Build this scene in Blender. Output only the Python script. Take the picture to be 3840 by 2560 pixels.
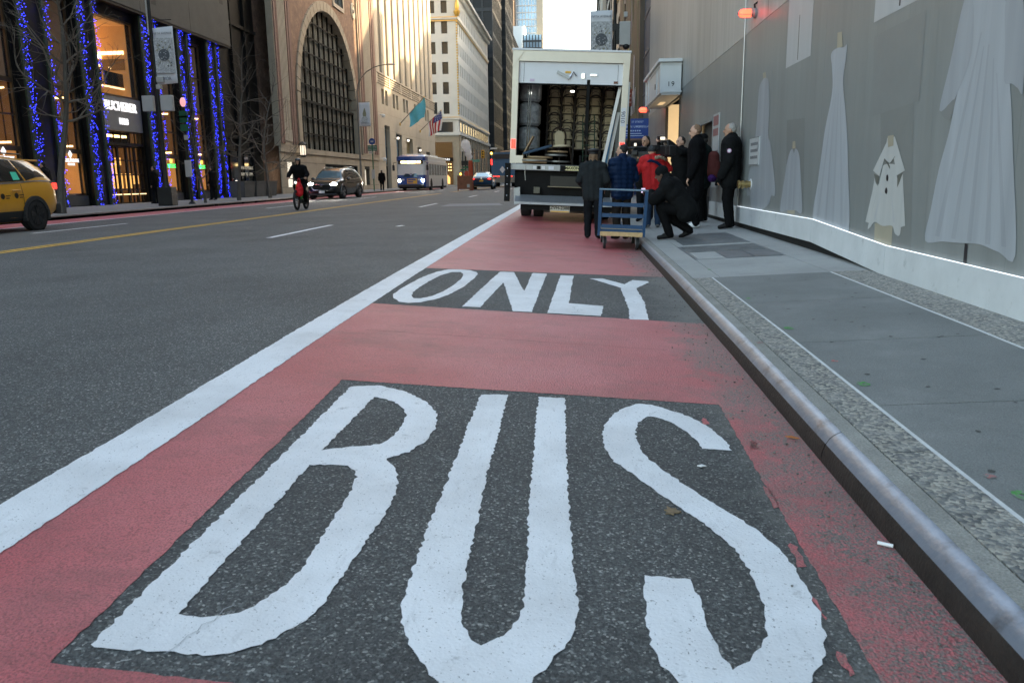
import bpy, bmesh, math, random
from mathutils import Vector, Matrix, noise
random.seed(7)
S = bpy.context.scene
for o in list(bpy.data.objects): bpy.data.objects.remove(o)
C = S.collection
R_ = math.radians
# ---------------------------------------------------------------- camera
HC = 1.15
psi, th, rl = R_(4.45), R_(11.45), R_(0.8)
Fv = Vector((-math.sin(psi)*math.cos(th), math.cos(psi)*math.cos(th), -math.sin(th)))
R0 = Vector((math.cos(psi), math.sin(psi), 0)); U0 = R0.cross(Fv)
Rv = math.cos(rl)*R0 - math.sin(rl)*U0; Uv = math.cos(rl)*U0 + math.sin(rl)*R0
cam = bpy.data.cameras.new('camera'); co = bpy.data.objects.new('camera', cam); C.objects.link(co)
co.matrix_world = Matrix(((Rv.x,Uv.x,-Fv.x,0),(Rv.y,Uv.y,-Fv.y,0),(Rv.z,Uv.z,-Fv.z,HC),(0,0,0,1)))
cam.sensor_width = 36; cam.lens = 28.01; cam.clip_start = .05; cam.clip_end = 4000
cam.dof.use_dof = True; cam.dof.focus_distance = 7.0; cam.dof.aperture_fstop = 8.0
S.camera = co
# ---------------------------------------------------------------- world, sun, exposure
SUN_EL, SUN_AZ = R_(24), R_(52)          # azimuth measured from the street axis (+Y) to the right (+X)
w = bpy.data.worlds.new('World'); S.world = w; w.use_nodes = True
nt = w.node_tree; nt.nodes.clear()
sky = nt.nodes.new('ShaderNodeTexSky'); sky.sky_type = 'NISHITA'; sky.sun_disc = False
sky.sun_elevation = SUN_EL; sky.sun_rotation = SUN_AZ; sky.air_density = 1.1; sky.dust_density = 3.0; sky.ozone_density = 1.2
bg = nt.nodes.new('ShaderNodeBackground'); bg.inputs[1].default_value = 0.15
ow = nt.nodes.new('ShaderNodeOutputWorld')
wb_=nt.nodes.new('ShaderNodeMix'); wb_.data_type='RGBA'; wb_.blend_type='MULTIPLY'; wb_.inputs[0].default_value=1.0; wb_.inputs[7].default_value=(1.12,1.0,.82,1)   # even white balance over the whole sky
nt.links.new(sky.outputs[0], wb_.inputs[6]); nt.links.new(wb_.outputs[2], bg.inputs[0]); nt.links.new(bg.outputs[0], ow.inputs[0])
sl = bpy.data.lights.new('sun', 'SUN'); sl.energy = 2.7; sl.angle = R_(0.8); sl.color = (1.0, .74, .44)
so = bpy.data.objects.new('sun', sl); C.objects.link(so)
so.rotation_euler = Vector((math.sin(SUN_AZ)*math.cos(SUN_EL), math.cos(SUN_AZ)*math.cos(SUN_EL), math.sin(SUN_EL))).to_track_quat('Z','Y').to_euler()
so.location = (40, 40, 60)
S.view_settings.view_transform = 'Standard'; S.view_settings.look = 'None'
S.view_settings.exposure = 2.52; S.view_settings.gamma = 1.0; S.view_settings.use_curve_mapping = False
S.render.engine = 'CYCLES'; S.render.resolution_x = 1024; S.render.resolution_y = 682
S.cycles.max_bounces = 6; S.cycles.transparent_max_bounces = 8; S.cycles.volume_bounces = 3
S.cycles.sample_clamp_indirect = 6.0
# ---------------------------------------------------------------- ground height
GK = [(-12,-.13),(-4,-.07),(0,-.03),(1.5,-.005),(3,.012),(5,.045),(8,.075),(12,.098),(16,.118),(23,.14),(31,.18),(50,.25),(70,.30),(120,.36),(200,.38),(500,.38)]
CK = [(-15.7,0),(-11.5,.05),(-8.6,.09),(-5.2,.125),(-1.85,.145),(1.02,0),(3,-.1)]
def lerpk(K, v):
    if v <= K[0][0]: return K[0][1]
    for (a,za),(b,zb) in zip(K, K[1:]):
        if v <= b: return za + (zb-za)*(v-a)/(b-a)
    return K[-1][1]
def gy(y): return lerpk(GK, y)
def G(x, y): return gy(y) + lerpk(CK, x)            # road surface
def SW(x, y): return gy(y) + .125 + .045*(x-1.02)    # right pavement
def SL(x, y): return gy(y) + .13 - .012*(x+15.9) if False else gy(min(y,60)) + .125   # left pavement
# ---------------------------------------------------------------- helpers
class MB:
    def __init__(s): s.v=[]; s.f=[]; s.m=[]; s.cm=0
    def add(s, vs, fs):
        b=len(s.v); s.v+= [tuple(p) for p in vs]; s.f+= [tuple(i+b for i in q) for q in fs]; s.m+= [s.cm]*len(fs); return s
    def box(s, x0,x1,y0,y1,z0,z1):
        return s.add([(x0,y0,z0),(x1,y0,z0),(x1,y1,z0),(x0,y1,z0),(x0,y0,z1),(x1,y0,z1),(x1,y1,z1),(x0,y1,z1)],
              [(3,2,1,0),(4,5,6,7),(0,1,5,4),(1,2,6,5),(2,3,7,6),(3,0,4,7)])
    def frame(s, p, q):
        d=(Vector(q)-Vector(p)); L=d.length; d=d/max(L,1e-9)
        up=Vector((0,0,1)) if abs(d.z)<.9 else Vector((0,1,0))
        a=d.cross(up).normalized(); b=a.cross(d).normalized()
        return d,a,b,L
    def bar(s, p, q, wd, ht):
        d,a,b,L=s.frame(p,q); p=Vector(p); q=Vector(q); a=a*wd/2; b=b*ht/2
        return s.add([p-a-b,p+a-b,p+a+b,p-a+b,q-a-b,q+a-b,q+a+b,q-a+b],[(0,1,2,3),(7,6,5,4),(4,5,1,0),(5,6,2,1),(6,7,3,2),(7,4,0,3)])
    def tube(s, p, q, r0, r1=None, n=8, cap=True):
        if r1 is None: r1=r0
        d,a,b,L=s.frame(p,q); p=Vector(p); q=Vector(q); vs=[]
        for c,r in ((p,r0),(q,r1)):
            for i in range(n):
                t=2*math.pi*i/n; vs.append(c+(a*math.cos(t)+b*math.sin(t))*r)
        fs=[(i,i+n,(i+1)%n+n,(i+1)%n) for i in range(n)]
        if cap: fs+=[tuple(range(n)),tuple(range(2*n-1,n-1,-1))]
        return s.add(vs,fs)
    def path(s, pts, r, n=6):
        rs=r if isinstance(r,(list,tuple)) else [r]*len(pts)
        P=[Vector(p) for p in pts]; vs=[]; fs=[]; ref=None
        for i,p in enumerate(P):
            d=(P[min(i+1,len(P)-1)]-P[max(i-1,0)]).normalized()
            if ref is None: ref=Vector((0,0,1)) if abs(d.z)<.9 else Vector((0,1,0))
            a=d.cross(ref).normalized(); b=a.cross(d).normalized(); ref=b
            for k in range(n):
                t=2*math.pi*k/n; vs.append(p+(a*math.cos(t)+b*math.sin(t))*rs[i])
        for i in range(len(P)-1):
            for k in range(n): fs.append((i*n+k,(i+1)*n+k,(i+1)*n+(k+1)%n,i*n+(k+1)%n))
        fs+=[tuple(range(n)),tuple(range(len(P)*n-1,len(P)*n-n-1,-1))]
        return s.add(vs,fs)
    def ell(s, c, r, seg=12, rings=8):
        if not isinstance(r,(list,tuple)): r=(r,r,r)
        vs=[(c[0],c[1],c[2]-r[2])]
        for i in range(1,rings):
            a=math.pi*i/rings-math.pi/2
            for k in range(seg):
                t=2*math.pi*k/seg; vs.append((c[0]+r[0]*math.cos(a)*math.cos(t),c[1]+r[1]*math.cos(a)*math.sin(t),c[2]+r[2]*math.sin(a)))
        vs.append((c[0],c[1],c[2]+r[2])); N=len(vs)-1; fs=[]
        for k in range(seg):
            k2=(k+1)%seg; fs.append((0,1+k2,1+k)); b=1+(rings-2)*seg; fs.append((N,b+k,b+k2))
            for i in range(rings-2): fs.append((1+i*seg+k,1+i*seg+k2,1+(i+1)*seg+k2,1+(i+1)*seg+k))
        return s.add(vs,fs)
    def cap(s, p, q, r0, r1=None, n=10):
        if r1 is None: r1=r0
        d,a,b,L=s.frame(p,q); pts=[]; rs=[]
        for t in (-.95,-.7,-.35): pts.append(Vector(p)+d*r0*t); rs.append(r0*math.sqrt(1-t*t))
        pts+= [Vector(p),Vector(q)]; rs+=[r0,r1]
        for t in (.35,.7,.95): pts.append(Vector(q)+d*r1*t); rs.append(r1*math.sqrt(1-t*t))
        vs=[]; fs=[]; m=len(pts)
        for c,r in zip(pts,rs):
            for k in range(n):
                t=2*math.pi*k/n; vs.append(c+(a*math.cos(t)+b*math.sin(t))*r)
        for i in range(m-1):
            for k in range(n): fs.append((i*n+k,(i+1)*n+k,(i+1)*n+(k+1)%n,i*n+(k+1)%n))
        fs+=[tuple(range(n)),tuple(range(m*n-1,m*n-n-1,-1))]
        return s.add(vs,fs)
    def rings(s, rs, n=14):            # horizontal elliptic rings (centre, rx, ry) lofted
        vs=[]; fs=[]; m=len(rs)
        for c,rx,ry in rs:
            for k in range(n):
                t=2*math.pi*k/n; vs.append((c[0]+rx*math.cos(t),c[1]+ry*math.sin(t),c[2]))
        for i in range(m-1):
            for k in range(n): fs.append((i*n+k,i*n+(k+1)%n,(i+1)*n+(k+1)%n,(i+1)*n+k))
        fs+=[tuple(range(n-1,-1,-1)),tuple(range((m-1)*n,m*n))]
        return s.add(vs,fs)
    def lathe(s, prof, c=(0,0,0), n=16, axis='z'):
        vs=[]; fs=[]; m=len(prof)
        for r,h in prof:
            for k in range(n):
                t=2*math.pi*k/n; u,v=r*math.cos(t),r*math.sin(t)
                vs.append((c[0]+u,c[1]+v,c[2]+h) if axis=='z' else ((c[0]+u,c[1]+h,c[2]+v) if axis=='y' else (c[0]+h,c[1]+u,c[2]+v)))
        for i in range(m-1):
            for k in range(n): fs.append((i*n+k,i*n+(k+1)%n,(i+1)*n+(k+1)%n,(i+1)*n+k))
        fs+=[tuple(range(n-1,-1,-1)),tuple(range((m-1)*n,m*n))]
        return s.add(vs,fs)
    def prism(s, pts, vec):            # planar outline (3-D points) pushed along vec
        n=len(pts); v=Vector(vec); A=[Vector(p) for p in pts]
        return s.add(A+[p+v for p in A],[tuple(range(n-1,-1,-1)),tuple(range(n,2*n))]+[(i,(i+1)%n,(i+1)%n+n,i+n) for i in range(n)])
    def grid(s, fn, us, vs_):
        n=len(us); m=len(vs_); V=[fn(u,v) for v in vs_ for u in us]
        return s.add(V,[(j*n+i,j*n+i+1,(j+1)*n+i+1,(j+1)*n+i) for j in range(m-1) for i in range(n-1)])
    def xf(s, M, start=0):
        for i in range(start,len(s.v)): s.v[i]=tuple(M@Vector(s.v[i]))
        return s
    def mesh(s, name, mats, off=(0,0,0), fixn=True):
        me=bpy.data.meshes.new(name)
        me.from_pydata([(p[0]-off[0],p[1]-off[1],p[2]-off[2]) for p in s.v],[],s.f)
        for m in (mats if isinstance(mats,(list,tuple)) else [mats]): me.materials.append(m)
        if any(s.m): me.polygons.foreach_set('material_index', s.m)
        if fixn:
            bm=bmesh.new(); bm.from_mesh(me); bmesh.ops.recalc_face_normals(bm,faces=bm.faces); bm.to_mesh(me); bm.free()
        me.update(); return me
    def build(s, name, mats, parent=None, smooth=False, world=False, bevel=0, fixn=True, **kw):
        off=parent_off(parent) if (world and parent) else (0,0,0)
        me=s.mesh(name,mats,off,fixn)
        return link(name,me,parent,smooth,bevel,**kw)
def parent_off(p):
    x=Vector((0,0,0))
    while p: x=x+p.location; p=p.parent
    return x
def link(name, me, parent=None, smooth=False, bevel=0, **kw):
    o=bpy.data.objects.new(name,me); C.objects.link(o)
    if parent: o.parent=parent
    if smooth: smooth_me(me, 35 if smooth is True else smooth)
    if bevel:
        m=o.modifiers.new('bevel','BEVEL'); m.width=bevel; m.segments=2; m.limit_method='ANGLE'; m.angle_limit=R_(40)
    for k,v in kw.items(): o[k]=v
    return o
def smooth_me(me, ang=35):
    me.polygons.foreach_set('use_smooth',[True]*len(me.polygons))
    try: me.set_sharp_from_angle(angle=R_(ang))
    except Exception: pass
    me.update()
def thing(name, label, cat, loc=(0,0,0), rz=0, group=None):
    o=bpy.data.objects.new(name,None); C.objects.link(o); o.location=loc; o.rotation_euler=(0,0,rz); o.empty_display_size=.2
    o['label']=label; o['category']=cat
    if group: o['group']=group
    return o
def tag(o, label, cat, group=None):
    o['label']=label; o['category']=cat
    if group: o['group']=group
    return o
def struct(o): o['kind']='structure'; return o
def copy_tree(o, parent=None):
    c=o.copy(); C.objects.link(c)
    c.parent=parent
    for ch in list(o.children): copy_tree(ch,c)
    return c
def text_mesh(txt, size, ext=.0, bold=0.0, align='CENTER', mat=None, spacing=1.0, sx=1.0):
    cu=bpy.data.curves.new('t','FONT'); cu.body=txt; cu.size=size; cu.extrude=ext; cu.offset=bold; cu.align_x=align; cu.align_y='CENTER'; cu.space_character=spacing
    cu.resolution_u=3
    o=bpy.data.objects.new('t',cu); C.objects.link(o)
    me=bpy.data.meshes.new_from_object(o.evaluated_get(bpy.context.evaluated_depsgraph_get()))
    bpy.data.objects.remove(o); bpy.data.curves.remove(cu)
    if sx!=1.0:
        for v in me.vertices: v.co.x*=sx
    me.materials.clear()
    if mat: me.materials.append(mat)
    return me
def text(name, txt, size, mat, parent, loc, rot, ext=.004, bold=0, align='CENTER', spacing=1.0, sx=1.0):
    me=text_mesh(txt,size,ext,bold,align,mat,spacing,sx); o=link(name,me,parent); o.location=loc; o.rotation_euler=rot; return o
FACE_X=(R_(90),0,R_(90))      # text seen from +X, reading towards +Y
FACE_S=(R_(90),0,0)           # text seen from -Y, reading towards +X
FACE_L=(R_(90),0,R_(-90))     # text seen from -X, reading towards -Y
# ---------------------------------------------------------------- materials
def node(nt,t,**k):
    n=nt.nodes.new(t)
    for a,b in k.items(): setattr(n,a,b)
    return n
MC={}
def M(name, col=(.5,.5,.5), rough=.6, metal=0, var=.12, vs=3.0, bump=0, bs=60, em=None, es=0, coat=0, spec=.5, alpha=1, trans=0, col2=None, c2s=1.0, c2lo=.5, c2hi=.6, stretch=None, fine=0, fs=300, ior=1.45):
    if name in MC: return MC[name]
    m=bpy.data.materials.new(name); m.use_nodes=True; nt=m.node_tree; p=nt.nodes['Principled BSDF']; L=nt.links.new
    p.inputs['Roughness'].default_value=rough; p.inputs['Metallic'].default_value=metal; p.inputs['Specular IOR Level'].default_value=spec
    p.inputs['Coat Weight'].default_value=coat; p.inputs['Coat Roughness'].default_value=.04; p.inputs['IOR'].default_value=ior
    p.inputs['Transmission Weight'].default_value=trans; p.inputs['Alpha'].default_value=alpha
    geo=node(nt,'ShaderNodeNewGeometry'); pos=geo.outputs['Position']
    if stretch:
        vm=node(nt,'ShaderNodeVectorMath',operation='MULTIPLY'); vm.inputs[1].default_value=stretch; L(pos,vm.inputs[0]); pos=vm.outputs[0]
    cur=None
    def rgb(c):
        n=node(nt,'ShaderNodeRGB'); n.outputs[0].default_value=(*c,1); return n.outputs[0]
    cur=rgb(col)
    if col2:
        n=node(nt,'ShaderNodeTexNoise'); n.inputs['Scale'].default_value=c2s; n.inputs['Detail'].default_value=6; n.inputs['Roughness'].default_value=.65; L(pos,n.inputs['Vector'])
        mr=node(nt,'ShaderNodeMapRange'); mr.inputs[1].default_value=c2lo; mr.inputs[2].default_value=c2hi; L(n.outputs[0],mr.inputs[0])
        mx=node(nt,'ShaderNodeMix',data_type='RGBA'); L(mr.outputs[0],mx.inputs[0]); L(cur,mx.inputs[6]); L(rgb(col2),mx.inputs[7]); cur=mx.outputs[2]
    for (amt,sc,det) in ((var,vs,5),(fine,fs,2)):
        if amt:
            n=node(nt,'ShaderNodeTexNoise'); n.inputs['Scale'].default_value=sc; n.inputs['Detail'].default_value=det; n.inputs['Roughness'].default_value=.6; L(pos,n.inputs['Vector'])
            mr=node(nt,'ShaderNodeMapRange'); mr.inputs[1].default_value=.25; mr.inputs[2].default_value=.75; mr.inputs[3].default_value=1-amt; mr.inputs[4].default_value=1+amt; L(n.outputs[0],mr.inputs[0])
            mx=node(nt,'ShaderNodeMix',data_type='RGBA',blend_type='MULTIPLY'); mx.inputs[0].default_value=1; L(cur,mx.inputs[6]); L(mr.outputs[0],mx.inputs[7]); cur=mx.outputs[2]
    L(cur,p.inputs['Base Color'])
    if bump:
        n=node(nt,'ShaderNodeTexNoise'); n.inputs['Scale'].default_value=bs; n.inputs['Detail'].default_value=4; L(pos,n.inputs['Vector'])
        b=node(nt,'ShaderNodeBump'); b.inputs['Strength'].default_value=bump; b.inputs['Distance'].default_value=.02; L(n.outputs[0],b.inputs['Height']); L(b.outputs[0],p.inputs['Normal'])
    if em:
        p.inputs['Emission Color'].default_value=(*em,1); p.inputs['Emission Strength'].default_value=es
    MC[name]=m; return m
def G_(name): return MC[name]
# ---------------------------------------------------------------- ground materials
def asphalt_nodes(nt, L, pos, tint):
    v=node(nt,'ShaderNodeTexVoronoi'); v.inputs['Scale'].default_value=150; L(pos,v.inputs['Vector'])
    sep=node(nt,'ShaderNodeSeparateColor'); L(v.outputs['Color'],sep.inputs[0])
    r1=node(nt,'ShaderNodeValToRGB'); e=r1.color_ramp.elements
    e[0].position=0; e[0].color=(.026,.028,.029,1); e[1].position=1; e[1].color=(.34,.335,.31,1)
    for p,c in ((.45,.058),(.80,.092),(.93,.155)):
        x=e.new(p); x.color=(c*tint[0],c*tint[1],c*tint[2],1)
    L(sep.outputs[0],r1.inputs[0])
    n=node(nt,'ShaderNodeTexNoise'); n.inputs['Scale'].default_value=.7; n.inputs['Detail'].default_value=7; n.inputs['Roughness'].default_value=.62; L(pos,n.inputs['Vector'])
    mr=node(nt,'ShaderNodeMapRange'); mr.inputs[1].default_value=.3; mr.inputs[2].default_value=.7; mr.inputs[3].default_value=.66; mr.inputs[4].default_value=1.3; L(n.outputs[0],mr.inputs[0])
    mx=node(nt,'ShaderNodeMix',data_type='RGBA',blend_type='MULTIPLY'); mx.inputs[0].default_value=1; L(r1.outputs[0],mx.inputs[6]); L(mr.outputs[0],mx.inputs[7])
    return mx.outputs[2], v, n
def road_bump(nt, L, pos, p, strength, dist=.006, sc=150):
    n=node(nt,'ShaderNodeTexNoise'); n.inputs['Scale'].default_value=sc; n.inputs['Detail'].default_value=3; L(pos,n.inputs['Vector'])
    b=node(nt,'ShaderNodeBump'); b.inputs['Strength'].default_value=strength; b.inputs['Distance'].default_value=dist; L(n.outputs[0],b.inputs['Height']); L(b.outputs[0],p.inputs['Normal'])
def new_mat(name):
    m=bpy.data.materials.new(name); m.use_nodes=True; nt=m.node_tree; p=nt.nodes['Principled BSDF']; MC[name]=m
    return m,nt,p,nt.links.new,node(nt,'ShaderNodeNewGeometry').outputs['Position']
m,nt_,p,L,pos=new_mat('asphalt')
c,v,n=asphalt_nodes(nt_,L,pos,(.97,1.02,.99))
sxa=node(nt_,'ShaderNodeSeparateXYZ'); L(pos,sxa.inputs[0])
mra=node(nt_,'ShaderNodeMapRange'); mra.inputs[1].default_value=.30; mra.inputs[2].default_value=1.0; mra.inputs[3].default_value=-.30; mra.inputs[4].default_value=.42; L(sxa.outputs[0],mra.inputs[0])
nda=node(nt_,'ShaderNodeTexNoise'); nda.inputs['Scale'].default_value=3.2; nda.inputs['Detail'].default_value=9; nda.inputs['Roughness'].default_value=.75; L(pos,nda.inputs['Vector'])
ada=node(nt_,'ShaderNodeMath',operation='ADD'); L(mra.outputs[0],ada.inputs[0]); L(nda.outputs[0],ada.inputs[1])
dma=node(nt_,'ShaderNodeMapRange'); dma.inputs[1].default_value=.5; dma.inputs[2].default_value=.95; dma.inputs[4].default_value=.8; L(ada.outputs[0],dma.inputs[0])
dmx=node(nt_,'ShaderNodeMix',data_type='RGBA'); dmx.inputs[7].default_value=(.20,.195,.175,1); L(dma.outputs[0],dmx.inputs[0]); L(c,dmx.inputs[6]); c=dmx.outputs[2]
L(c,p.inputs['Base Color']); p.inputs['Roughness'].default_value=.72; p.inputs['Specular IOR Level'].default_value=.6
road_bump(nt_,L,pos,p,.75,.008,120)
# red lane paint: worn to asphalt, gritty grey along the gutter
m,nt_,p,L,pos=new_mat('red_paint')
ca,v,n0=asphalt_nodes(nt_,L,pos,(1,1,1))
sx=node(nt_,'ShaderNodeSeparateXYZ'); L(pos,sx.inputs[0])
def ramp_noise(sc,det,lo,hi,ro=.6,strx=None):
    q=pos
    if strx:
        vm=node(nt_,'ShaderNodeVectorMath',operation='MULTIPLY'); vm.inputs[1].default_value=strx; L(pos,vm.inputs[0]); q=vm.outputs[0]
    n=node(nt_,'ShaderNodeTexNoise'); n.inputs['Scale'].default_value=sc; n.inputs['Detail'].default_value=det; n.inputs['Roughness'].default_value=ro; L(q,n.inputs['Vector'])
    r=node(nt_,'ShaderNodeMapRange'); r.inputs[1].default_value=lo; r.inputs[2].default_value=hi; L(n.outputs[0],r.inputs[0]); return r.outputs[0]
def rgbn(c):
    n=node(nt_,'ShaderNodeRGB'); n.outputs[0].default_value=(*c,1); return n.outputs[0]
def mixc(f,a,b,blend='MIX'):
    mx=node(nt_,'ShaderNodeMix',data_type='RGBA',blend_type=blend)
    if isinstance(f,float): mx.inputs[0].default_value=f
    else: L(f,mx.inputs[0])
    L(a,mx.inputs[6]); L(b,mx.inputs[7]); return mx.outputs[2]
def mth(op,a,b,clamp=False):
    x=node(nt_,'ShaderNodeMath',operation=op,use_clamp=clamp)
    for i,q in enumerate((a,b)):
        if isinstance(q,(int,float)): x.inputs[i].default_value=q
        else: L(q,x.inputs[i])
    return x.outputs[0]
red=mixc(ramp_noise(1.1,6,.35,.7),rgbn((.50,.092,.100)),rgbn((.60,.175,.182)))
red=mixc(mth('MULTIPLY',ramp_noise(150,2,.48,.64),.75),red,rgbn((.17,.04,.04)))
red=mixc(mth('MULTIPLY',ramp_noise(2.0,8,.50,.70,.72,(.6,1,1)),.75),red,rgbn((.24,.075,.075)))
grit=mixc(ramp_noise(140,2,.42,.62),rgbn((.20,.19,.165)),rgbn((.07,.068,.062)))
edge=node(nt_,'ShaderNodeMapRange'); edge.inputs[1].default_value=.30; edge.inputs[2].default_value=1.05; edge.inputs[3].default_value=-.36; edge.inputs[4].default_value=.50; L(sx.outputs[0],edge.inputs[0])
far=node(nt_,'ShaderNodeMapRange'); far.inputs[1].default_value=-14; far.inputs[2].default_value=-13; far.inputs[3].default_value=-1; far.inputs[4].default_value=0; L(sx.outputs[0],far.inputs[0])
wn=mth('ADD',ramp_noise(3.0,8,.2,.8,.72),mth('ADD',edge.outputs[0],far.outputs[0]))
wear=node(nt_,'ShaderNodeMapRange'); wear.inputs[1].default_value=.52; wear.inputs[2].default_value=.82; L(wn,wear.inputs[0])
speck=mth('MULTIPLY',wear.outputs[0],ramp_noise(90,3,.36,.56))
L(mixc(speck,red,grit),p.inputs['Base Color']); p.inputs['Roughness'].default_value=.48; p.inputs['Specular IOR Level'].default_value=.75
road_bump(nt_,L,pos,p,.8,.007,120)
# white road paint
m,nt_,p,L,pos=new_mat('white_paint')
wht=mixc(ramp_noise(2.5,7,.4,.75),rgbn((.80,.81,.82)),rgbn((.62,.62,.62)))
wht=mixc(mth('MULTIPLY',ramp_noise(9,8,.60,.70,.75),.55),wht,rgbn((.25,.25,.25)))
wht=mixc(mth('MULTIPLY',ramp_noise(30,5,.58,.74,.7,(1.0,.25,1)),.30),wht,rgbn((.32,.32,.32)))
wht=mixc(mth('MULTIPLY',ramp_noise(120,2,.66,.70),.8),wht,rgbn((.12,.12,.12)))
L(wht,p.inputs['Base Color']); p.inputs['Roughness'].default_value=.55
road_bump(nt_,L,pos,p,.45,.004,110)
M('yellow_paint',(.74,.42,.05),.6,var=.2,vs=4,col2=(.2,.14,.05),c2s=8,c2lo=.56,c2hi=.72)
# pavements
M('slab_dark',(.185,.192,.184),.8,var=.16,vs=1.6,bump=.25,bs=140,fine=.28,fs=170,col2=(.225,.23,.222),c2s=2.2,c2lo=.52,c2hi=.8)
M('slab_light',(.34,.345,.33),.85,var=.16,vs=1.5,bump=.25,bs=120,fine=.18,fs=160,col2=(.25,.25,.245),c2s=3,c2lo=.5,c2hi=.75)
M('mortar_white',(.60,.61,.60),.8,var=.15,vs=14)
M('joint_dark',(.03,.03,.03),.9,var=.1)
M('kerb_concrete',(.27,.265,.24),.85,var=.2,vs=5,bump=.4,bs=90,fine=.3,fs=140)
m,nt_,p,L,pos=new_mat('aggregate')
vo=node(nt_,'ShaderNodeTexVoronoi'); vo.inputs['Scale'].default_value=72; L(pos,vo.inputs['Vector'])
sp=node(nt_,'ShaderNodeSeparateColor'); L(vo.outputs['Color'],sp.inputs[0])
rr=node(nt_,'ShaderNodeValToRGB'); e=rr.color_ramp.elements; e[0].color=(.085,.09,.09,1); e[1].color=(.42,.395,.335,1); e[1].position=.95
x=e.new(.3); x.color=(.15,.152,.148,1); x=e.new(.6); x.color=(.26,.245,.21,1)
L(sp.outputs[0],rr.inputs[0])
L(mixc(mth('MULTIPLY',ramp_noise(14,5,.4,.65),.55),rr.outputs[0],rgbn((.30,.30,.28))),p.inputs['Base Color']); p.inputs['Roughness'].default_value=.8
b=node(nt_,'ShaderNodeBump'); b.inputs['Strength'].default_value=.7; b.inputs['Distance'].default_value=.008; L(vo.outputs['Distance'],b.inputs['Height']); b.invert=True; L(b.outputs[0],p.inputs['Normal'])
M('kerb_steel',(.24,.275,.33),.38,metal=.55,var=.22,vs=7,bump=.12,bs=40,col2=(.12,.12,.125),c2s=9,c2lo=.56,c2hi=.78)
M('kerb_dark_face',(.022,.017,.014),.6,metal=.2,var=.4,vs=9,bump=.3,bs=60)
M('ground_far',(.10,.10,.10),.9)
M('green_mark',(.075,.29,.065),.8,var=.25,vs=40,col2=(.17,.19,.165),c2s=55,c2lo=.46,c2hi=.56); M('pink_mark',(.40,.15,.14),.8,var=.25,vs=40,col2=(.2,.19,.18),c2s=55,c2lo=.44,c2hi=.54)
M('grate_metal',(.16,.175,.185),.5,metal=.6,var=.25,vs=4,bump=.2,bs=30)
M('leaf_dry',(.20,.145,.085),.8,var=.3,vs=60); M('litter_white',(.75,.75,.74),.6); M('pebble',(.13,.125,.11),.85,var=.7,vs=18); M('orange_leaf',(.42,.14,.03),.7)
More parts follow.
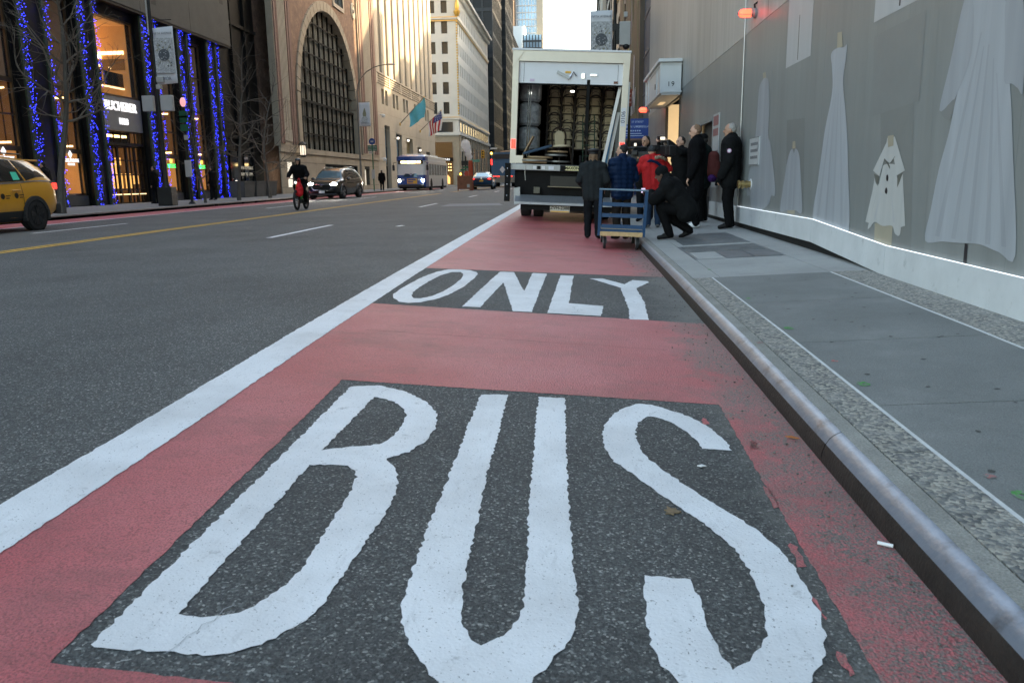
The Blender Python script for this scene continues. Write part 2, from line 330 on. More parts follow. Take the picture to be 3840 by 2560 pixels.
LETTERS = {
 'B': [[(-1.117,1.596),(-1.122,3.835),(-0.988,3.883),(-0.838,3.812),(-0.699,3.65),(-0.617,3.477),(-0.592,3.294),(-0.604,3.123),(-0.647,2.973),(-0.719,2.888),(-0.655,2.772),(-0.627,2.671),(-0.611,2.555),(-0.609,2.395),(-0.622,2.22),(-0.632,2.041),(-0.637,1.854),(-0.667,1.738),(-0.73,1.647),(-0.788,1.609),(-0.843,1.593),(-0.915,1.593),(-1.016,1.588),(-1.103,1.585)],[(-0.962,3.684),(-0.865,3.636),(-0.793,3.544),(-0.755,3.451),(-0.741,3.297),(-0.748,3.152),(-0.771,3.054),(-0.831,3.01),(-0.89,2.994),(-0.986,2.932)],[(-0.986,2.773),(-0.892,2.793),(-0.842,2.79),(-0.805,2.747),(-0.782,2.687),(-0.767,2.549),(-0.763,2.355),(-0.759,2.185),(-0.756,2.036),(-0.765,1.937),(-0.792,1.849),(-0.824,1.786),(-0.867,1.753),(-0.918,1.743),(-0.979,1.745)]],
 'U': [[(-0.456,3.823),(-0.325,3.849),(-0.317,3.293),(-0.318,2.79),(-0.306,2.38),(-0.301,2.066),(-0.29,1.883),(-0.269,1.784),(-0.241,1.731),(-0.217,1.709),(-0.193,1.728),(-0.16,1.776),(-0.137,1.831),(-0.126,1.894),(-0.129,2.041),(-0.143,2.405),(-0.153,2.862),(-0.164,3.379),(-0.17,3.841),(-0.038,3.844),(-0.028,3.287),(-0.019,2.797),(-0.007,2.425),(0.006,2.085),(0.014,1.903),(0.008,1.821),(-0.015,1.743),(-0.054,1.651),(-0.091,1.586),(-0.126,1.533),(-0.181,1.509),(-0.238,1.519),(-0.292,1.56),(-0.329,1.6),(-0.379,1.677),(-0.418,1.764),(-0.442,1.841),(-0.45,2.045),(-0.454,2.357),(-0.454,2.768),(-0.459,3.267)]],
 'S': [[(0.661,3.216),(0.535,3.215),(0.531,3.309),(0.502,3.433),(0.449,3.545),(0.387,3.615),(0.346,3.617),(0.298,3.518),(0.274,3.362),(0.275,3.223),(0.298,3.073),(0.352,2.941),(0.416,2.8),(0.486,2.655),(0.553,2.54),(0.597,2.449),(0.637,2.333),(0.651,2.212),(0.653,2.088),(0.65,1.976),(0.633,1.863),(0.604,1.777),(0.565,1.704),(0.509,1.626),(0.434,1.572),(0.338,1.553),(0.263,1.58),(0.236,1.627),(0.208,1.683),(0.191,1.768),(0.191,1.883),(0.199,2.025),(0.205,2.104),(0.336,2.104),(0.338,2.056),(0.341,1.977),(0.34,1.883),(0.349,1.807),(0.357,1.736),(0.372,1.687),(0.404,1.716),(0.447,1.774),(0.481,1.843),(0.497,1.914),(0.511,2.011),(0.517,2.117),(0.511,2.205),(0.494,2.313),(0.459,2.412),(0.413,2.519),(0.348,2.633),(0.292,2.749),(0.231,2.876),(0.164,3.003),(0.135,3.146),(0.128,3.308),(0.143,3.458),(0.184,3.61),(0.253,3.744),(0.322,3.822),(0.385,3.812),(0.443,3.762),(0.517,3.689),(0.575,3.601),(0.625,3.485),(0.657,3.317)]],
 'O': [[(-1.554,6.746),(-1.507,6.559),(-1.418,6.376),(-1.337,6.345),(-1.243,6.4),(-1.144,6.62),(-1.07,6.95),(-1.019,7.422),(-0.997,7.947),(-0.995,8.318),(-1.035,8.494),(-1.121,8.627),(-1.226,8.671),(-1.359,8.62),(-1.451,8.337),(-1.507,7.908),(-1.541,7.433),(-1.556,7.015)],[(-1.38,6.697),(-1.34,6.59),(-1.28,6.598),(-1.213,6.749),(-1.164,7.029),(-1.127,7.447),(-1.12,7.904),(-1.141,8.264),(-1.194,8.434),(-1.286,8.4),(-1.356,8.108),(-1.393,7.676),(-1.412,7.21),(-1.409,6.897)]],
 'N': [[(-0.891,6.296),(-0.745,6.303),(-0.681,7.786),(-0.471,6.202),(-0.324,6.202),(-0.279,8.632),(-0.437,8.638),(-0.448,7.278),(-0.641,8.643),(-0.792,8.619)]],
 'L': [[(-0.202,6.195),(0.224,6.175),(0.256,6.655),(-0.033,6.711),(0.006,8.562),(-0.13,8.559)]],
 'Y': [[(0.436,6.093),(0.582,6.101),(0.626,7.003),(0.615,7.796),(0.783,8.288),(0.783,8.388),(0.625,8.42),(0.517,8.058),(0.312,8.443),(0.177,8.394),(0.465,7.784),(0.462,6.579)]],
}
# ---------------------------------------------------------------- ground
ground=struct(MB().add([(-900,-300,-.9),(900,-300,-.9),(900,2500,-.9),(-900,2500,-.9)],[(0,1,2,3)]).build('ground',G_('ground_far'),fixn=False))
YS=sorted(set([a for a,b in GK]+[-8,-6,-2,1,2,4,6,7,10,14,20,27,40,60,90,150,300]))
road=struct(MB().grid(lambda u,v:(u,v,G(u,v)),[-15.7,-13.5,-11.5,-10,-8.6,-7,-5.2,-3.5,-1.85,-.4,1.02],YS).build('road',G_('asphalt'),fixn=False))
def flat_from_curve(name, loops, mat, h, parent, fn=G, jag=0.0, step=.05, cuts=True):
    cu=bpy.data.curves.new('c','CURVE'); cu.dimensions='2D'; cu.fill_mode='BOTH'
    for lp in loops:
        pts=[]
        n=len(lp)
        for i in range(n):
            a=Vector(lp[i]+(0,)); b=Vector(lp[(i+1)%n]+(0,)); L=(b-a).length; k=max(1,int(L/step)) if jag else 1
            nr=Vector((-(b-a).y,(b-a).x,0)).normalized()
            for j in range(k):
                q=a.lerp(b,j/k)
                if jag: q=q+nr*(random.uniform(-jag,jag)+jag*.25*noise.noise(q*4))
                pts.append(q)
        sp=cu.splines.new('POLY'); sp.points.add(len(pts)-1); sp.use_cyclic_u=True
        for k,q in enumerate(pts): sp.points[k].co=(q.x,q.y,0,1)
    o=bpy.data.objects.new('c',cu); C.objects.link(o)
    me=bpy.data.meshes.new_from_object(o.evaluated_get(bpy.context.evaluated_depsgraph_get())); bpy.data.objects.remove(o); bpy.data.curves.remove(cu)
    bm=bmesh.new(); bm.from_mesh(me)
    if cuts:
        ys=[v.co.y for v in bm.verts]; lo,hi=min(ys),max(ys)
        for y in YS:
            if lo<y<hi: bmesh.ops.bisect_plane(bm,geom=bm.verts[:]+bm.edges[:]+bm.faces[:],plane_co=(0,y,0),plane_no=(0,1,0))
        xs=[v.co.x for v in bm.verts]; lo,hi=min(xs),max(xs)
        for x,_ in CK:
            if lo<x<hi: bmesh.ops.bisect_plane(bm,geom=bm.verts[:]+bm.edges[:]+bm.faces[:],plane_co=(x,0,0),plane_no=(1,0,0))
    for v in bm.verts: v.co.z=fn(v.co.x,v.co.y)+h
    bmesh.ops.recalc_face_normals(bm,faces=bm.faces)
    if sum(f.normal.z for f in bm.faces)<0: bmesh.ops.reverse_faces(bm,faces=bm.faces)
    bm.to_mesh(me); bm.free(); me.materials.clear(); me.materials.append(mat)
    return link(name,me,parent)
def rect(x0,x1,y0,y1): return [(x0,y0),(x1,y0),(x1,y1),(x0,y1)]
RD=G_('red_paint'); WH=G_('white_paint')
# near stretch of red with the bare asphalt window left for BUS
win=[(-1.165,1.52),(.70,1.44),(.725,3.88),(-1.2,3.955)]
flat_from_curve('red_lane_paint',[[(-1.68,-3.5),(1.015,-3.5),(1.015,6.06),(-1.68,6.26)],win],RD,.002,road,jag=.004,step=.03)
flat_from_curve('red_lane_paint',[[(-1.68,8.66),(1.015,8.80),(1.015,60),(-1.68,60)]],RD,.002,road)
flat_from_curve('red_lane_paint',[[(-15.6,10),(-13.92,10),(-13.92,90),(-15.6,90)]],RD,.002,road)
for (x,y,l) in ((.86,3.3,.12),(.80,2.75,.2),(.77,2.3,.16),(.74,2.0,.12),(.73,1.75,.1),(.70,3.6,.1)):   # stray flecks of red on the bare asphalt
    q=[(x-.1+random.uniform(-.02,.02),y-l/2),(x-.08,y-l/2+.01),(x-.075,y+l/3),(x-.095,y+l/2)]
    flat_from_curve('red_paint_fleck',[q],RD,.002,road,jag=.006,step=.02)
flat_from_curve('lane_line',[[(-1.83,-3.5),(-1.61,-3.5),(-1.625,90),(-1.86,90)]],WH,.0045,road,jag=.004,step=.03)
flat_from_curve('lane_line',[[(-13.92,10),(-13.78,10),(-13.78,110),(-13.92,110)]],WH,.0045,road)
for y0 in (13.4,27.1,40.3,53.5,67,80): flat_from_curve('lane_dash',[rect(-5.26,-5.14,y0,y0+3.6)],WH,.004,road,jag=.006,step=.1)
for y0 in (2.8,16.3,29.6,43,56,69): flat_from_curve('lane_dash',[rect(-11.56,-11.44,y0,y0+3.7)],WH,.004,road)
for dx in (-.13,.06): flat_from_curve('centre_line',[rect(-8.6+dx,-8.6+dx+.1,2,52)],G_('yellow_paint'),.004,road,jag=.004,step=.15); flat_from_curve('centre_line',[rect(-8.6+dx,-8.6+dx+.1,57,100)],G_('yellow_paint'),.004,road)
M('patch_concrete',(.19,.20,.21),.7,var=.2,vs=2)
flat_from_curve('road_patch',[[(-4.5,27.2),(-2.4,27.6),(-2.7,29.6),(-4.6,30.0)]],G_('patch_concrete'),.004,road,jag=.01,step=.1)
M('manhole_iron',(.03,.03,.03),.55,metal=.5,var=.2)
for k,lp in LETTERS.items():
    near=k in 'BUS'
    flat_from_curve('painted_letter',lp,WH,.003,road,jag=.0058 if near else .006,step=.018 if near else .04)
M('hair_crack',(.33,.34,.35),.8)
# pavement on the right: steel-faced kerb, concrete strip, exposed aggregate, dark slabs, aggregate by the hoarding
pav=struct(MB().grid(lambda u,v:(u,v,SW(u,v)-.03),[1.03,3.2],YS[:30]).build('pavement',G_('joint_dark'),fixn=False))
def strip(name,x0,x1,y0,y1,mat,parent,h=0.0,fn=SW,dx=.0):
    ys=[y0]+[y for y in YS if y0<y<y1]+[y1]; mb=MB()
    vs=[];fs=[]
    for y in ys:
        for x,zz in ((x0,-.04),(x0,h),(x1,h),(x1,-.04)): vs.append((x,y,fn(x,y)+zz))
    n=len(ys)
    for i in range(n-1):
        for k in range(3): fs.append((i*4+k,i*4+k+1,(i+1)*4+k+1,(i+1)*4+k))
    fs+=[(0,1,2,3),((n-1)*4+3,(n-1)*4+2,(n-1)*4+1,(n-1)*4)]
    return mb.add(vs,fs).build(name,mat,parent,fixn=True)
def kerb_piece(y0,y1):
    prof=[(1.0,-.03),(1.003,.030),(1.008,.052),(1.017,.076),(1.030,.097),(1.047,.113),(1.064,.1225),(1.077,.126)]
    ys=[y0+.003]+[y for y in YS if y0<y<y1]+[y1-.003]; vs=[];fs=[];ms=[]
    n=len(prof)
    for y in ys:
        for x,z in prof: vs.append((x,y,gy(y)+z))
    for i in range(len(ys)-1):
        for k in range(n-1): fs.append((i*n+k,(i+1)*n+k,(i+1)*n+k+1,i*n+k+1)); ms.append(1 if k<3 else 0)  # upper curve painted paler: sky reflection put into the steel's colour
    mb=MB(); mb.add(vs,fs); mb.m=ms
    return mb.build('kerb',[G_('kerb_steel'),G_('kerb_dark_face')],pav,smooth=True)
ky=[-4,-.2,3.15,6.5,9.9,13.3,16.7,20.2,23.6,27,33,40,50,60]
for a,b in zip(ky,ky[1:]): kerb_piece(a,b)
for a,b in ((-4,1.2),(1.2,6.5),(6.5,13.3),(13.3,20),(20,40),(40,60)): strip('kerb_backing',1.077,1.142,a+.003,b-.003,G_('kerb_concrete'),pav,.0)
for a,b in ((-4,-.4),(-.4,2.9),(2.9,5.3),(5.3,7.7)): strip('aggregate_strip',1.147,1.318,a+.004,b-.004,G_('aggregate'),pav,.002); strip('aggregate_strip',2.435,2.86,a+.004,b-.004,G_('aggregate'),pav,.002)
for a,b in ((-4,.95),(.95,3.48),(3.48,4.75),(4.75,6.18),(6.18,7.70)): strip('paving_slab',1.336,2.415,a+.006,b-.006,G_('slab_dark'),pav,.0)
for x in (1.318,2.416): strip('mortar_line',x,x+.018,-4,7.7,G_('mortar_white'),pav,.001)
ye=[7.70,9.25,10.9,13.0,15.2,17.6,20,23,27,33,40,50,60]
for a,b in zip(ye,ye[1:]):
    for x0,x1 in ((1.147,1.40),(1.40,2.415),(2.415,2.86)):
        if x0==1.40 and 9.2<a<9.3: continue
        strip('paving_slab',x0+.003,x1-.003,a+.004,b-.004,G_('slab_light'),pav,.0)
strip('paving_slab',1.403,2.412,9.254,10.896,G_('slab_light'),pav,-.004) if False else None
# utility cover set in the pale slab
strip('paving_slab',1.403,2.412,7.705+1.545,8.75+.52,G_('slab_light'),pav,-.002) if False else None
strip('cover_frame',1.403,2.412,9.254,10.896,G_('grate_metal'),pav,-.001)
for i in range(3):
    strip('cover_plate',1.44+.32*i,1.44+.32*i+.305,9.30,10.05,G_('slab_light') if i==0 else G_('grate_metal'),pav,.004)
for i in range(14): strip('grate_bar',1.44,2.38,10.10+i*.054,10.10+i*.054+.034,G_('grate_metal'),pav,.004)
for i in range(12): strip('grate_bar',1.5,2.4,11.1+i*.15,11.1+i*.15+.12,G_('grate_metal'),pav,.006)
# spray-paint survey marks
def blob(x,y,rx,ry,mat,name,hole=False):
    lp=[(x+rx*math.cos(t*.524)*random.uniform(.85,1.15),y+ry*math.sin(t*.524)*random.uniform(.85,1.15)) for t in range(12)]
    lps=[lp]
    if hole: lps.append([(x+rx*.22*math.cos(t*1.05),y+ry*.22*math.sin(t*1.05)) for t in range(6)])
    flat_from_curve(name,lps,mat,.0025,pav,fn=SW,cuts=False)
for x,y in ((1.39,5.17),(1.39,3.82),(1.42,2.49)): blob(x,y,.030,.045,G_('green_mark'),'survey_mark',True)
for x,y in ((1.39,6.4),(1.40,8.3)): blob(x,y,.02,.03,G_('green_mark'),'survey_mark')
for x,y in ((1.12,4.79),(1.40,4.28),(1.40,2.65)): blob(x,y,.02,.022,G_('pink_mark'),'survey_mark')
M('gum_dark',(.075,.075,.07),.8,var=.2,vs=40)
rgg=random.Random(21)
for i in range(34): blob(rgg.uniform(1.4,2.38),rgg.uniform(2.2,7.5),rgg.uniform(.007,.014),rgg.uniform(.007,.014),G_('gum_dark'),'gum_spot')
# left pavement
lp_=struct(MB().grid(lambda u,v:(u,v,SL(u,v)-.012),[-15.72,-20.6,-24],[-12,0,8,16,23,31,50,70,90,121]).build('pavement',G_('joint_dark'),fixn=False))
M('slab_far',(.20,.20,.195),.85,var=.15,vs=1.2)
yy=2.0
while yy<121:
    d=1.5 if yy<60 else 4
    for x0,x1 in ((-17.3,-15.95),(-18.9,-17.3),(-20.55,-18.9)):
        strip('paving_slab',x0+.005,x1-.005,yy+.005,min(yy+d,121)-.005,G_('slab_far'),lp_,.0,fn=SL)
    yy+=d
for a,b in ((-12,20),(20,40),(40,60),(60,90),(90,121)): strip('kerb',-15.95,-15.7,a,b-.01,G_('kerb_concrete'),lp_,.005,fn=lambda x,y:SL(x,y))
for a,b in ((147,200),(200,320)): struct(MB().box(-20.5,-15.7,a,b,-.3,.5).build('pavement',G_('slab_far')))
struct(MB().box(-120,-15.7,121.01,146.99,-.5,.36).build('cross_street',G_('asphalt')))
struct(MB().box(3.2,90,60,500,-.5,.36).build('ground_right',G_('slab_far')))
# litter
def litter(name,label,pts,mat,h=.012,fn=G):
    o=flat_from_curve(name,[pts],mat,h,None,fn=fn,cuts=False); s_=o.modifiers.new('thick','SOLIDIFY'); s_.thickness=.004; tag(o,label,'litter'); return o
a=random.Random(3)
lx,ly=.335,2.56
litter('dry_leaf','brown crumpled dry leaf lying inside the painted letter S',[(lx+.032*r*math.cos(t),ly+.036*r*math.sin(t)) for t,r in zip([k*.483 for k in range(13)],(1,.6,.95,.55,1.15,.5,.8,.45,1.0,.6,.85,.4,.7))],G_('leaf_dry'),.006)
cg=MB().tube((.955,2.405,G(.97,2.4)+.012),(.995,2.385,G(.99,2.4)+.012),.006,n=8).build('cigarette_end',G_('litter_white'),None,smooth=True); tag(cg,'white cigarette end lying near the steel kerb','litter')
litter('fallen_leaf','small orange leaf by the kerb beside letter S',[(.93,3.42),(.95,3.41),(.985,3.40),(.96,3.43)],G_('orange_leaf'))
litter('paper_scrap','small white paper scrap beside the spine of letter S',[(.485,3.0),(.50,2.992),(.52,3.003),(.505,3.015)],G_('litter_white'),.01)
litter('paper_scrap','small white paper scrap on the dark lane beyond the dashes',[(-3.55,15.9),(-3.45,15.85),(-3.40,16.1),(-3.5,16.2)],G_('litter_white'),.02)
pb=MB()
for i in range(330):
    y=random.uniform(1.7,12); x=1.0-abs(random.gauss(0,.16))-.02
    r=random.uniform(.0018,.0055); pb.ell((x,y,G(x,y)+.004+r*.6),(r*random.uniform(.8,1.5),r,r*.8),5,4)
pbo=pb.build('gutter_grit',G_('pebble')); pbo['kind']='stuff'; tag(pbo,'loose grit and pebbles strewn along the gutter','grit')

def crack(p,q,w=.004,seed=1,mat='hair_crack',h=.0055):
    rg=random.Random(seed); n=9; A=[];B=[]; d=Vector((q[0]-p[0],q[1]-p[1],0)); nr=Vector((-d.y,d.x,0)).normalized()
    for i in range(n+1):
        c=Vector((p[0],p[1],0))+d*i/n+nr*rg.uniform(-.012,.012)*(0<i<n); ww=w*rg.uniform(.4,1.1)
        A.append(((c+nr*ww).x,(c+nr*ww).y)); B.append(((c-nr*ww).x,(c-nr*ww).y))
    flat_from_curve('paint_crack',[A+B[::-1]],G_(mat),h,road)
for i,(p,q) in enumerate((((-.93,1.58),(-.86,1.80)),((-.90,2.95),(-.83,3.12)),((-.95,3.72),(-.9,3.92)),((.33,3.55),(.40,3.70)),((-.20,6.6),(.02,6.62)),((.05,6.3),(.0,6.55)),((-.65,7.7),(-.50,7.5)))): crack(p,q,.0013,i)
for i,(p,q) in enumerate((((-1.4,5.2),(.6,5.05)),((-.3,10.5),(.5,11.0)),((-1.2,10),(-.6,9.2)))): crack(p,q,.002,20+i,'joint_dark',.0035)
# ---------------------------------------------------------------- building materials
M('granite_black',(.010,.010,.010),.4,var=.3,vs=3,fine=.2,fs=80,spec=.2)
M('stone_grey',(.070,.068,.060),.7,var=.14,vs=1.3,fine=.1,fs=30,bump=.1,bs=20)
M('stone_sign',(.20,.195,.185),.6,var=.1,vs=2)
M('bronze',(.13,.095,.055),.4,metal=.6,var=.2,vs=4); M('bronze_dark',(.02,.016,.012),.5,metal=.3,var=.2,spec=.25)
M('glass_dark',(.012,.014,.016),.06,var=.05,spec=.6)
M('glass_shop',(.2,.2,.2),.03,var=0,alpha=.10,spec=.35)
M('interior_warm',(.36,.17,.06),.7,em=(1,.45,.12),es=.055,var=.35,vs=.9)  # interior walls glow faintly in place of the room's own light
M('interior_dark',(.06,.03,.015),.7,em=(1,.42,.12),es=.016,var=.3)  # dimmer wall glow, likewise standing in for room light
M('lamp_warm',(1,.75,.4),.5,em=(1,.62,.24),es=1.0,var=0); M('display_warm',(.9,.6,.25),.5,em=(1,.52,.14),es=.22,var=.18,vs=2)
M('lamp_soft',(1,.8,.5),.5,em=(1,.66,.3),es=.45,var=0)
M('sign_white',(1,1,1),.5,em=(1,.96,.94),es=.20,var=0); M('sign_green',(.1,.8,.2),.5,em=(.05,1,.15),es=.35,var=0); M('sign_gold',(.8,.6,.1),.5,em=(1,.7,.1),es=.3,var=0)
M('garland_green',(.02,.035,.016),.8,var=.5,vs=20); M('bulb_blue',(.1,.1,1),.4,em=(.025,.035,1.0),es=1.7,var=0)
M('limestone',(.34,.295,.225),.8,var=.12,vs=.9,fine=.08,fs=25,bump=.08,bs=14,col2=(.27,.23,.175),c2s=.6,c2lo=.5,c2hi=.75)
M('limestone_pale',(.44,.395,.315),.8,var=.1,vs=.7,fine=.06,fs=22)
M('brick_brown',(.19,.12,.085),.85,var=.25,vs=2.2,fine=.3,fs=14,col2=(.25,.165,.115),c2s=3,c2lo=.45,c2hi=.6)
M('stone_rose',(.20,.125,.10),.8,var=.2,vs=4)
M('white_terracotta',(.58,.57,.53),.7,var=.06,vs=.6,fine=.05,fs=12); M('gilding',(.62,.40,.10),.35,metal=.75,var=.15)
M('window_dark',(.018,.024,.028),.08,var=.3,vs=.3,spec=.6); M('steel_mullion',(.012,.011,.009),.6,metal=.1,var=.15,spec=.15)
M('curtain',(.10,.10,.085),.8,var=.3,vs=4,stretch=(1,3,.2)); M('blue_blind',(.09,.17,.24),.5,var=.2)
M('lattice_gold',(.24,.19,.09),.45,metal=.5,var=.2); M('shop_green',(.10,.18,.16),.15,var=.3,vs=1.2); M('brass_plate',(.40,.33,.16),.35,metal=.7,var=.15)
M('dark_tower',(.014,.017,.021),.4,var=.3,vs=.2,spec=.3); M('tower_band',(.022,.025,.03),.5,var=.2)
M('tower_brown',(.16,.12,.09),.7,var=.15,vs=.2); M('tower_white',(.62,.64,.65),.6,var=.05); M('tower_glass',(.30,.42,.55),.08,metal=.4,var=.3,vs=.12,spec=.8)
M('plain_grey',(.22,.22,.22),.8,var=.1); M('poster_lit',(.8,.78,.7),.5,em=(1,.9,.72),es=.16,var=.06)
# ---------------------------------------------------------------- facade helpers (plane X = const, facing +X)
def wall_x(name, mat, parent, X, y0, y1, z0, z1, holes=(), d=.4):
    ys=sorted(set([y0,y1]+[q for h in holes for q in h[:2]])); zs=sorted(set([z0,z1]+[q for h in holes for q in h[2:4]])); mb=MB()
    for a,b in zip(ys,ys[1:]):
        for c,e in zip(zs,zs[1:]):
            m1,m2=(a+b)/2,(c+e)/2
            if any(h[0]<m1<h[1] and h[2]<m2<h[3] for h in holes): continue
            mb.add([(X,a,c),(X,b,c),(X,b,e),(X,a,e)],[(0,1,2,3)])
    for h in holes:
        a,b,c,e=h[:4]
        for P in (((a,c),(b,c)),((b,c),(b,e)),((b,e),(a,e)),((a,e),(a,c))):
            (p,q),(r,t)=P; mb.add([(X,p,q),(X,r,t),(X-d,r,t),(X-d,p,q)],[(0,1,2,3)])
    return mb.build(name,mat,parent,world=True,fixn=False)
_wc={}
def window_x(parent, X, y0,y1,z0,z1, frame, pane, nv=1, nh=1, fw=.06, name='window'):
    key=(round(y1-y0,3),round(z1-z0,3),frame.name,pane.name,nv,nh,fw)
    if key not in _wc:
        W_,H_=y1-y0,z1-z0; mb=MB(); t=.08
        mb.box(0,t,0,fw,0,H_).box(0,t,W_-fw,W_,0,H_).box(0,t,fw,W_-fw,0,fw).box(0,t,fw,W_-fw,H_-fw,H_)
        for i in range(1,nv): mb.box(.01,t-.01,W_*i/nv-fw/3,W_*i/nv+fw/3,fw,H_-fw)
        for i in range(1,nh): mb.box(.015,t-.015,fw,W_-fw,H_*i/nh-fw/3,H_*i/nh+fw/3)
        f=mb.mesh('window',frame); p=MB().add([(.03,fw,fw),(.03,W_-fw,fw),(.03,W_-fw,H_-fw),(.03,fw,H_-fw)],[(0,1,2,3)]).mesh('pane',pane,fixn=False); _wc[key]=(f,p)
    f,p=_wc[key]; o=link(name,f,parent); o.location=Vector((X,y0,z0))-parent_off(parent); link('pane',p,o); return o
XF=-20.5
# ================================================================ shop with the lit entrance
A=thing('shop_building','dark granite shop front with warm lit windows and blue light garlands','building',(XF,38,.3))
win_y=[(22.4,24.6),(27.0,29.2),(31.05,32.95),(39.35,41.35),(42.75,44.75)]
ent=(34.3,37.85)
wall_x('wall',G_('granite_black'),A,XF,10,46.6,-.2,9.0,[(a,b,.75,8.6) for a,b in win_y]+[(*ent,.3,8.5)],.35)
wall_x('wall',G_('granite_black'),A,XF-3.2,10,46.6,-.2,9.0)
MB().box(XF-3.2,XF-.02,46.6,46.9,-.2,9.0).build('side_wall',G_('granite_black'),A,world=True)
# projecting upper volume of grey stone panels
MB().box(XF-9,XF+.42,8,47.9,8.92,9.02).build('soffit',G_('bronze_dark'),A,world=True)
MB().box(XF-9,XF+.42,8,47.95,9.02,26).build('upper_volume',G_('joint_dark'),A,world=True)
pl={}
for iy in range(8):
    for iz in range(4):
        if 'p' not in pl: pl['p']=MB().box(0,.03,.012,4.988-.01,.012,4.2-.012).mesh('stone_panel',G_('stone_grey'))
        o=link('stone_panel',pl['p'],A); o.location=Vector((XF+.42,8+iy*4.99,9.03+iz*4.2))-A.location
for (y,z) in ((38.2,10.2),(39.0,9.6),(43.2,11.2),(44.0,11.9),(46,11.7),(46.8,11.2),(45.2,12.8)):
    MB().box(XF+.45,XF+.453,y,y+.45,z,z+.9).build('stained_block',M('stone_stain',(.042,.04,.036),.75,var=.15),A,world=True)
# piers
for a,b in ((24.6,27.0),(29.2,31.05),(32.95,34.3),(37.85,39.35),(41.35,42.75),(44.75,46.6)):
    MB().box(XF,XF+.22,a+.16,b-.16,-.2,8.9).build('pier',G_('granite_black'),A,world=True,bevel=.01)
# shop windows
for wi,(a,b) in enumerate(win_y):
    for z0,z1,nh in ((.75,2.55,1),(2.55,5.0,2),(5.0,8.6,2)):
        window_x(A,XF-.15,a,b,z0,z1,G_('bronze'),G_('glass_shop'),1,nh,.09)
    r=MB().box(XF-1.5,XF-1.45,a,b,.3,8.6); r.build('interior_wall',G_('interior_dark' if wi in (2,3) else 'interior_dark'),A,world=True)
    MB().box(XF-1.4,XF-.3,a+.05,b-.05,.7,.8).build('display_plinth',G_('interior_dark'),A,world=True)
    MB().box(XF-.95,XF-.9,a+.35,b-.25,.85,1.95).build('display_panel',G_('display_warm'),A,world=True)
    MB().box(XF-.8,XF-.7,a+.5,a+.62,1.0,1.75).build('display_stand',G_('lamp_warm' if wi==2 else 'bronze'),A,world=True)
    for z in (2.85,4.9):
        for q in range(3): MB().box(XF-1.2,XF-1.0,a+.2+q*.6,a+.6+q*.6,z,z+.08).build('ceiling_light',G_('lamp_warm' if z<3 else 'lamp_soft'),A,world=True)
    MB().box(XF-1.4,XF-.2,a,b,5.0,5.12).build('floor_edge',G_('bronze_dark'),A,world=True)
    MB().box(XF-1.3,XF-1.25,a+.2,b-.5,5.5,7.6).build('interior_screen',M('interior_blue',(.05,.08,.10),.6,em=(.3,.5,.6),es=.02) if wi>2 else G_('interior_warm'),A,world=True)
    for q in range(3): MB().ell((XF-.9,a+.4+q*.5,6.0+.25*q),.05,8,6).build('pendant_lamp',G_('lamp_soft'),A,smooth=True,world=True)
    MB().box(XF-.05,XF+.02,a+.05,b-.05,.35,.75).build('sill_panel',G_('stone_grey'),A,world=True)
for (a,b) in win_y:
    MB().box(XF-1.45,XF-.3,b-.06,b-.02,.8,2.5).build('interior_side',G_('display_warm') if False else G_('interior_warm'),A,world=True)
    MB().box(XF-1.45,XF-.3,b-.06,b-.02,2.6,4.95).build('interior_side',G_('interior_dark'),A,world=True)
    MB().box(XF-1.45,XF-.3,b-.06,b-.02,5.15,8.5).build('interior_side',M('interior_grey',(.16,.13,.10),.7,em=(1,.6,.3),es=.007,var=.3,vs=.8),A,world=True)  # side walls glow a little, as if lit by the room
    for z in (2.75,4.7): MB().box(XF-1.3,XF-.4,b-.09,b-.065,z,z+.07).build('wall_light',G_('lamp_warm'),A,world=True)
    for q in range(3): MB().box(XF-1.2+q*.3,XF-1.17+q*.3,b-.09,b-.065,2.7,4.6).build('shelf_upright',G_('bronze_dark'),A,world=True)
# entrance bay
ya,yb=ent
window_x(A,XF-.12,ya,yb,5.05,8.5,G_('bronze'),G_('glass_shop'),1,1,.1)
MB().box(XF-3.1,XF-3.05,ya,yb,3.0,8.6).build('interior_wall',G_('interior_warm'),A,world=True)
MB().box(XF-3.0,XF-2.2,ya,ya+1.3,5.1,8.5).build('interior_core',G_('interior_dark'),A,world=True)
MB().box(XF-3.0,XF-1.6,ya+1.7,yb,7.0,7.12).build('ceiling_light',G_('lamp_warm'),A,world=True)
MB().box(XF-2.6,XF-2.4,ya+1.9,yb,6.3,6.95).build('ceiling_duct',G_('interior_dark'),A,world=True)
for z in (5.55,):
    for y0_,y1_ in ((ya+.1,ya+1.7),(ya+1.9,yb-.1)): MB().box(XF-.7,XF-.6,y0_,y1_,z,z+.06).build('balcony_rail',G_('lamp_soft'),A,world=True); MB().box(XF-.65,XF-.63,y0_,y1_,z+.1,z+.7).build('balcony_panel',G_('glass_dark'),A,world=True)
for q in range(4): MB().ell((XF-1.0,ya+.5+q*.85,6.5),.06,8,6).build('pendant_lamp',G_('lamp_soft'),A,smooth=True,world=True)
MB().box(XF-3.0,XF-.35,yb-.06,yb-.02,5.15,8.45).build('interior_side',M('interior_amber',(.40,.22,.09),.7,em=(1,.48,.15),es=.028,var=.25,vs=.7),A,world=True)  # amber return wall glows itself to look lamplit
MB().box(XF-2.0,XF-.5,yb-.10,yb-.065,7.15,7.3).build('wall_light',G_('lamp_warm'),A,world=True); MB().box(XF-2.2,XF-.5,yb-.10,yb-.065,6.45,6.95).build('wall_recess',G_('interior_dark'),A,world=True); MB().ell((XF-2.3,yb-.3,8.0),(.2,.2,.06),10,6).build('ceiling_lamp',G_('lamp_soft'),A,smooth=True,world=True)
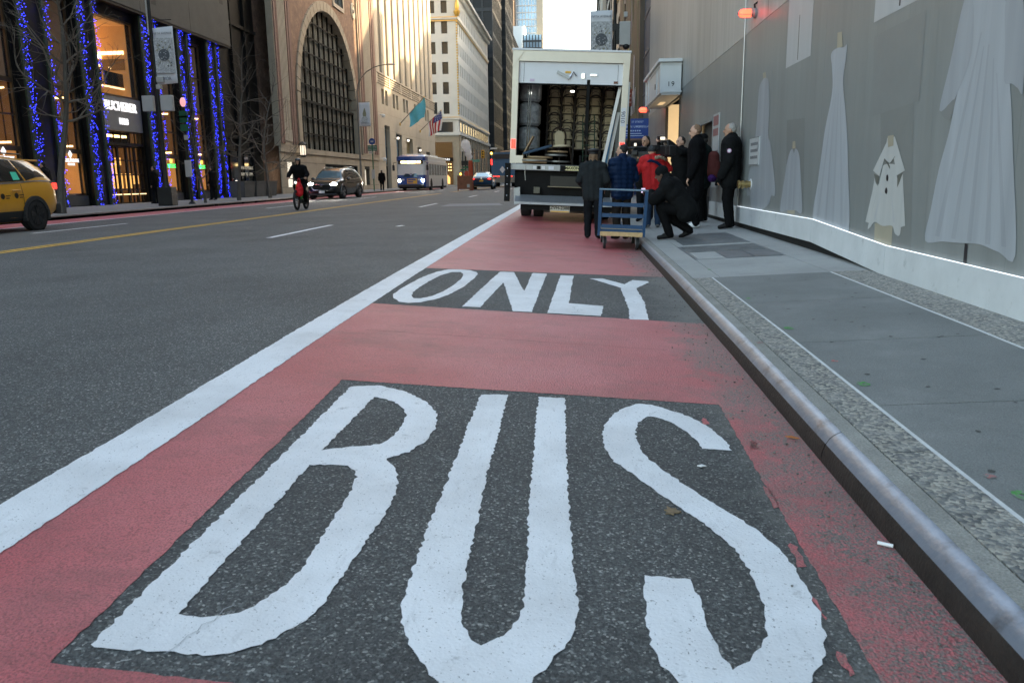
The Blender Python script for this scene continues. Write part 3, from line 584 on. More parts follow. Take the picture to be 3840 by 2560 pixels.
MB().box(XF-1.8,XF-.3,yb-.06,yb-.02,.35,2.9).build('interior_side',G_('interior_dark'),A,world=True); MB().box(XF-3.0,XF-.35,ya,yb,8.42,8.46).build('interior_ceiling',G_('interior_amber'),A,world=True)
for x,z,h in ((-1.5,1.0,.7),(-1.05,1.0,.7),(-.7,1.2,.45),(-1.5,2.1,.35)): MB().box(XF+x,XF+x+.3,yb-.09,yb-.065,z,z+h).build('display_panel',G_('display_warm'),A,world=True)
sg=MB().box(XF-.3,XF+.02,ya,yb,3.58,5.05).build('sign_panel',G_('stone_sign'),A,world=True)
text('sign_letters','BUCHERER',.56,G_('sign_white'),A,Vector((XF+.06,(ya+yb)/2+.0,4.62))-A.location,FACE_X,.03,.006,sx=.95)
text('sign_letters','1888',.40,G_('sign_white'),A,Vector((XF+.06,(ya+yb)/2+.1,3.98))-A.location,FACE_X,.03,.004,sx=.95)
window_x(A,XF-.15,ya,yb,3.02,3.56,G_('bronze_dark'),G_('glass_shop'),6,1,.05)
for q in range(6): MB().box(XF-1.0,XF-.8,ya+.2+q*.58,ya+.6+q*.58,3.36,3.46).build('ceiling_light',G_('lamp_warm'),A,world=True)
MB().box(XF-.2,XF+.05,ya,yb,2.94,3.02).build('door_lintel',G_('bronze_dark'),A,world=True)
MB().box(XF-1.9,XF-1.85,ya,yb,.3,2.95).build('interior_wall',G_('interior_dark'),A,world=True)
for q in range(5):
    dw=(yb-ya)/5; o=window_x(A,XF-.2,ya+q*dw,ya+(q+1)*dw,.3,2.93,G_('bronze_dark'),G_('glass_shop'),2 if q!=2 else 1,4,.07,'door')
    MB().box(XF-.12,XF-.06,ya+q*dw+.12,ya+q*dw+.6,.72,.76).build('door_pull',G_('lamp_soft'),A,world=True)
for y,z,h in ((ya+.35,.95,.75),(ya+1.75,.95,.95),(yb-.75,1.0,.6),(yb-.45,1.7,.5)): MB().box(XF-1.5,XF-1.45,y,y+.42,z,z+h).build('display_panel',G_('display_warm'),A,world=True)
for q in range(5): MB().ell((XF-1.2,ya+.7+.12*(q%3),1.9+.13*q),.035,6,5).build('pendant_lamp',G_('lamp_warm'),A,smooth=True,world=True)
def dia(y,z,r,mat): MB().prism([(XF-.02,y,z-r*1.2),(XF-.02,y+r,z),(XF-.02,y,z+r*1.2),(XF-.02,y-r,z)],(.03,0,0)).build('sign_emblem',mat,A,world=True)
for a,b in (win_y[1],win_y[2]):
    dia((a+b)/2,2.42,.13,G_('sign_white')); text('sign_letters','PATEK PHILIPPE',.19,G_('sign_white'),A,Vector((XF+.0,(a+b)/2,2.17))-A.location,FACE_X,.01,.004,sx=.8); text('sign_letters','GENEVE',.13,G_('sign_white'),A,Vector((XF+.0,(a+b)/2,2.02))-A.location,FACE_X,.01,.003)
for a,b in (win_y[3],win_y[4]):
    y=(a+b)/2
    text('sign_letters','ROLEX',.27,G_('sign_green'),A,Vector((XF+.0,y,2.08))-A.location,FACE_X,.01,.006)
    MB().prism([(XF-.02,y-.1,2.24),(XF-.02,y+.1,2.24),(XF-.02,y+.14,2.44),(XF-.02,y+.06,2.34),(XF-.02,y,2.46),(XF-.02,y-.06,2.34),(XF-.02,y-.14,2.44)],(.03,0,0)).build('sign_emblem',G_('sign_gold'),A,world=True)
# garlands of blue bulbs on the piers
names=['far left edge','second pier beside the taxi','right of the taxi roof','left of the entrance, outer','left of the entrance, inner','right of the entrance, inner','right of the entrance, outer','third pier, left','third pier, right','last pier, left','last pier, right']
gl=[(24.9,.34),(26.75,.3),(29.45,.44),(30.85,.3),(33.1,.44),(34.12,.28),(38.1,.46),(39.15,.26),(41.6,.44),(42.6,.3),(45.0,.42),(46.0,.3)]
where=['outermost on the left, by the frame edge','second from the left frame edge','wide one rising behind the taxi roof','narrow one beside the trunk of the nearest tree','wide one on the pier left of the entrance','narrow one at the left jamb of the entrance','wide one at the right jamb of the entrance','narrow one behind the banner lamp post','wide one right of the banner lamp post','narrow one behind the walk signal post','wide one left of the last pier','narrow one at the last pier before the dark tower']
for i,(y,wd) in enumerate(gl):
    t=thing('light_garland','blue light garland, '+where[i],'garland',(XF+.26,y,.3),0,'blue light garlands on the dark piers'); mb=MB(); gb=MB()
    rg=random.Random(i)
    for k in range(300):
        z=rg.uniform(.05,8.55); yy=rg.gauss(0,wd*.28); xx=.06+.10*rg.random(); s_=rg.uniform(.05,.11); a=rg.uniform(0,6.28)
        dx,dz=math.cos(a)*s_,math.sin(a)*s_
        mb.add([(xx,yy,z),(xx+.05*rg.random(),yy+dx,z+dz),(xx+.03,yy+dx*.3-dz*.35,z+dz*.3+dx*.35)],[(0,1,2)])
    mb.box(0,.07,-wd*.3,wd*.3,0,8.6)
    for k in range(int(260*wd/.4)):
        z=rg.uniform(.05,8.6); yy=rg.gauss(0,wd*.30); r=rg.choice((.007,.009,.012,.015))
        gb.ell((.17+.06*rg.random(),max(-wd*.6,min(wd*.6,yy)),z),r,5,4)
    mb.build('greenery',G_('garland_green'),t,fixn=False); gb.build('bulbs',G_('bulb_blue'),t,kind='stuff')
# ================================================================ black tower between
Bt=thing('black_tower','black glass and granite tower base recessed between the shop and the arched building','building',(XF-1,52,.3))
MB().box(XF-20,XF-1.2,46.95,55.85,-.2,70).build('wall',G_('granite_black'),Bt,world=True)
for i in range(4): MB().box(XF-1.2,XF-1.0,47.2+i*2.2,47.2+i*2.2+.12,-.2,70).build('mullion',G_('granite_black'),Bt,world=True)
for k in range(5): MB().box(XF-1.2,XF-1.04,47,55.8,4+k*7,4.2+k*7).build('spandrel',G_('granite_black'),Bt,world=True)
for i in range(3): MB().box(XF-1.19,XF-1.12,48+i*2.2,49.6+i*2.2,.3,3.2).build('window',G_('glass_dark'),Bt,world=True)
M('dim_sign',(.5,.5,.45),.6,em=(.8,.7,.5),es=.05,var=0)
text('sign_letters','OPEN TO PUBLIC',.28,G_('dim_sign'),Bt,Vector((XF-1.0,52.4,2.15))-Bt.location,FACE_X,.006); text('sign_letters','8AM  TO  10PM',.28,G_('dim_sign'),Bt,Vector((XF-1.0,52.4,1.75))-Bt.location,FACE_X,.006)
M('planter_concrete',(.09,.09,.088),.8,var=.2,vs=2)
for i,(y,lb) in enumerate(((46.2,'grey stone planter box nearest the last blue garland'),(48.0,'grey stone planter box between two others under the dark tower'),(49.8,'grey stone planter box under the dark wall sign'))):
    t=thing('planter',lb,'planter',(XF+1.2,y,SL(-19,y)),0,'planters below the dark tower'); MB().add([(-.4,-.7,0),(.4,-.7,0),(.4,.7,0),(-.4,.7,0),(-.48,-.8,.85),(.48,-.8,.85),(.48,.8,.85),(-.48,.8,.85)],[(3,2,1,0),(0,1,5,4),(1,2,6,5),(2,3,7,6),(3,0,4,7)]).build('body',G_('planter_concrete'),t,bevel=.015); MB().box(-.44,.44,-.74,.74,.78,.80).build('soil',M('soil',(.03,.022,.015),.95),t); MB().box(-.5,.5,-.82,.82,.85,.92).box(-.44,.44,-.74,.74,.83,.925).build('rim',G_('planter_concrete'),t)
# ================================================================ building with the great arch
Q=thing('arched_building','brown brick building with a giant arched window and limestone frame','building',(XF,70,.3))
yc,rad,zs=68.95,8.05,6.9
def arch_pts(r,zb,zsp,n=28): return [(yc-r,zb)]+[(yc-r*math.cos(math.pi*i/n),zsp+r*math.sin(math.pi*i/n)) for i in range(n+1)]+[(yc+r,zb)]
ap=arch_pts(rad,3.72,zs); ao=arch_pts(rad+.75,3.72,zs)
def face_strip(pa,pb,X,mat,name,d=.0,back=None):
    mb=MB(); n=len(pa)
    for i in range(n-1): mb.add([(X,*pa[i]),(X,*pa[i+1]),(X,*pb[i+1]),(X,*pb[i])],[(0,1,2,3)])
    if d:
        for i in range(n-1): mb.add([(X,*pa[i]),(X,*pa[i+1]),(X-d,*pa[i+1]),(X-d,*pa[i])],[(0,1,2,3)]); mb.add([(X,*pb[i]),(X,*pb[i+1]),(X-d,*pb[i+1]),(X-d,*pb[i])],[(0,1,2,3)])
    return mb.build(name,mat,Q,world=True)
# voussoirs of the arch surround, one stone each
for i in range(1,29):
    mb=MB(); g=.004
    a0,a1=math.pi*(i-1)/28+g,math.pi*i/28-g
    P=[(yc-rad*math.cos(a0),zs+rad*math.sin(a0)),(yc-rad*math.cos(a1),zs+rad*math.sin(a1)),(yc-(rad+.75)*math.cos(a1),zs+(rad+.75)*math.sin(a1)),(yc-(rad+.75)*math.cos(a0),zs+(rad+.75)*math.sin(a0))]
    mb.prism([(XF-.7,*p) for p in P],(.82,0,0)).build('arch_stone',G_('limestone'),Q,world=True)
for sy in (-1,1):
    for k in range(4): y=yc+sy*(rad+.375); MB().box(XF-.7,XF+.12,y-.375,y+.375,3.72+k*.795+.004,3.72+(k+1)*.795-.004).build('arch_stone',G_('limestone'),Q,world=True)
# brick field round the arch
ro=rad+.75; mb=MB(); outer=[(yc-ro-.65,3.72)]+[( (yc-ro-.65) if i<=7 else ((yc+ro+.65) if i>=21 else yc-(ro+.65)*math.cos(math.pi*(i)/28)*1.0), 31 if 7<=i<=21 else zs+ (31-zs)*min(1,(i if i<=14 else 28-i)/7)) for i in range(29)]+[(yc+ro+.65,3.72)]
mb=MB()
for i in range(len(ao)-1): mb.add([(XF,*ao[i]),(XF,*ao[i+1]),(XF,*outer[i+1]),(XF,*outer[i])],[(0,1,2,3)])
mb.build('brick_wall',G_('brick_brown'),Q,world=True)
# glazing
gx=XF-.55
def arch_top(y): d=abs(y-yc); return zs+math.sqrt(max(0,rad*rad-d*d)) if d<rad else zs
mb=MB(); vs=[(gx-.02,*p) for p in ap]; mb.add(vs,[tuple(range(len(vs)))]).build('curtain_wall',G_('curtain'),Q,world=True,fixn=False)
cols=[yc-rad+.02+ (2*rad-.04)*i/12 for i in range(13)]; rows=[3.72+1.24*i for i in range(10)]
for i in range(12):
    for j in range(9):
        y0,y1=cols[i]+.06,cols[i+1]-.06; z0,z1=rows[j]+.05,rows[j+1]-.05
        t0,t1=arch_top(y0)-.03,arch_top(y1)-.03
        if max(t0,t1)<z0+.15: continue
        P=[(y0,z0),(y1,z0)]+([(y1,min(z1,t1))] if t1>z0 else [])+([((y0+y1)/2,min(z1,arch_top((y0+y1)/2)-.03))] if min(t0,t1)<z1 else [])+([(y0,min(z1,t0))] if t0>z0 else [])
        if len(P)<3: continue
        MB().add([(gx+.1,*p) for p in P],[tuple(range(len(P)))]).build('pane',M('pane_arch',(.03,.032,.03),.04,alpha=.16,var=0,spec=.4),Q,world=True,fixn=False)
fm=MB()
for i in range(36):
    y=yc-rad+.2+(2*rad-.4)*i/35; tp=arch_top(y)-.1
    MB().add([(gx+.0,y-.10,3.74),(gx+.06,y,3.74),(gx+.0,y+.10,3.74),(gx+.0,y-.10,tp),(gx+.06,y,tp),(gx+.0,y+.10,tp)],[(0,1,4,3),(1,2,5,4)]).build('curtain_fold',M('curtain_light',(.42,.41,.35),.85,var=.55,vs=2.5,stretch=(1,2,.3)),Q,world=True)
for y in cols: MB().box(gx+.12,gx+.26,y-.06,y+.06,3.72,arch_top(y)).build('mullion',G_('steel_mullion'),Q,world=True)
for j,z in enumerate(rows):
    if z>zs+rad-.3: continue
    hw=math.sqrt(max(.01,rad*rad-max(0,z-zs)**2)); MB().box(gx+.13,gx+.30 if j in (3,) else gx+.25,yc-hw,yc+hw,z-(.09 if j==3 else .05),z+(.09 if j==3 else .05)).build('transom',G_('steel_mullion'),Q,world=True)
# pilasters either side with rose strips
def pilaster(y0,y1,z1,k):
    MB().box(XF-.3,XF+.15,y0,y1,3.72,z1).build('pilaster',G_('limestone'),Q,world=True)
    w_=(y1-y0)
    for f0,f1,mt in ((.04,.14,'stone_rose'),(.17,.22,'stone_rose'),(.70,.78,'stone_rose'),(.82,.95,'stone_rose')): MB().box(XF+.15,XF+.22,y0+w_*f0,y0+w_*f1,3.9,z1).build('pilaster_strip',G_(mt),Q,world=True)
    for q in range(6): MB().box(XF+.15,XF+.19,y0+w_*(.27+q*.07),y0+w_*(.30+q*.07),7 if q%2 else 4.6,z1).build('flute',G_('limestone_pale'),Q,world=True)
    for q in range(5): MB().box(XF+.15,XF+.2,y0+w_*(.25+q*.09),y0+w_*(.31+q*.09),4.1,4.9).build('carved_panel',G_('limestone_pale'),Q,world=True)
pilaster(55.9,59.5,31,0); pilaster(78.4,85.0,31,1)
MB().box(XF-10,XF-1.3,55.9,85,-.2,40).build('back_mass',G_('brick_brown'),Q,world=True)
# base: sill course and ashlar
base_h=[(57.2,59.0,.85,2.65),(66.2,76.4,.3,2.55),(79.0,81.0,.5,2.4)]
wall_x('wall',G_('joint_dark'),Q,XF-.02,55.9,85,-.2,3.72,base_h,.5)
yv=[55.9,57.2,59.0,61.4,63.8,66.2,68.8,71.3,73.8,76.4,79.0,81.0,83,85]; zv=[.0,.85,2.65,3.3,3.72]
for a,b in zip(yv,yv[1:]):
    for c,e in zip(zv,zv[1:]):
        my,mz=(a+b)/2,(c+e)/2
        if any(h[0]<my<h[1] and h[2]<mz<h[3] for h in base_h): continue
        MB().box(XF-.02,XF+(.14 if c>=3.3 else .05),a+.012,b-.012,c+.012,e-.012).build('ashlar_block',G_('limestone'),Q,world=True)
MB().box(XF-.3,XF-.25,57.2,59,.85,2.65).build('lit_poster',G_('poster_lit'),Q,world=True)
for a,b in ((66.2,68.6),(68.6,71.2),(71.2,73.8),(73.8,76.4)): window_x(Q,XF-.4,a,b,.3,2.55,G_('steel_mullion'),G_('shop_green'),2,1,.07)
window_x(Q,XF-.4,79,81,.5,2.4,G_('bronze'),G_('poster_lit'),1,1,.06)
MB().lathe([(.0,0),(.75,0),(.75,.06),(.6,.12),(.55,.05),(.2,.05),(.12,.16),(0,.16)],(XF,77.5,16.7),20,'x').build('medallion',G_('limestone_pale'),Q,smooth=True,world=True)
MB().box(XF,XF+.1,71,74.3,15.9,16.2).box(XF,XF+.1,71,71.3,16.2,19).box(XF,XF+.1,74,74.3,16.2,19).build('window_surround',G_('limestone_pale'),Q,world=True); window_x(Q,XF+.01,71.3,74,16.2,19,G_('steel_mullion'),G_('window_dark'),2,2,.1)
# ================================================================ limestone building with tall piers
T=thing('pier_building','tall limestone building with sunlit vertical piers above a plain stone base','building',(XF,103,.3))
hl=[]
for y in (87.7,93.2,98.9,105.6,113.4): hl+=[(y,y+1.15,9.35,10.95),(y+1.75,y+2.9,9.35,10.95)]
gr=[(88.5,91.0,.3,7.2),(94.2,97.3,.3,6.6),(100.0,104,.3,6.4),(107.2,109.7,.3,5.6),(113.5,116.4,.3,5.2)]
wall_x('wall',G_('limestone_pale'),T,XF,85.0,121,-.2,11.3,hl+gr,.6)
for z in (1.6,3.3,5.0,6.7,8.4): MB().box(XF-.001,XF+.012,85.05,121,z,z+.025).build('course_line',G_('limestone'),T,world=True)
for h in hl: window_x(T,XF-.55,*h,G_('bronze_dark'),G_('window_dark'),1,1,.06)
for i,h in enumerate(gr):
    if i==2: window_x(T,XF-.5,h[0],h[1],h[2],4.2,G_('bronze_dark'),G_('window_dark'),2,1,.1,'door'); MB().box(XF-.55,XF-.45,h[0],h[1],4.2,h[3]).build('transom_panel',G_('brass_plate'),T,world=True)
    else: window_x(T,XF-.5,h[0],h[1],3.0,h[3],G_('bronze_dark'),G_('blue_blind') if i<2 else G_('window_dark'),1,1,.08); window_x(T,XF-.5,h[0],h[1],.3,2.9,G_('bronze_dark'),G_('window_dark'),1,1,.08,'door')
for k in range(6):
    y0=85.1+k*6; MB().box(XF,XF+.1,y0,y0+.7,11.3,12.35).build('band_block',G_('limestone_pale'),T,world=True)
    for q in range(4): MB().box(XF-.05,XF+.08,y0+.7,y0+6.0,11.36+q*.25,11.5+q*.25).build('band_rib',G_('limestone_pale'),T,world=True)
MB().box(XF-.08,XF-.06,85.05,121,11.3,12.35).build('band_back',G_('limestone'),T,world=True)
MB().box(XF-.02,XF+.16,85.05,121,12.35,12.5).build('ledge',G_('limestone_pale'),T,world=True)
n=11; st=(121-85.0)/n
for k in range(n):
    y0=85.0+k*st
    MB().prism([(XF-.5,y0+.0,12.5),(XF+.02,y0+.12,12.5),(XF+.14,y0+.5,12.5),(XF+.14,y0+1.75,12.5),(XF+.02,y0+2.1,12.5),(XF-.5,y0+2.2,12.5)],(0,0,45)).build('pier',G_('limestone_pale'),T,world=True)
    for z in range(8): window_x(T,XF-.48,y0+2.22,y0+st-.02,12.6+z*5.2,12.6+z*5.2+3.6,G_('bronze_dark'),G_('window_dark'),1,2,.06)
    for z in range(8): MB().box(XF-.49,XF-.42,y0+2.2,y0+st,16.2+z*5.2,17.8+z*5.2).build('spandrel',G_('limestone'),T,world=True)
MB().box(XF-20,XF-.5,85.02,121,-.2,57.5).build('back_mass',G_('limestone_pale'),T,world=True)
M('camera_white',(.7,.7,.7),.4)
# ================================================================ white corner building with gilded trim
K=thing('corner_building','white stone corner building with gold trim, rows of windows and lattice shop front','building',(XF,147,.3))
y0k=147.0; zr=[12.9+3.41*i for i in range(6)]
wall_x('wall',G_('white_terracotta'),K,XF,y0k,200,9.0,34.0,[(y0k+1.2+2.55*c,y0k+2.3+2.55*c,z,z+2.05) for c in range(20) for z in zr],.5)
for c in range(20):
    for z in zr: window_x(K,XF-.4,y0k+1.2+2.55*c,y0k+2.3+2.55*c,z,z+2.05,G_('bronze_dark'),G_('window_dark'),1,2,.07)
# face towards the camera (plane y = 147)
hs=[(XF-1.6-2.2*c-1.08,XF-1.6-2.2*c,z,z+2.05) for c in range(6) for z in zr]
mb=MB(); xs=sorted(set([XF-14,XF]+[q for h in hs for q in h[:2]])); zz=sorted(set([9.0,34]+[q for h in hs for q in h[2:]]))
for a,b in zip(xs,xs[1:]):
    for c,e in zip(zz,zz[1:]):
        if any(h[0]<(a+b)/2<h[1] and h[2]<(c+e)/2<h[3] for h in hs): continue
        mb.add([(a,y0k,c),(b,y0k,c),(b,y0k,e),(a,y0k,e)],[(0,1,2,3)])
for h in hs:
    a,b,c,e=h
    for (p,q),(r,t) in (((a,c),(b,c)),((b,c),(b,e)),((b,e),(a,e)),((a,e),(a,c))): mb.add([(p,y0k,q),(r,y0k,t),(r,y0k+.5,t),(p,y0k+.5,q)],[(0,1,2,3)])
mb.build('wall',G_('white_terracotta'),K,world=True,fixn=False)
for h in hs:
    o=window_x(K,h[0],0,1.08,h[2],h[2]+2.05,G_('bronze_dark'),G_('window_dark'),1,2,.07); o.rotation_euler=(0,0,R_(-90)); o.location=Vector((h[0],y0k+.42,h[2]))-K.location
for z,hh,pr in ((9.2,.5,.35),(11.9,.35,.2),(12.35,.18,.12),(28.9,.25,.3)): MB().box(XF-14,XF+pr,y0k-pr,200,z,z+hh).build('string_course',G_('white_terracotta'),K,world=True)
for z in (12.25,29.2,28.6): MB().box(XF-14,XF+.22,y0k-.22,200,z,z+.1).build('gilt_band',G_('gilding'),K,world=True)
for z in (33.2,33.7): MB().box(XF-14,XF+.6+(z-33.2),y0k-.6-(z-33.2),200,z,z+.48).build('cornice',G_('white_terracotta'),K,world=True)
for i in range(24): MB().box(XF-.4-i*.6,XF-.15-i*.6,y0k-.55,y0k,32.85,33.19).build('bracket',G_('white_terracotta'),K,world=True)
for i in range(60): MB().box(XF,XF+.55,y0k+.3+i*.88,y0k+.6+i*.88,32.85,33.19).build('bracket',G_('white_terracotta'),K,world=True)
for i in range(34): MB().ell((XF+.05,y0k-.05,12.9+i*.47),(.16,.16,.2),7,5).build('gilt_bead',G_('gilding'),K,smooth=True,world=True)
MB().lathe([(0,0),(.3,0),(.55,.5),(.6,.9),(.3,1.0),(.42,1.6),(.3,2.4),(.16,2.7),(.2,3.0),(0,3.2)],(XF+.2,y0k-.2,29.3),12).build('corner_figure',G_('gilding'),K,smooth=True,world=True)
# lower floors
MB().box(XF-14,XF-.02,y0k+.02,200,-.2,9.0).build('lower_wall',G_('limestone'),K,world=True)
for i in range(14): MB().box(XF-.02,XF+.25,y0k+.2+i*3.8,y0k+1.3+i*3.8,-.2,9.2).build('pilaster',G_('limestone'),K,world=True)
for i in range(13): window_x(K,XF+.0,y0k+1.5+i*3.8,y0k+3.8+i*3.8,9.8,11.6,G_('bronze_dark'),G_('window_dark'),2,1,.1); window_x(K,XF+.0,y0k+1.5+i*3.8,y0k+3.8+i*3.8,1.2,7.6,G_('bronze_dark'),G_('interior_warm') if i%2 else G_('window_dark'),2,2,.1)
lx0,lx1=XF-4.7,XF-1.25
MB().box(lx0,lx1,y0k-.05,y0k,.5,8.0).build('shop_window',G_('interior_dark'),K,world=True)
MB().box(lx0-.2,lx1+.2,y0k-.1,y0k-.04,9.7,11.5).build('window',G_('window_dark'),K,world=True)
for i in range(9):
    for j in range(18):
        x=lx0+.2+i*.38; z=.7+j*.4
        for sgn in (-1,1): MB().bar((x-.16*sgn,y0k-.14,z),(x+.16*sgn,y0k-.14,z+.38),.06,.05).build('lattice_bar',G_('lattice_gold'),K,world=True)
MB().box(lx0-.1,lx1+.1,y0k-.3,y0k-.18,4.6,5.25).build('sign_band',G_('granite_black'),K,world=True)
text('sign_letters','BVLGARI',.5,G_('sign_white'),K,Vector(((lx0+lx1)/2+.05,y0k-.32,4.92))-K.location,FACE_S,.01,.01,spacing=1.25)
for j in range(3):
    for i in range(8): MB().ell((lx0+.3+i*.4,y0k-.2,3.0+j*.55),.09,6,5).build('shop_lamp',G_('lamp_warm'),K,smooth=True,world=True)
MB().prism([(lx0+2.1,y0k-.2,.6),(lx0+2.9,y0k-.2,.6),(lx0+2.9,y0k-.2,1.7),(lx0+2.5,y0k-.2,2.2),(lx0+2.1,y0k-.2,1.7)],(0,.05,0)).build('lit_doorway',G_('display_warm'),K,world=True)
MB().box(XF-14,XF-.02,y0k+.02,200,9.0,33.2).build('core',G_('white_terracotta'),K,world=True) if False else None
MB().box(XF-14,XF-.6,y0k+.6,199.9,9.0,34.1).build('core',M('core_dark',(.03,.03,.03),.8),K,world=True)
# ================================================================ far towers
def tower(name,label,x0,x1,y0,y1,h,mw,mb_,nz,nx,ny,proud=.15,wmat=None):
    t=thing(name,label,'building',((x0+x1)/2,(y0+y1)/2,.2)); MB().box(x0,x1,y0,y1,-.3,h).build('wall',mw,t,world=True)
    me=MB().box(x0-proud,x1+proud,y0-proud,y1+proud,0,.8).mesh('floor_band',mb_,t.location)
    for k in range(nz):
        o=link('floor_band',me,t); o.location=(0,0,4+k*(h-4)/nz)
    for k in range(nx): x=x0+(x1-x0)*k/nx; MB().box(x,x+.4,y0-proud*1.6,y0,-.3,h).build('mullion',mb_,t,world=True)
    for k in range(ny): y=y0+(y1-y0)*k/ny; MB().box(x1,x1+proud*1.6,y,y+.5,-.3,h).build('mullion',mb_,t,world=True)
    return t
tower('dark_tower','black glass tower beyond the white corner building','',1,1,1,1,G_('dark_tower'),G_('tower_band'),1,1,1) if False else None
tower('dark_tower','tall black glass tower directly behind the white corner building',-40,XF+.6,206,232,90,G_('dark_tower'),G_('tower_band'),16,8,10)
tower('dark_tower','lower black block in front of the far brown slab',-34,XF+1.4,236,262,52,G_('dark_tower'),G_('tower_band'),12,5,10)
tower('dark_tower','third black block down the avenue with stepped top',-34,-19.4,266,300,47,G_('dark_tower'),G_('tower_band'),11,4,10)
tower('pale_tower','pale white tower rising behind the black towers',-47,-35.2,420,440,140,G_('tower_white'),G_('tower_glass'),20,4,4)
tower('brown_tower','narrow brown slab tower beside the bright sky',-33,-28.4,398,440,110,G_('tower_brown'),G_('tower_brown'),4,6,3)
gt=thing('glass_tower','blue glass tower with white grid ahead above the truck','building',(-20,420,.2))
MB().box(-28.2,-14.8,415,440,-.3,130).build('wall',G_('tower_glass'),gt,world=True)
for i in range(7): MB().box(-28.2+i*1.55,-27.9+i*1.55,414.6,415,-.3,130).build('mullion',G_('tower_white'),gt,world=True)
for k in range(30): MB().box(-28.3,-14.7,414.7,415.05,30+k*3.2,30.5+k*3.2).build('floor_band',G_('tower_white'),gt,world=True)
MB().box(-18,-14.7,414.5,414.7,-.3,130).build('end_bay',M('tower_sand',(.46,.42,.34),.6,var=.1),gt,world=True)
ct=thing('white_tower','low white tower with a rounded corner in front of the glass tower','building',(-25.5,400,.2))
MB().add(*(lambda P:([(x,y,z) for z in (-.3,72) for x,y in P],[tuple(range(len(P)-1,-1,-1)),tuple(range(len(P),2*len(P)))]+[(i,(i+1)%len(P),(i+1)%len(P)+len(P),i+len(P)) for i in range(len(P))]))([(-28.2,396),(-24.5,396)]+[(-24.5+1.8*math.sin(a*.39),397.8-1.8*math.cos(a*.39)) for a in range(5)]+[(-22.7,410),(-28.2,410)])).build('wall',G_('tower_white'),ct,world=True,smooth=True)
tower('blue_block','low blue glazed block below the glass tower',-23,-14.6,385,395,66,G_('tower_glass'),G_('tower_band'),20,6,4)
M('stone_far',(.36,.34,.30),.8,var=.1,vs=.3)
tower('stone_tower','grey stone tower stepping down to the right of the sky',7.2,24,180,200,60,G_('stone_far'),G_('stone_far'),10,5,5)
MB().box(6.2,7.3,181,199,-.3,43).build('wall',G_('stone_far'),bpy.data.objects['stone_tower'],world=True)
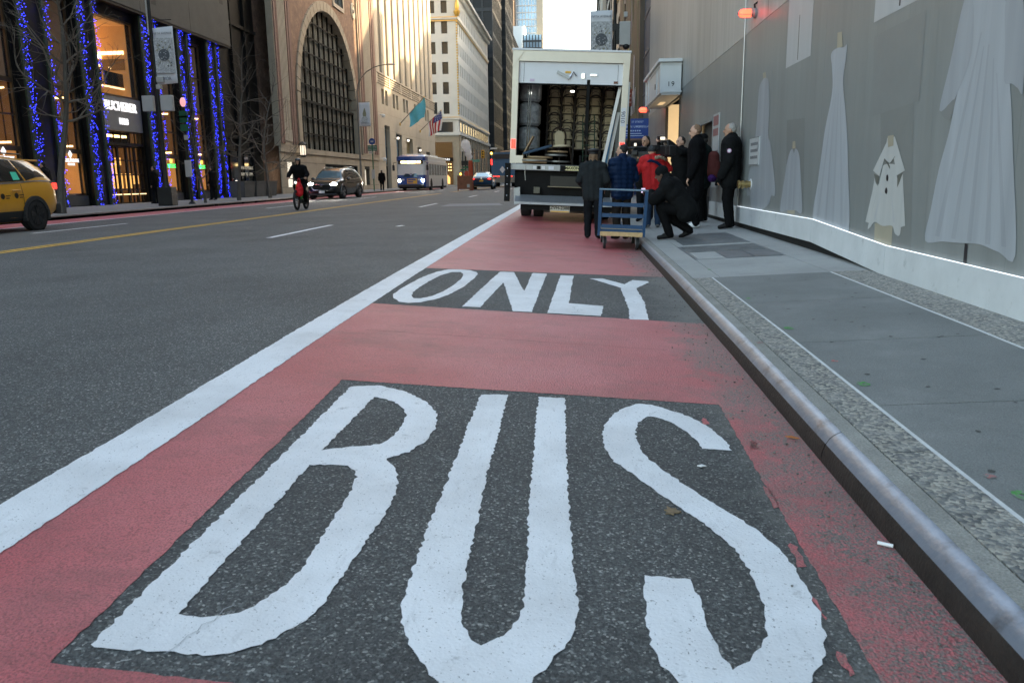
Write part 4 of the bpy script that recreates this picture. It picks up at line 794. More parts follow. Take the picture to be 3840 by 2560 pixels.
PR = {
 'gown': [(9.345,2.441),(9.156,2.473),(8.934,2.448),(8.835,2.458),(8.838,2.33),(8.879,2.182),(8.873,2.066),(8.757,1.824),(8.64,1.546),(8.524,1.158),(8.394,0.588),(8.802,0.613),(9.208,0.632),(9.655,0.664),(9.547,1.054),(9.469,1.377),(9.388,1.669),(9.267,1.907),(9.218,2.084),(9.281,2.292)],
 'gown_neck': [(9.17,2.631),(9.03,2.617),(8.974,2.464),(9.154,2.463)],
 'long': [(12.755,2.466),(12.641,2.523),(12.489,2.56),(12.341,2.543),(12.189,2.485),(12.062,2.099),(12.052,1.722),(11.89,1.607),(11.682,1.308),(11.467,0.911),(11.704,0.88),(11.794,0.769),(12.312,0.653),(12.911,0.676),(13.088,0.852),(13.306,0.863),(13.229,1.184),(12.942,1.477),(12.838,1.935),(12.805,2.274)],
 'long_neck': [(12.58,2.645),(12.409,2.64),(12.342,2.546),(12.537,2.558)],
 'small': [(10.954,1.296),(10.84,1.441),(10.711,1.49),(10.626,1.434),(10.557,1.489),(10.381,1.403),(10.271,1.167),(10.111,0.725),(10.415,0.725),(10.831,0.709),(11.159,0.697),(11.083,0.969),(10.996,1.171)],
 'small_neck': [(10.721,1.582),(10.594,1.581),(10.566,1.492),(10.711,1.49)],
 'small_stand': [(10.79,0.743),(10.437,0.746),(10.441,0.676),(10.796,0.678)],
 'coat': [(7.625,1.187),(7.58,1.238),(7.336,1.234),(7.293,1.167),(7.139,0.89),(7.103,0.654),(7.215,0.646),(7.292,0.709),(7.514,0.696),(7.708,0.721),(7.819,0.661),(7.871,0.667),(7.747,0.906),(7.68,1.048)],
 'collar': [(7.566,1.432),(7.556,1.47),(7.386,1.474),(7.11,1.182),(7.275,1.142),(7.368,1.284),(7.456,1.249),(7.59,1.289),(7.675,1.135),(7.845,1.189)],
 'slL': [(7.793,1.127),(7.673,1.057),(7.854,0.704),(7.947,0.712),(7.818,1.012)],
 'slR': [(7.245,1.06),(7.154,1.158),(7.016,0.725),(7.114,0.707)],
 'coat_neck': [(7.55,1.487),(7.41,1.488),(7.4,1.397),(7.521,1.388)],
 'coat_stand': [(7.707,0.712),(7.281,0.718),(7.277,0.529),(7.688,0.552)],
 'lap1': [(7.599,1.286),(7.577,1.292),(7.494,1.256),(7.442,1.222),(7.437,1.195),(7.498,1.236)],
 'lap2': [(7.351,1.306),(7.342,1.303),(7.43,1.249),(7.443,1.249)],
 'arm1': [(7.813,1.157),(7.685,1.139),(7.704,1.048),(7.759,1.083)],
 'arm2': [(7.262,1.142),(7.151,1.163),(7.218,1.069),(7.249,1.039)],
 'bt1': [(7.506,1.143),(7.48,1.15),(7.457,1.121),(7.468,1.093),(7.496,1.098),(7.51,1.121)],
 'bt2': [(7.505,1.029),(7.479,1.036),(7.456,1.01),(7.468,0.982),(7.496,0.985),(7.514,1.007)],
 'big': [(6.174,2.342),(5.733,2.251),(5.664,1.918),(5.559,1.689),(5.436,1.261),(5.28,0.637),(5.486,0.641),(5.721,0.67),(5.884,0.667),(5.998,0.66),(6.147,0.653),(6.304,0.648),(6.607,0.633),(6.552,0.879),(6.478,1.175),(6.359,1.457),(6.289,1.714),(6.146,1.937),(6.147,2.208)],
 'bigL': [(6.307,2.369),(6.174,2.342),(6.126,1.973),(6.29,1.716),(6.358,1.679),(6.554,1.626),(6.445,1.951)],
 'cuffL': [(6.554,1.626),(6.407,1.691),(6.305,1.715),(6.367,1.541)],
 'bigR': [(5.721,2.248),(5.512,2.205),(5.401,1.666),(5.465,1.673),(5.54,1.708),(5.639,1.734),(5.67,1.942)],
 'pole': [(5.954,0.661),(5.911,0.66),(5.902,0.504),(5.949,0.509)],
 'rectA': [(8.083,2.413),(6.959,2.424),(6.943,1.733),(7.958,1.687)],
 'rectB': [(7.785,1.734),(7.058,1.744),(6.859,0.502),(7.501,0.522)],
 'rectC': [(11.074,1.87),(10.242,1.834),(10.064,0.703),(10.88,0.708)],
 'band1': [(6.813,2.473),(6.726,2.455),(6.617,0.509),(6.785,0.517)],
 'band2': [(8.337,2.787),(8.257,2.771),(8.176,0.602),(8.288,0.604)],
 'band3': [(10.053,2.501),(9.943,2.486),(9.73,0.65),(9.914,0.652)],
 'band4': [(11.486,2.554),(11.361,2.538),(11.225,0.668),(11.363,0.671)],
}
# ---------------------------------------------------------------- hoarding on the right
HX=2.8
M('hoard_grey',(.21,.224,.217),.42,var=.17,vs=.55,stretch=(1,3.2,.22),fine=.03,fs=9,spec=.4)
M('hoard_upper',(.36,.365,.35),.45,var=.20,vs=.9,stretch=(1,3.0,.16),col2=(.29,.29,.275),c2s=1.1,c2lo=.48,c2hi=.7)
M('print_band',(.20,.213,.205),.45,var=.04); M('print_dark',(.182,.192,.183),.45,var=.06); M('print_panel',(.195,.206,.20),.45,var=.06)
M('print_gown',(.33,.35,.372),.5,var=.17,vs=1.1,stretch=(1,4,.12)); M('print_gown_b',(.295,.313,.333),.5,var=.16,vs=1.1,stretch=(1,4,.14))
M('print_coat',(.43,.435,.42),.5,var=.08,vs=1.2,stretch=(1,6,.3)); M('print_tan',(.33,.30,.225),.5,var=.08); M('print_black',(.012,.012,.014),.5,var=0); M('print_line',(.12,.125,.105),.5,var=.1); M('print_white',(.40,.41,.415),.45,var=.08,vs=1,stretch=(1,5,.3))
M('plywood_white',(.56,.58,.59),.6,var=.1,vs=3,col2=(.40,.42,.42),c2s=7,c2lo=.60,c2hi=.72,bump=.1,bs=25)
M('led_white',(1,1,1),.5,em=(.85,.93,1.0),es=.26,var=0); M('gap_dark',(.01,.01,.01),.9)
Hd=thing('hoarding','grey printed construction hoarding with pale dresses along the right pavement','hoarding',(HX,10,.3))
ZT=[(-25,.42),(5.16,.50),(7.3,.53),(9.57,.655),(13.6,.66),(31,.72)]
def zt(y): return lerpk(ZT,y)
def zb(y): return zt(y)-.262
pe=[-20,-12,-6,-1.2,3.2,5.4,7.28,9.58,12.0,13.9,16.75]
def hsheet(name,pts,mat,k,th=.0): # flat sheet on the hoarding face, k = layer
    x=HX-.001*k
    return MB().add([(x,a,b) for a,b in pts],[tuple(range(len(pts)-1,-1,-1))]).build(name,mat,Hd,world=True,fixn=False)
def rounded(P,n=4):
    out=[]; m=len(P)
    for i in range(m):
        p0,p1,p2,p3=P[i-1],P[i],P[(i+1)%m],P[(i+2)%m]
        for k in range(n):
            t=k/n; out.append(tuple(.5*((2*p1[c])+(-p0[c]+p2[c])*t+(2*p0[c]-5*p1[c]+4*p2[c]-p3[c])*t*t+(-p0[c]+3*p1[c]-3*p2[c]+p3[c])*t**3) for c in (0,1)))
    return out
def hoard_panel(a,b,z0a,z0b,z1,mat,name='panel',x0=HX):
    MB().add([(x0,a,z0a),(x0,b,z0b),(x0,b,z1),(x0,a,z1),(x0+.05,a,z0a),(x0+.05,b,z0b),(x0+.05,b,z1),(x0+.05,a,z1)],[(0,3,2,1),(4,5,6,7),(0,1,5,4),(3,7,6,2),(0,4,7,3),(1,2,6,5)]).build(name,mat,Hd,world=True)
for a,b in zip(pe,pe[1:]):
    hoard_panel(a+.001,b-.001,zt(a)-.02,zt(b)-.02,3.4,G_('hoard_grey'))
hoard_panel(16.751,18.56,2.3,2.3,3.4,G_('hoard_grey')); hoard_panel(18.561,22.0,.45,.45,3.4,G_('hoard_grey')); hoard_panel(22.001,25.2,3.22,3.22,3.4,G_('hoard_grey')); hoard_panel(25.201,31.0,.45,.45,3.4,G_('hoard_grey'))
pu=[-20,-9,-3,2,6.2,9.0,11.6,13.95,17,20.4,24,27.5,31]
for a,b in zip(pu,pu[1:]): hoard_panel(a+.001,b-.001,3.402,3.402,22,G_('hoard_upper') if a>11 else G_('hoard_upper'),'upper_panel',HX-.004)
MB().box(HX+.06,24,-20,31,-.3,27).build('building_mass',M('mass_dark',(.06,.06,.06),.8),Hd,world=True) if False else None
# base band of white boards, with a gap below and a light strip on top
bs=[-20,-12,-6,-1.2,3.2,7.33,9.59,12.0,13.9,16.75,18.56,22,25.2,31]
for a,b in zip(bs,bs[1:]):
    if 16.7<a<18 or 21.9<a<25: continue
    P=[(HX-.035,a+.003,zb(a)),(HX-.035,b-.003,zb(b)),(HX-.035,b-.003,zt(b)),(HX-.035,a+.003,zt(a))]
    MB().prism(P,(.034,0,0)).build('base_board',G_('plywood_white'),Hd,world=True)
    if a<13: MB().prism([(HX-.03,a,zt(a)+.0015),(HX-.03,b,zt(b)+.0015),(HX-.03,b,zt(b)+.0045),(HX-.03,a,zt(a)+.0045)],(.012,0,0)).build('light_strip',G_('led_white'),Hd,world=True)
MB().box(HX+.02,HX+.05,-20,31,-.3,.75).build('gap_back',G_('gap_dark'),Hd,world=True)
MB().tube((HX-.02,13.93,.66),(HX-.02,13.93,3.4),.012).tube((HX-.02,13.93,3.4),(HX-.02,13.93,20),.012).build('joint_trim',M('trim_alu',(.45,.46,.46),.35,metal=.7),Hd,world=True,smooth=True)
for y in (13.87,12.6): MB().box(HX-.02,HX,y-.02,y+.02,1.55,1.62).build('clip',G_('trim_alu'),Hd,world=True)
for k in ('band1','band2','band3','band4'): hsheet('printed_band',PR[k],G_('print_band'),1)
for k in ('rectA','rectB','rectC'): hsheet('printed_panel',PR[k],G_('print_panel' if k=='rectA' else 'print_dark'),2 if k=='rectA' else 1.5)
hsheet('printed_panel',[(10.14,2.54),(11.26,2.54),(11.26,3.39),(10.14,3.39)],G_('print_white'),2); hsheet('printed_stand',[(10.69,2.57),(10.72,2.57),(10.72,3.1),(10.69,3.1)],G_('print_line'),3)
hsheet('printed_panel',[(6.9,2.54),(8.11,2.54),(8.11,3.39),(6.9,3.39)],G_('print_white'),2); hsheet('printed_stand',[(7.5,2.57),(7.53,2.57),(7.53,3.2),(7.5,3.2)],G_('print_black'),3)
hsheet('printed_panel',[(13.0,3.41),(14.4,3.41),(14.4,5.2),(13.0,5.2)],G_('print_white'),3); hsheet('printed_stand',[(12.4,3.42),(12.43,3.42),(12.43,4.2),(12.4,4.2)],G_('print_line'),5)
for k,mt,l in (('gown_neck','print_tan',3),('long_neck','print_tan',3),('small_neck','print_tan',3),('small_stand','print_tan',3),('coat_stand','print_tan',3),('coat_neck','print_tan',6),('gown','print_gown',4),('long','print_gown_b',4),('small','print_gown_b',4),('slL','print_coat',3.6),('slR','print_coat',3.6),('arm1','print_line',4.5),('arm2','print_line',4.5),('coat','print_coat',4),('collar','print_coat',5),('lap1','print_line',6),('lap2','print_line',6),('bt1','print_black',6),('bt2','print_black',6),('pole','print_black',4),('big','print_gown',4),('bigL','print_gown_b',5),('cuffL','print_panel',4.5),('bigR','print_gown_b',5)):
    hsheet({'print_tan':'printed_mannequin','print_black':'printed_detail','print_line':'printed_detail'}.get(mt,'printed_dress'),rounded(PR[k]) if k in ('gown','long','small','big','bigL','bigR','cuffL','coat','bt1','bt2') else PR[k],G_(mt),l)
for y0,y1,z0,z1 in ()and((9.1,9.12,1.0,2.0),(8.75,8.77,.7,1.9),(12.2,12.23,.9,2.1),(10.5,10.52,.8,1.4),(6.05,6.08,.75,1.7),(5.75,5.78,.75,1.9)): hsheet('printed_fold',[(y0,z0),(y1,z0),(y1-.005,z1),(y0+.003,z1)],G_('print_gown_b'),6)
for a0,a1,zt0,b0,b1,zb0,mt in ((9.17,9.19,1.95,9.42,9.50,.68,'print_gown_b'),(9.09,9.105,2.0,9.14,9.22,.66,'print_gown_b'),(9.0,9.015,2.0,8.88,8.95,.64,'print_gown_b'),(8.92,8.935,1.95,8.58,8.66,.62,'print_gown_b'),(6.0,6.02,2.1,6.36,6.44,.68,'print_gown_b'),(5.95,5.965,2.0,6.10,6.17,.68,'print_gown_b'),(5.88,5.9,2.0,5.86,5.93,.68,'print_gown_b'),(5.80,5.815,1.9,5.60,5.67,.68,'print_gown_b'),(5.74,5.755,1.8,5.40,5.46,.68,'print_gown_b'),(7.6,7.61,1.0,7.70,7.74,.74,'print_white'),(7.36,7.37,1.0,7.24,7.28,.74,'print_white'),(10.62,10.63,1.4,10.55,10.6,.74,'print_gown'),(12.3,12.31,2.2,12.05,12.12,.95,'print_gown')):
    hsheet('printed_fold',[(b0,zb0),(b1,zb0),(a1,zt0),(a0,zt0)],G_(mt),4.3)
# dark service door in the hoarding
MB().box(HX+.12,HX+.16,16.76,18.55,.3,2.3).build('door',M('door_dark',(.035,.036,.036),.5,var=.2),Hd,world=True); MB().box(HX-.012,HX+.05,16.76,16.82,.4,2.32).box(HX-.012,HX+.05,18.5,18.56,.4,2.32).box(HX-.012,HX+.05,16.82,18.5,2.26,2.32).build('door_frame',M('frame_grey',(.22,.23,.23),.5),Hd,world=True)
MB().box(HX+.1,HX+.13,17.0,17.06,1.2,1.6).build('door_handle',G_('trim_alu'),Hd,world=True)
M('sign_face',(.42,.43,.43),.5,var=.08); M('sign_red',(.26,.12,.12),.5,var=.1); M('ink_grey',(.12,.12,.13),.6)
def hsign(label,y0,y1,z0,z1,rows,red=None):
    t=thing('notice_sign',label,'sign',(HX-.02,(y0+y1)/2,z0)); MB().box(HX-.02,HX-.005,y0,y1,z0,z1).build('board',G_('sign_face'),t,world=True)
    for ra,rb,mt in rows: MB().box(HX-.024,HX-.0205,y0+.05,y1-.05,z0+(z1-z0)*ra,z0+(z1-z0)*rb).build('print_block',G_(mt),t,world=True)
    return t
hsign('tall narrow notice board with dull red headings beside the dark door',16.0,16.66,.95,2.36,[(.84,.97,'sign_red'),(.70,.8,'sign_red'),(.45,.5,'ink_grey'),(.33,.38,'ink_grey'),(.12,.22,'ink_grey')])
t=thing('notice_sign','small grey wall notice with three dark lines right of the white-haired man','sign',(HX-.02,12.87,1.32)); MB().box(HX-.02,HX-.005,12.54,13.2,1.32,1.74).build('board',G_('sign_face'),t,world=True)
for z,n_ in ((1.64,6),(1.54,7),(1.44,8)):
    for q in range(n_): MB().box(HX-.0235,HX-.0205,12.62+q*.5/n_,12.62+(q+.62)*.5/n_,z-.022,z+.022).build('print_block',G_('ink_grey'),t,world=True)
for z in (1.325,1.73): MB().box(HX-.023,HX-.0205,12.55,13.19,z,z+.008).build('print_rule',G_('ink_grey'),t,world=True)
# brass siamese connection
M('brass',(.36,.27,.12),.35,metal=.9,var=.25,vs=20); M('plate_white',(.7,.7,.7),.4)
t=thing('standpipe','brass fire hose connection sticking out of the hoarding','standpipe',(HX,13.06,1.03))
MB().lathe([(0,0),(.085,0),(.085,-.012),(0,-.012)],(0,0,0),18,'x').build('wall_plate',G_('plate_white'),t,smooth=30)
MB().lathe([(.05,-.012),(.05,-.05),(.062,-.055),(.062,-.085),(.048,-.09),(.048,-.11),(.065,-.115),(.065,-.15),(.05,-.155),(.05,-.175),(.06,-.18),(.06,-.205),(.0,-.215)],(0,0,0),18,'x').build('coupling',G_('brass'),t,smooth=30)
for a in range(6): MB().box(-.2,-.185,-.012+.058*math.cos(a),.012+.058*math.cos(a),-.012+.058*math.sin(a),.012+.058*math.sin(a)).build('lug',G_('brass'),t)
# red warning lamps
M('lamp_red',(.9,.05,.03),.3,em=(1,.045,.02),es=1.6,var=0); M('lamp_red_core',(1,.6,.4),.3,em=(1,.42,.22),es=14,var=0); M('cast_grey',(.3,.3,.3),.5,metal=.5)
def red_lamp(label,loc,sc=1.0):
    t=thing('warning_lamp',label,'lamp',loc,0,'red warning lamps'); 
    MB().lathe([(0,.0),(.075,0),(.075,-.03),(.05,-.05),(.05,-.075),(.0,-.075)],(0,0,0),14,'x').build('base',G_('cast_grey'),t,smooth=30)
    MB().lathe([(.058,-.076),(.06,-.1),(.06,-.2),(.05,-.235),(.03,-.255),(0,-.26)],(0,0,0),14,'x').build('globe',G_('lamp_red'),t,smooth=60)
    MB().ell((-.265,0,0),(.02,.02,.02),8,6).build('cap',G_('cast_grey'),t,smooth=True)
    for a in range(4):
        c_,s_=math.cos(a*math.pi/2+.4),math.sin(a*math.pi/2+.4); MB().path([(-.07,.07*c_,.07*s_),(-.2,.072*c_,.072*s_),(-.245,.05*c_,.05*s_),(-.27,0,0)],.004,5).build('guard_wire',G_('cast_grey'),t)
    MB().path([(-.02,0,.05),(-.03,-.02,.12),(.03,-.06,.16)],.016,6).build('conduit',G_('gap_dark'),t)
    for ch in t.children: ch.scale=(sc,sc,sc)
    return t
red_lamp('large caged red lamp glowing high on the grey hoarding',(HX-.01,13.2,3.6)); red_lamp('small red lamp under the white numbered canopy',(HX-.35,26.9,3.30),1.25)
# canopy with number
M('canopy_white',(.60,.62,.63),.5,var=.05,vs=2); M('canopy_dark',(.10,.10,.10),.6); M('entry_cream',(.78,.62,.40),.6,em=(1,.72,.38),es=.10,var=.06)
Cn=thing('entrance_canopy','white box canopy numbered 19 over the lit hoarding entrance','canopy',(2.5,23.7,3.2))
MB().box(2.25,HX-.04,21.6,25.9,3.28,4.04).build('body',G_('canopy_white'),Cn,world=True); MB().box(2.17,HX-.03,21.5,26.0,4.04,4.12).build('roof',G_('canopy_white'),Cn,world=True,bevel=.008)
for y0,y1 in ((21.6,21.75),(22.55,22.62),(24.9,24.97),(25.75,25.9)): MB().box(2.225,2.249,y0,y1,3.28,4.03).build('panel_trim',G_('canopy_white'),Cn,world=True)
MB().box(2.232,2.249,21.75,25.75,3.28,3.34).box(2.232,2.249,21.75,25.75,3.97,4.03).build('panel_trim',G_('canopy_white'),Cn,world=True); MB().box(2.26,2.78,21.585,21.598,3.3,3.33).box(2.26,2.78,21.585,21.598,3.98,4.01).build('panel_trim',G_('canopy_white'),Cn,world=True)
MB().box(2.24,2.2485,23.0,23.14,3.52,3.66).build('plaque',G_('gap_dark'),Cn,world=True)
text('number','19',.17,G_('gap_dark'),Cn,Vector((2.50,21.596,3.5))-Cn.location,FACE_S,.003,.0,spacing=1.2)
MB().box(2.27,HX-.05,21.62,25.88,3.24,3.279).build('soffit',G_('entry_cream') if False else G_('canopy_white'),Cn,world=True)
MB().box(2.45,2.6,23.6,24.4,3.225,3.239).build('soffit_light',G_('entry_cream'),Cn,world=True)
MB().box(HX+.5,HX+.55,21.9,25.3,.3,3.3).build('entry_wall',G_('entry_cream'),Hd,world=True); MB().box(HX+.05,HX+.5,25.2,25.25,.3,3.3).build('entry_return',G_('entry_cream'),Hd,world=True); MB().box(HX-.02,HX+.06,21.98,22.04,.3,3.22).box(HX-.02,HX+.06,25.15,25.21,.3,3.22).build('entry_jamb',G_('canopy_dark'),Hd,world=True)  # cream entry walls glow, standing in for a lamp inside
# building behind the hoarding
Wb=thing('wrapped_building','building mass wrapped behind the grey hoarding','building',(12,5,.2)); MB().box(HX+.6,24,-22,30.9,-.3,30).build('mass',M('mass_grey',(.20,.20,.20),.8),Wb,world=True)
# mural wrapped building beyond
Mu=thing('mural_building','building wrapped in a brown and olive painted mural beyond the hoarding','building',(HX+.5,42,.3))
M('mesh_blue',(.115,.135,.165),.7,var=.18,vs=1.4,stretch=(1,2,.4)); M('mural',(.115,.085,.06),.6,var=.4,vs=.5,stretch=(1,1.2,.35),col2=(.06,.075,.04),c2s=.45,c2lo=.46,c2hi=.56)
MB().box(HX+.25,16,31.05,36.5,-.3,34).build('scaffold_sheet',G_('mesh_blue'),Mu,world=True); MB().box(HX+.05,16,36.5,52,-.3,42).build('mural_wall',G_('mural'),Mu,world=True)
for z in range(2,9): MB().box(HX+.22,HX+.26,31.1,36.45,z*1.55,z*1.55+.04).build('scaffold_tie',M('tie_grey',(.2,.22,.25),.5),Mu,world=True)
M('mural_yellow',(.42,.38,.12),.6,var=.2); M('mural_white',(.52,.54,.58),.6,var=.2); M('mural_green',(.10,.16,.06),.6,var=.3); M('mural_violet',(.30,.28,.34),.6,var=.2)
rg=random.Random(11)
for i in range(34):
    y=rg.uniform(36.7,47); z=rg.uniform(2.5,13); h=rg.uniform(.8,2.6); w_=rg.uniform(.25,.9); mt=rg.choice(('mural_yellow','mural_white','mural_green','mural_green','mural_violet'))
    pts=[(y-w_*.5,z),(y-w_*.2,z+h*.4),(y-w_*.35,z+h),(y+w_*.3,z+h*1.1),(y+w_*.5,z+h*.5),(y+w_*.2,z-h*.1)]
    MB().add([(HX+.04-.0004*i,a,b) for a,b in pts],[(5,4,3,2,1,0)]).build('mural_shape',G_(mt),Mu,world=True,fixn=False)
text('mural_letters','BRKW',1.5,G_('mural_white'),Mu,Vector((HX+.02,40.2,4.6))-Mu.location,FACE_L,.004,.02)
# pavement shed with blue sign
Sh=thing('pavement_shed','dark blue pavement shed with a blue advertising fascia','shed',(2.5,34,.3)); M('sign_blue',(.015,.055,.26),.4,var=.08); M('shed_blue',(.010,.025,.10),.5)
MB().box(1.95,3.05,33.0,33.08,2.70,3.46).build('fascia',G_('sign_blue'),Sh,world=True); MB().box(1.95,2.0,33.08,46,2.70,3.46).build('fascia',G_('sign_blue'),Sh,world=True)
MB().box(2.0,3.05,33.08,46,2.55,2.64).build('deck',M('deck_dark',(.05,.04,.035),.7),Sh,world=True); MB().box(1.95,3.05,33.0,33.1,2.62,2.70).build('edge_beam',M('beam_rust',(.16,.09,.07),.6),Sh,world=True)
for y in (33.1,37,41,45): MB().box(2.02,2.14,y,y+.12,.2,2.56).box(2.75,2.87,y,y+.12,.2,2.56).build('post',G_('shed_blue'),Sh,world=True)
MB().box(2.9,2.95,33.2,45,.3,2.5).build('side_panel',G_('shed_blue'),Sh,world=True); MB().box(2.1,2.7,40,40.1,2.3,2.5).build('light_panel',G_('sign_white'),Sh,world=True)
M('sign_pale',(.45,.55,.75),.5)
text('sign_letters','EAST 57 STREET',.105,G_('sign_pale'),Sh,Vector((2.42,32.995,3.33))-Sh.location,FACE_S,.001); text('sign_letters','URBAN UMBRELLA',.115,G_('sign_pale'),Sh,Vector((2.47,32.995,3.15))-Sh.location,FACE_S,.001,.002,spacing=1.15); [MB().box(2.02+q*.085,2.075+q*.085,32.99,32.999,2.97,3.02).build('print_block',G_('sign_pale'),Sh,world=True) for q in range(8)]; MB().box(2.02,2.72,32.99,32.999,2.87,2.9).build('print_line',G_('sign_pale'),Sh,world=True); MB().box(2.02,2.8,32.99,32.999,2.79,2.815).build('print_line',G_('sign_pale'),Sh,world=True)
# right-hand row, mostly unseen; heights and gaps shaped to pattern the sunlight
M('row_stone',(.32,.30,.27),.8,var=.1,vs=.4)
ROW=[(54,66,46),(66.3,72,26),(72.3,76.5,40),(76.8,84,25),(84.3,88,34),(88.3,95,24),(95.3,98.5,37),(98.8,106,25.5),(106.3,110,33),(110.3,119,25),(119.3,124,30),(124.3,136,24),(136.3,142,36),(142.3,160,27),(160.3,178,48),(178.3,215,58),(215.3,260,56),(260.3,335,64)]
for i,(a,b,h) in enumerate(ROW):
    t=thing('street_building',['narrow','broad','plain','tall','low'][i%5]+' stone building, massed to shape the sun, in the right-hand row, '+['first','second','third','fourth','fifth','sixth','seventh','eighth','ninth','tenth','eleventh','twelfth','thirteenth','fourteenth','fifteenth','sixteenth','seventeenth','eighteenth'][i]+' beyond the mural','building',(10,(a+b)/2,.3),0,'buildings down the right side of the avenue')
    x0=6.2 if b<150 else (7.0 if b<300 else 9.2); MB().box(x0,24,a,b,-.3,h).build('wall',G_('row_stone'),t,world=True); MB().box(x0-.4,24.2,a,b-.02,h,h+.5).build('cornice',G_('limestone_pale'),t,world=True)
    for z in range(1,int(h/4)):
        for q in range(max(1,int((b-a)/3))): window_x(t,x0,a+.8+q*3,a+2.2+q*3,z*4,z*4+2.4,G_('bronze_dark'),G_('window_dark'),1,2,.07)
    for ch in t.children:
        if ch.name.startswith('window'): ch.rotation_euler=(0,0,math.pi); ch.location.y+=1.4; ch.location.x-=.02
# ---------------------------------------------------------------- vehicles
M('paint_taxi',(.74,.34,.02),.28,coat=.8,var=.03); M('paint_black',(.012,.013,.012),.25,coat=.9,var=.05); M('paint_blue',(.018,.055,.115),.25,coat=.9,var=.04); M('paint_bus_blue',(.03,.08,.30),.3,coat=.6,var=.04); M('paint_white',(.74,.75,.74),.35,coat=.4,var=.05,vs=1.5)
M('cladding',(.028,.029,.03),.6,var=.1); M('tyre',(.018,.018,.019),.85,var=.15,vs=20); M('rim_dark',(.06,.06,.062),.35,metal=.8,var=.1); M('rim_silver',(.4,.4,.41),.3,metal=.9,var=.1); M('chrome',(.75,.76,.77),.12,metal=1,var=0)
M('car_glass',(.012,.014,.016),.04,var=0,spec=.8,coat=.3); M('screen_glass',(.10,.16,.19),.03,var=.1,spec=.9,coat=.5); M('tail_red',(.5,.01,.01),.25,em=(1,.03,.02),es=.8,var=0,coat=.4); M('tail_dark',(.10,.006,.006),.2,var=0,coat=.5); M('head_lamp',(1,1,1),.3,em=(1,.93,.8),es=70,var=0); M('fog_lamp',(1,1,1),.3,em=(1,.93,.82),es=14,var=0)
M('plate_white_',(.7,.7,.7),.5,var=.1,vs=30); M('plate_yellow',(.75,.42,.05),.5,var=.15,vs=30); M('underbody',(.008,.008,.008),.9); M('amber_lamp',(1,.5,.1),.4,em=(1,.42,.06),es=2.5,var=0); M('led_amber',(1,.7,.3),.4,em=(1,.70,.30),es=2.4,var=0)
M('sticker_green',(.02,.30,.20),.5,em=(0,.3,.2),es=.08,var=0); M('decal_black',(.02,.015,.01),.5)
def cr(a,b,c,d,t): return .5*((2*b)+(-a+c)*t+(2*a-5*b+4*c-d)*t*t+(-a+3*b-3*c+d)*t**3)
class Loft:
    """car body: stations (x, z_bottom, half_width, z_belt, half_width_belt, z_roof, half_width_roof); +x is the nose"""
    def __init__(s, st): s.st=st
    def par(s,x):
        st=s.st
        for i in range(len(st)-1):
            if st[i][0]<=x<=st[i+1][0]:
                t=(x-st[i][0])/(st[i+1][0]-st[i][0]); return [st[i][k]+(st[i+1][k]-st[i][k])*(t*t*(3-2*t)*.5+t*.5) for k in range(7)]
        return list(st[0] if x<st[0][0] else st[-1])
    def sec(s,x):
        _,zb,w,zl,wl,zr,wr=s.par(x); zm=zb+(zl-zb)*.42
        gh=zr-zl
        return [(0,zb),(w*.86,zb),(w*.97,zb+.10),(w,zm),(w*.985,zm+(zl-zm)*.6),(wl,zl),(wl+(wr-wl)*.45,zl+gh*.45),(wr,zl+gh*.84),(wr*.86,zl+gh*.965),(wr*.45,zr),(0,zr+.01)]
    def pt(s,x,t,side=1,off=0):        # t in section units 0..10
        P=s.sec(x); i=min(int(t),9); f=t-i; y=P[i][0]+(P[i+1][0]-P[i][0])*f; z=P[i][1]+(P[i+1][1]-P[i][1])*f
        dy=P[i+1][0]-P[i][0]; dz=P[i+1][1]-P[i][1]; L=math.hypot(dy,dz) or 1
        return Vector((x,side*(y+off*dz/L),z-off*dy/L))
    def body(s,name,mat,parent,n=44):
        xs=[s.st[0][0]+(s.st[-1][0]-s.st[0][0])*i/n for i in range(n+1)]; vs=[];fs=[]; ring=20
        for x in xs:
            P=s.sec(x); R=[(y,z) for y,z in P]+[(-y,z) for y,z in P[-2:0:-1]]
            vs+=[(x,y,z) for y,z in R]
        m=len(R)
        for i in range(n):
            for k in range(m): fs.append((i*m+k,(i+1)*m+k,(i+1)*m+(k+1)%m,i*m+(k+1)%m))
        fs+=[tuple(range(m)),tuple(range((n+1)*m-1,n*m-1,-1))]
        return MB().add(vs,fs).build(name,mat,parent,smooth=50)
    def patch(s,name,mat,parent,corners,side=1,off=.006,nu=6,nv=4):
        (x0,t0),(x1,t1),(x2,t2),(x3,t3)=corners   # bl, br, tr, tl
        mb=MB()
        def fn(u,v):
            x=(x0*(1-u)+x1*u)*(1-v)+(x3*(1-u)+x2*u)*v; t=(t0*(1-u)+t1*u)*(1-v)+(t3*(1-u)+t2*u)*v
            return s.pt(x,t,side,off)
        mb.grid(fn,[i/nu for i in range(nu+1)],[j/nv for j in range(nv+1)])
        return mb.build(name,mat,parent,smooth=True)
    def screen(s,name,mat,parent,xa,xb,ta,tb,off=.006):   # across the car from -side to +side
        mb=MB(); n=8
        def fn(u,v):
            x=xa+(xb-xa)*v; t0=ta+(tb-ta)*v; t=t0+(10-t0)*(1-abs(u)); return s.pt(x,t,1 if u>=0 else -1,off)
        return mb.grid(fn,[-1+2*i/n for i in range(n+1)],[j/5 for j in range(6)]).build(name,mat,parent,smooth=True)
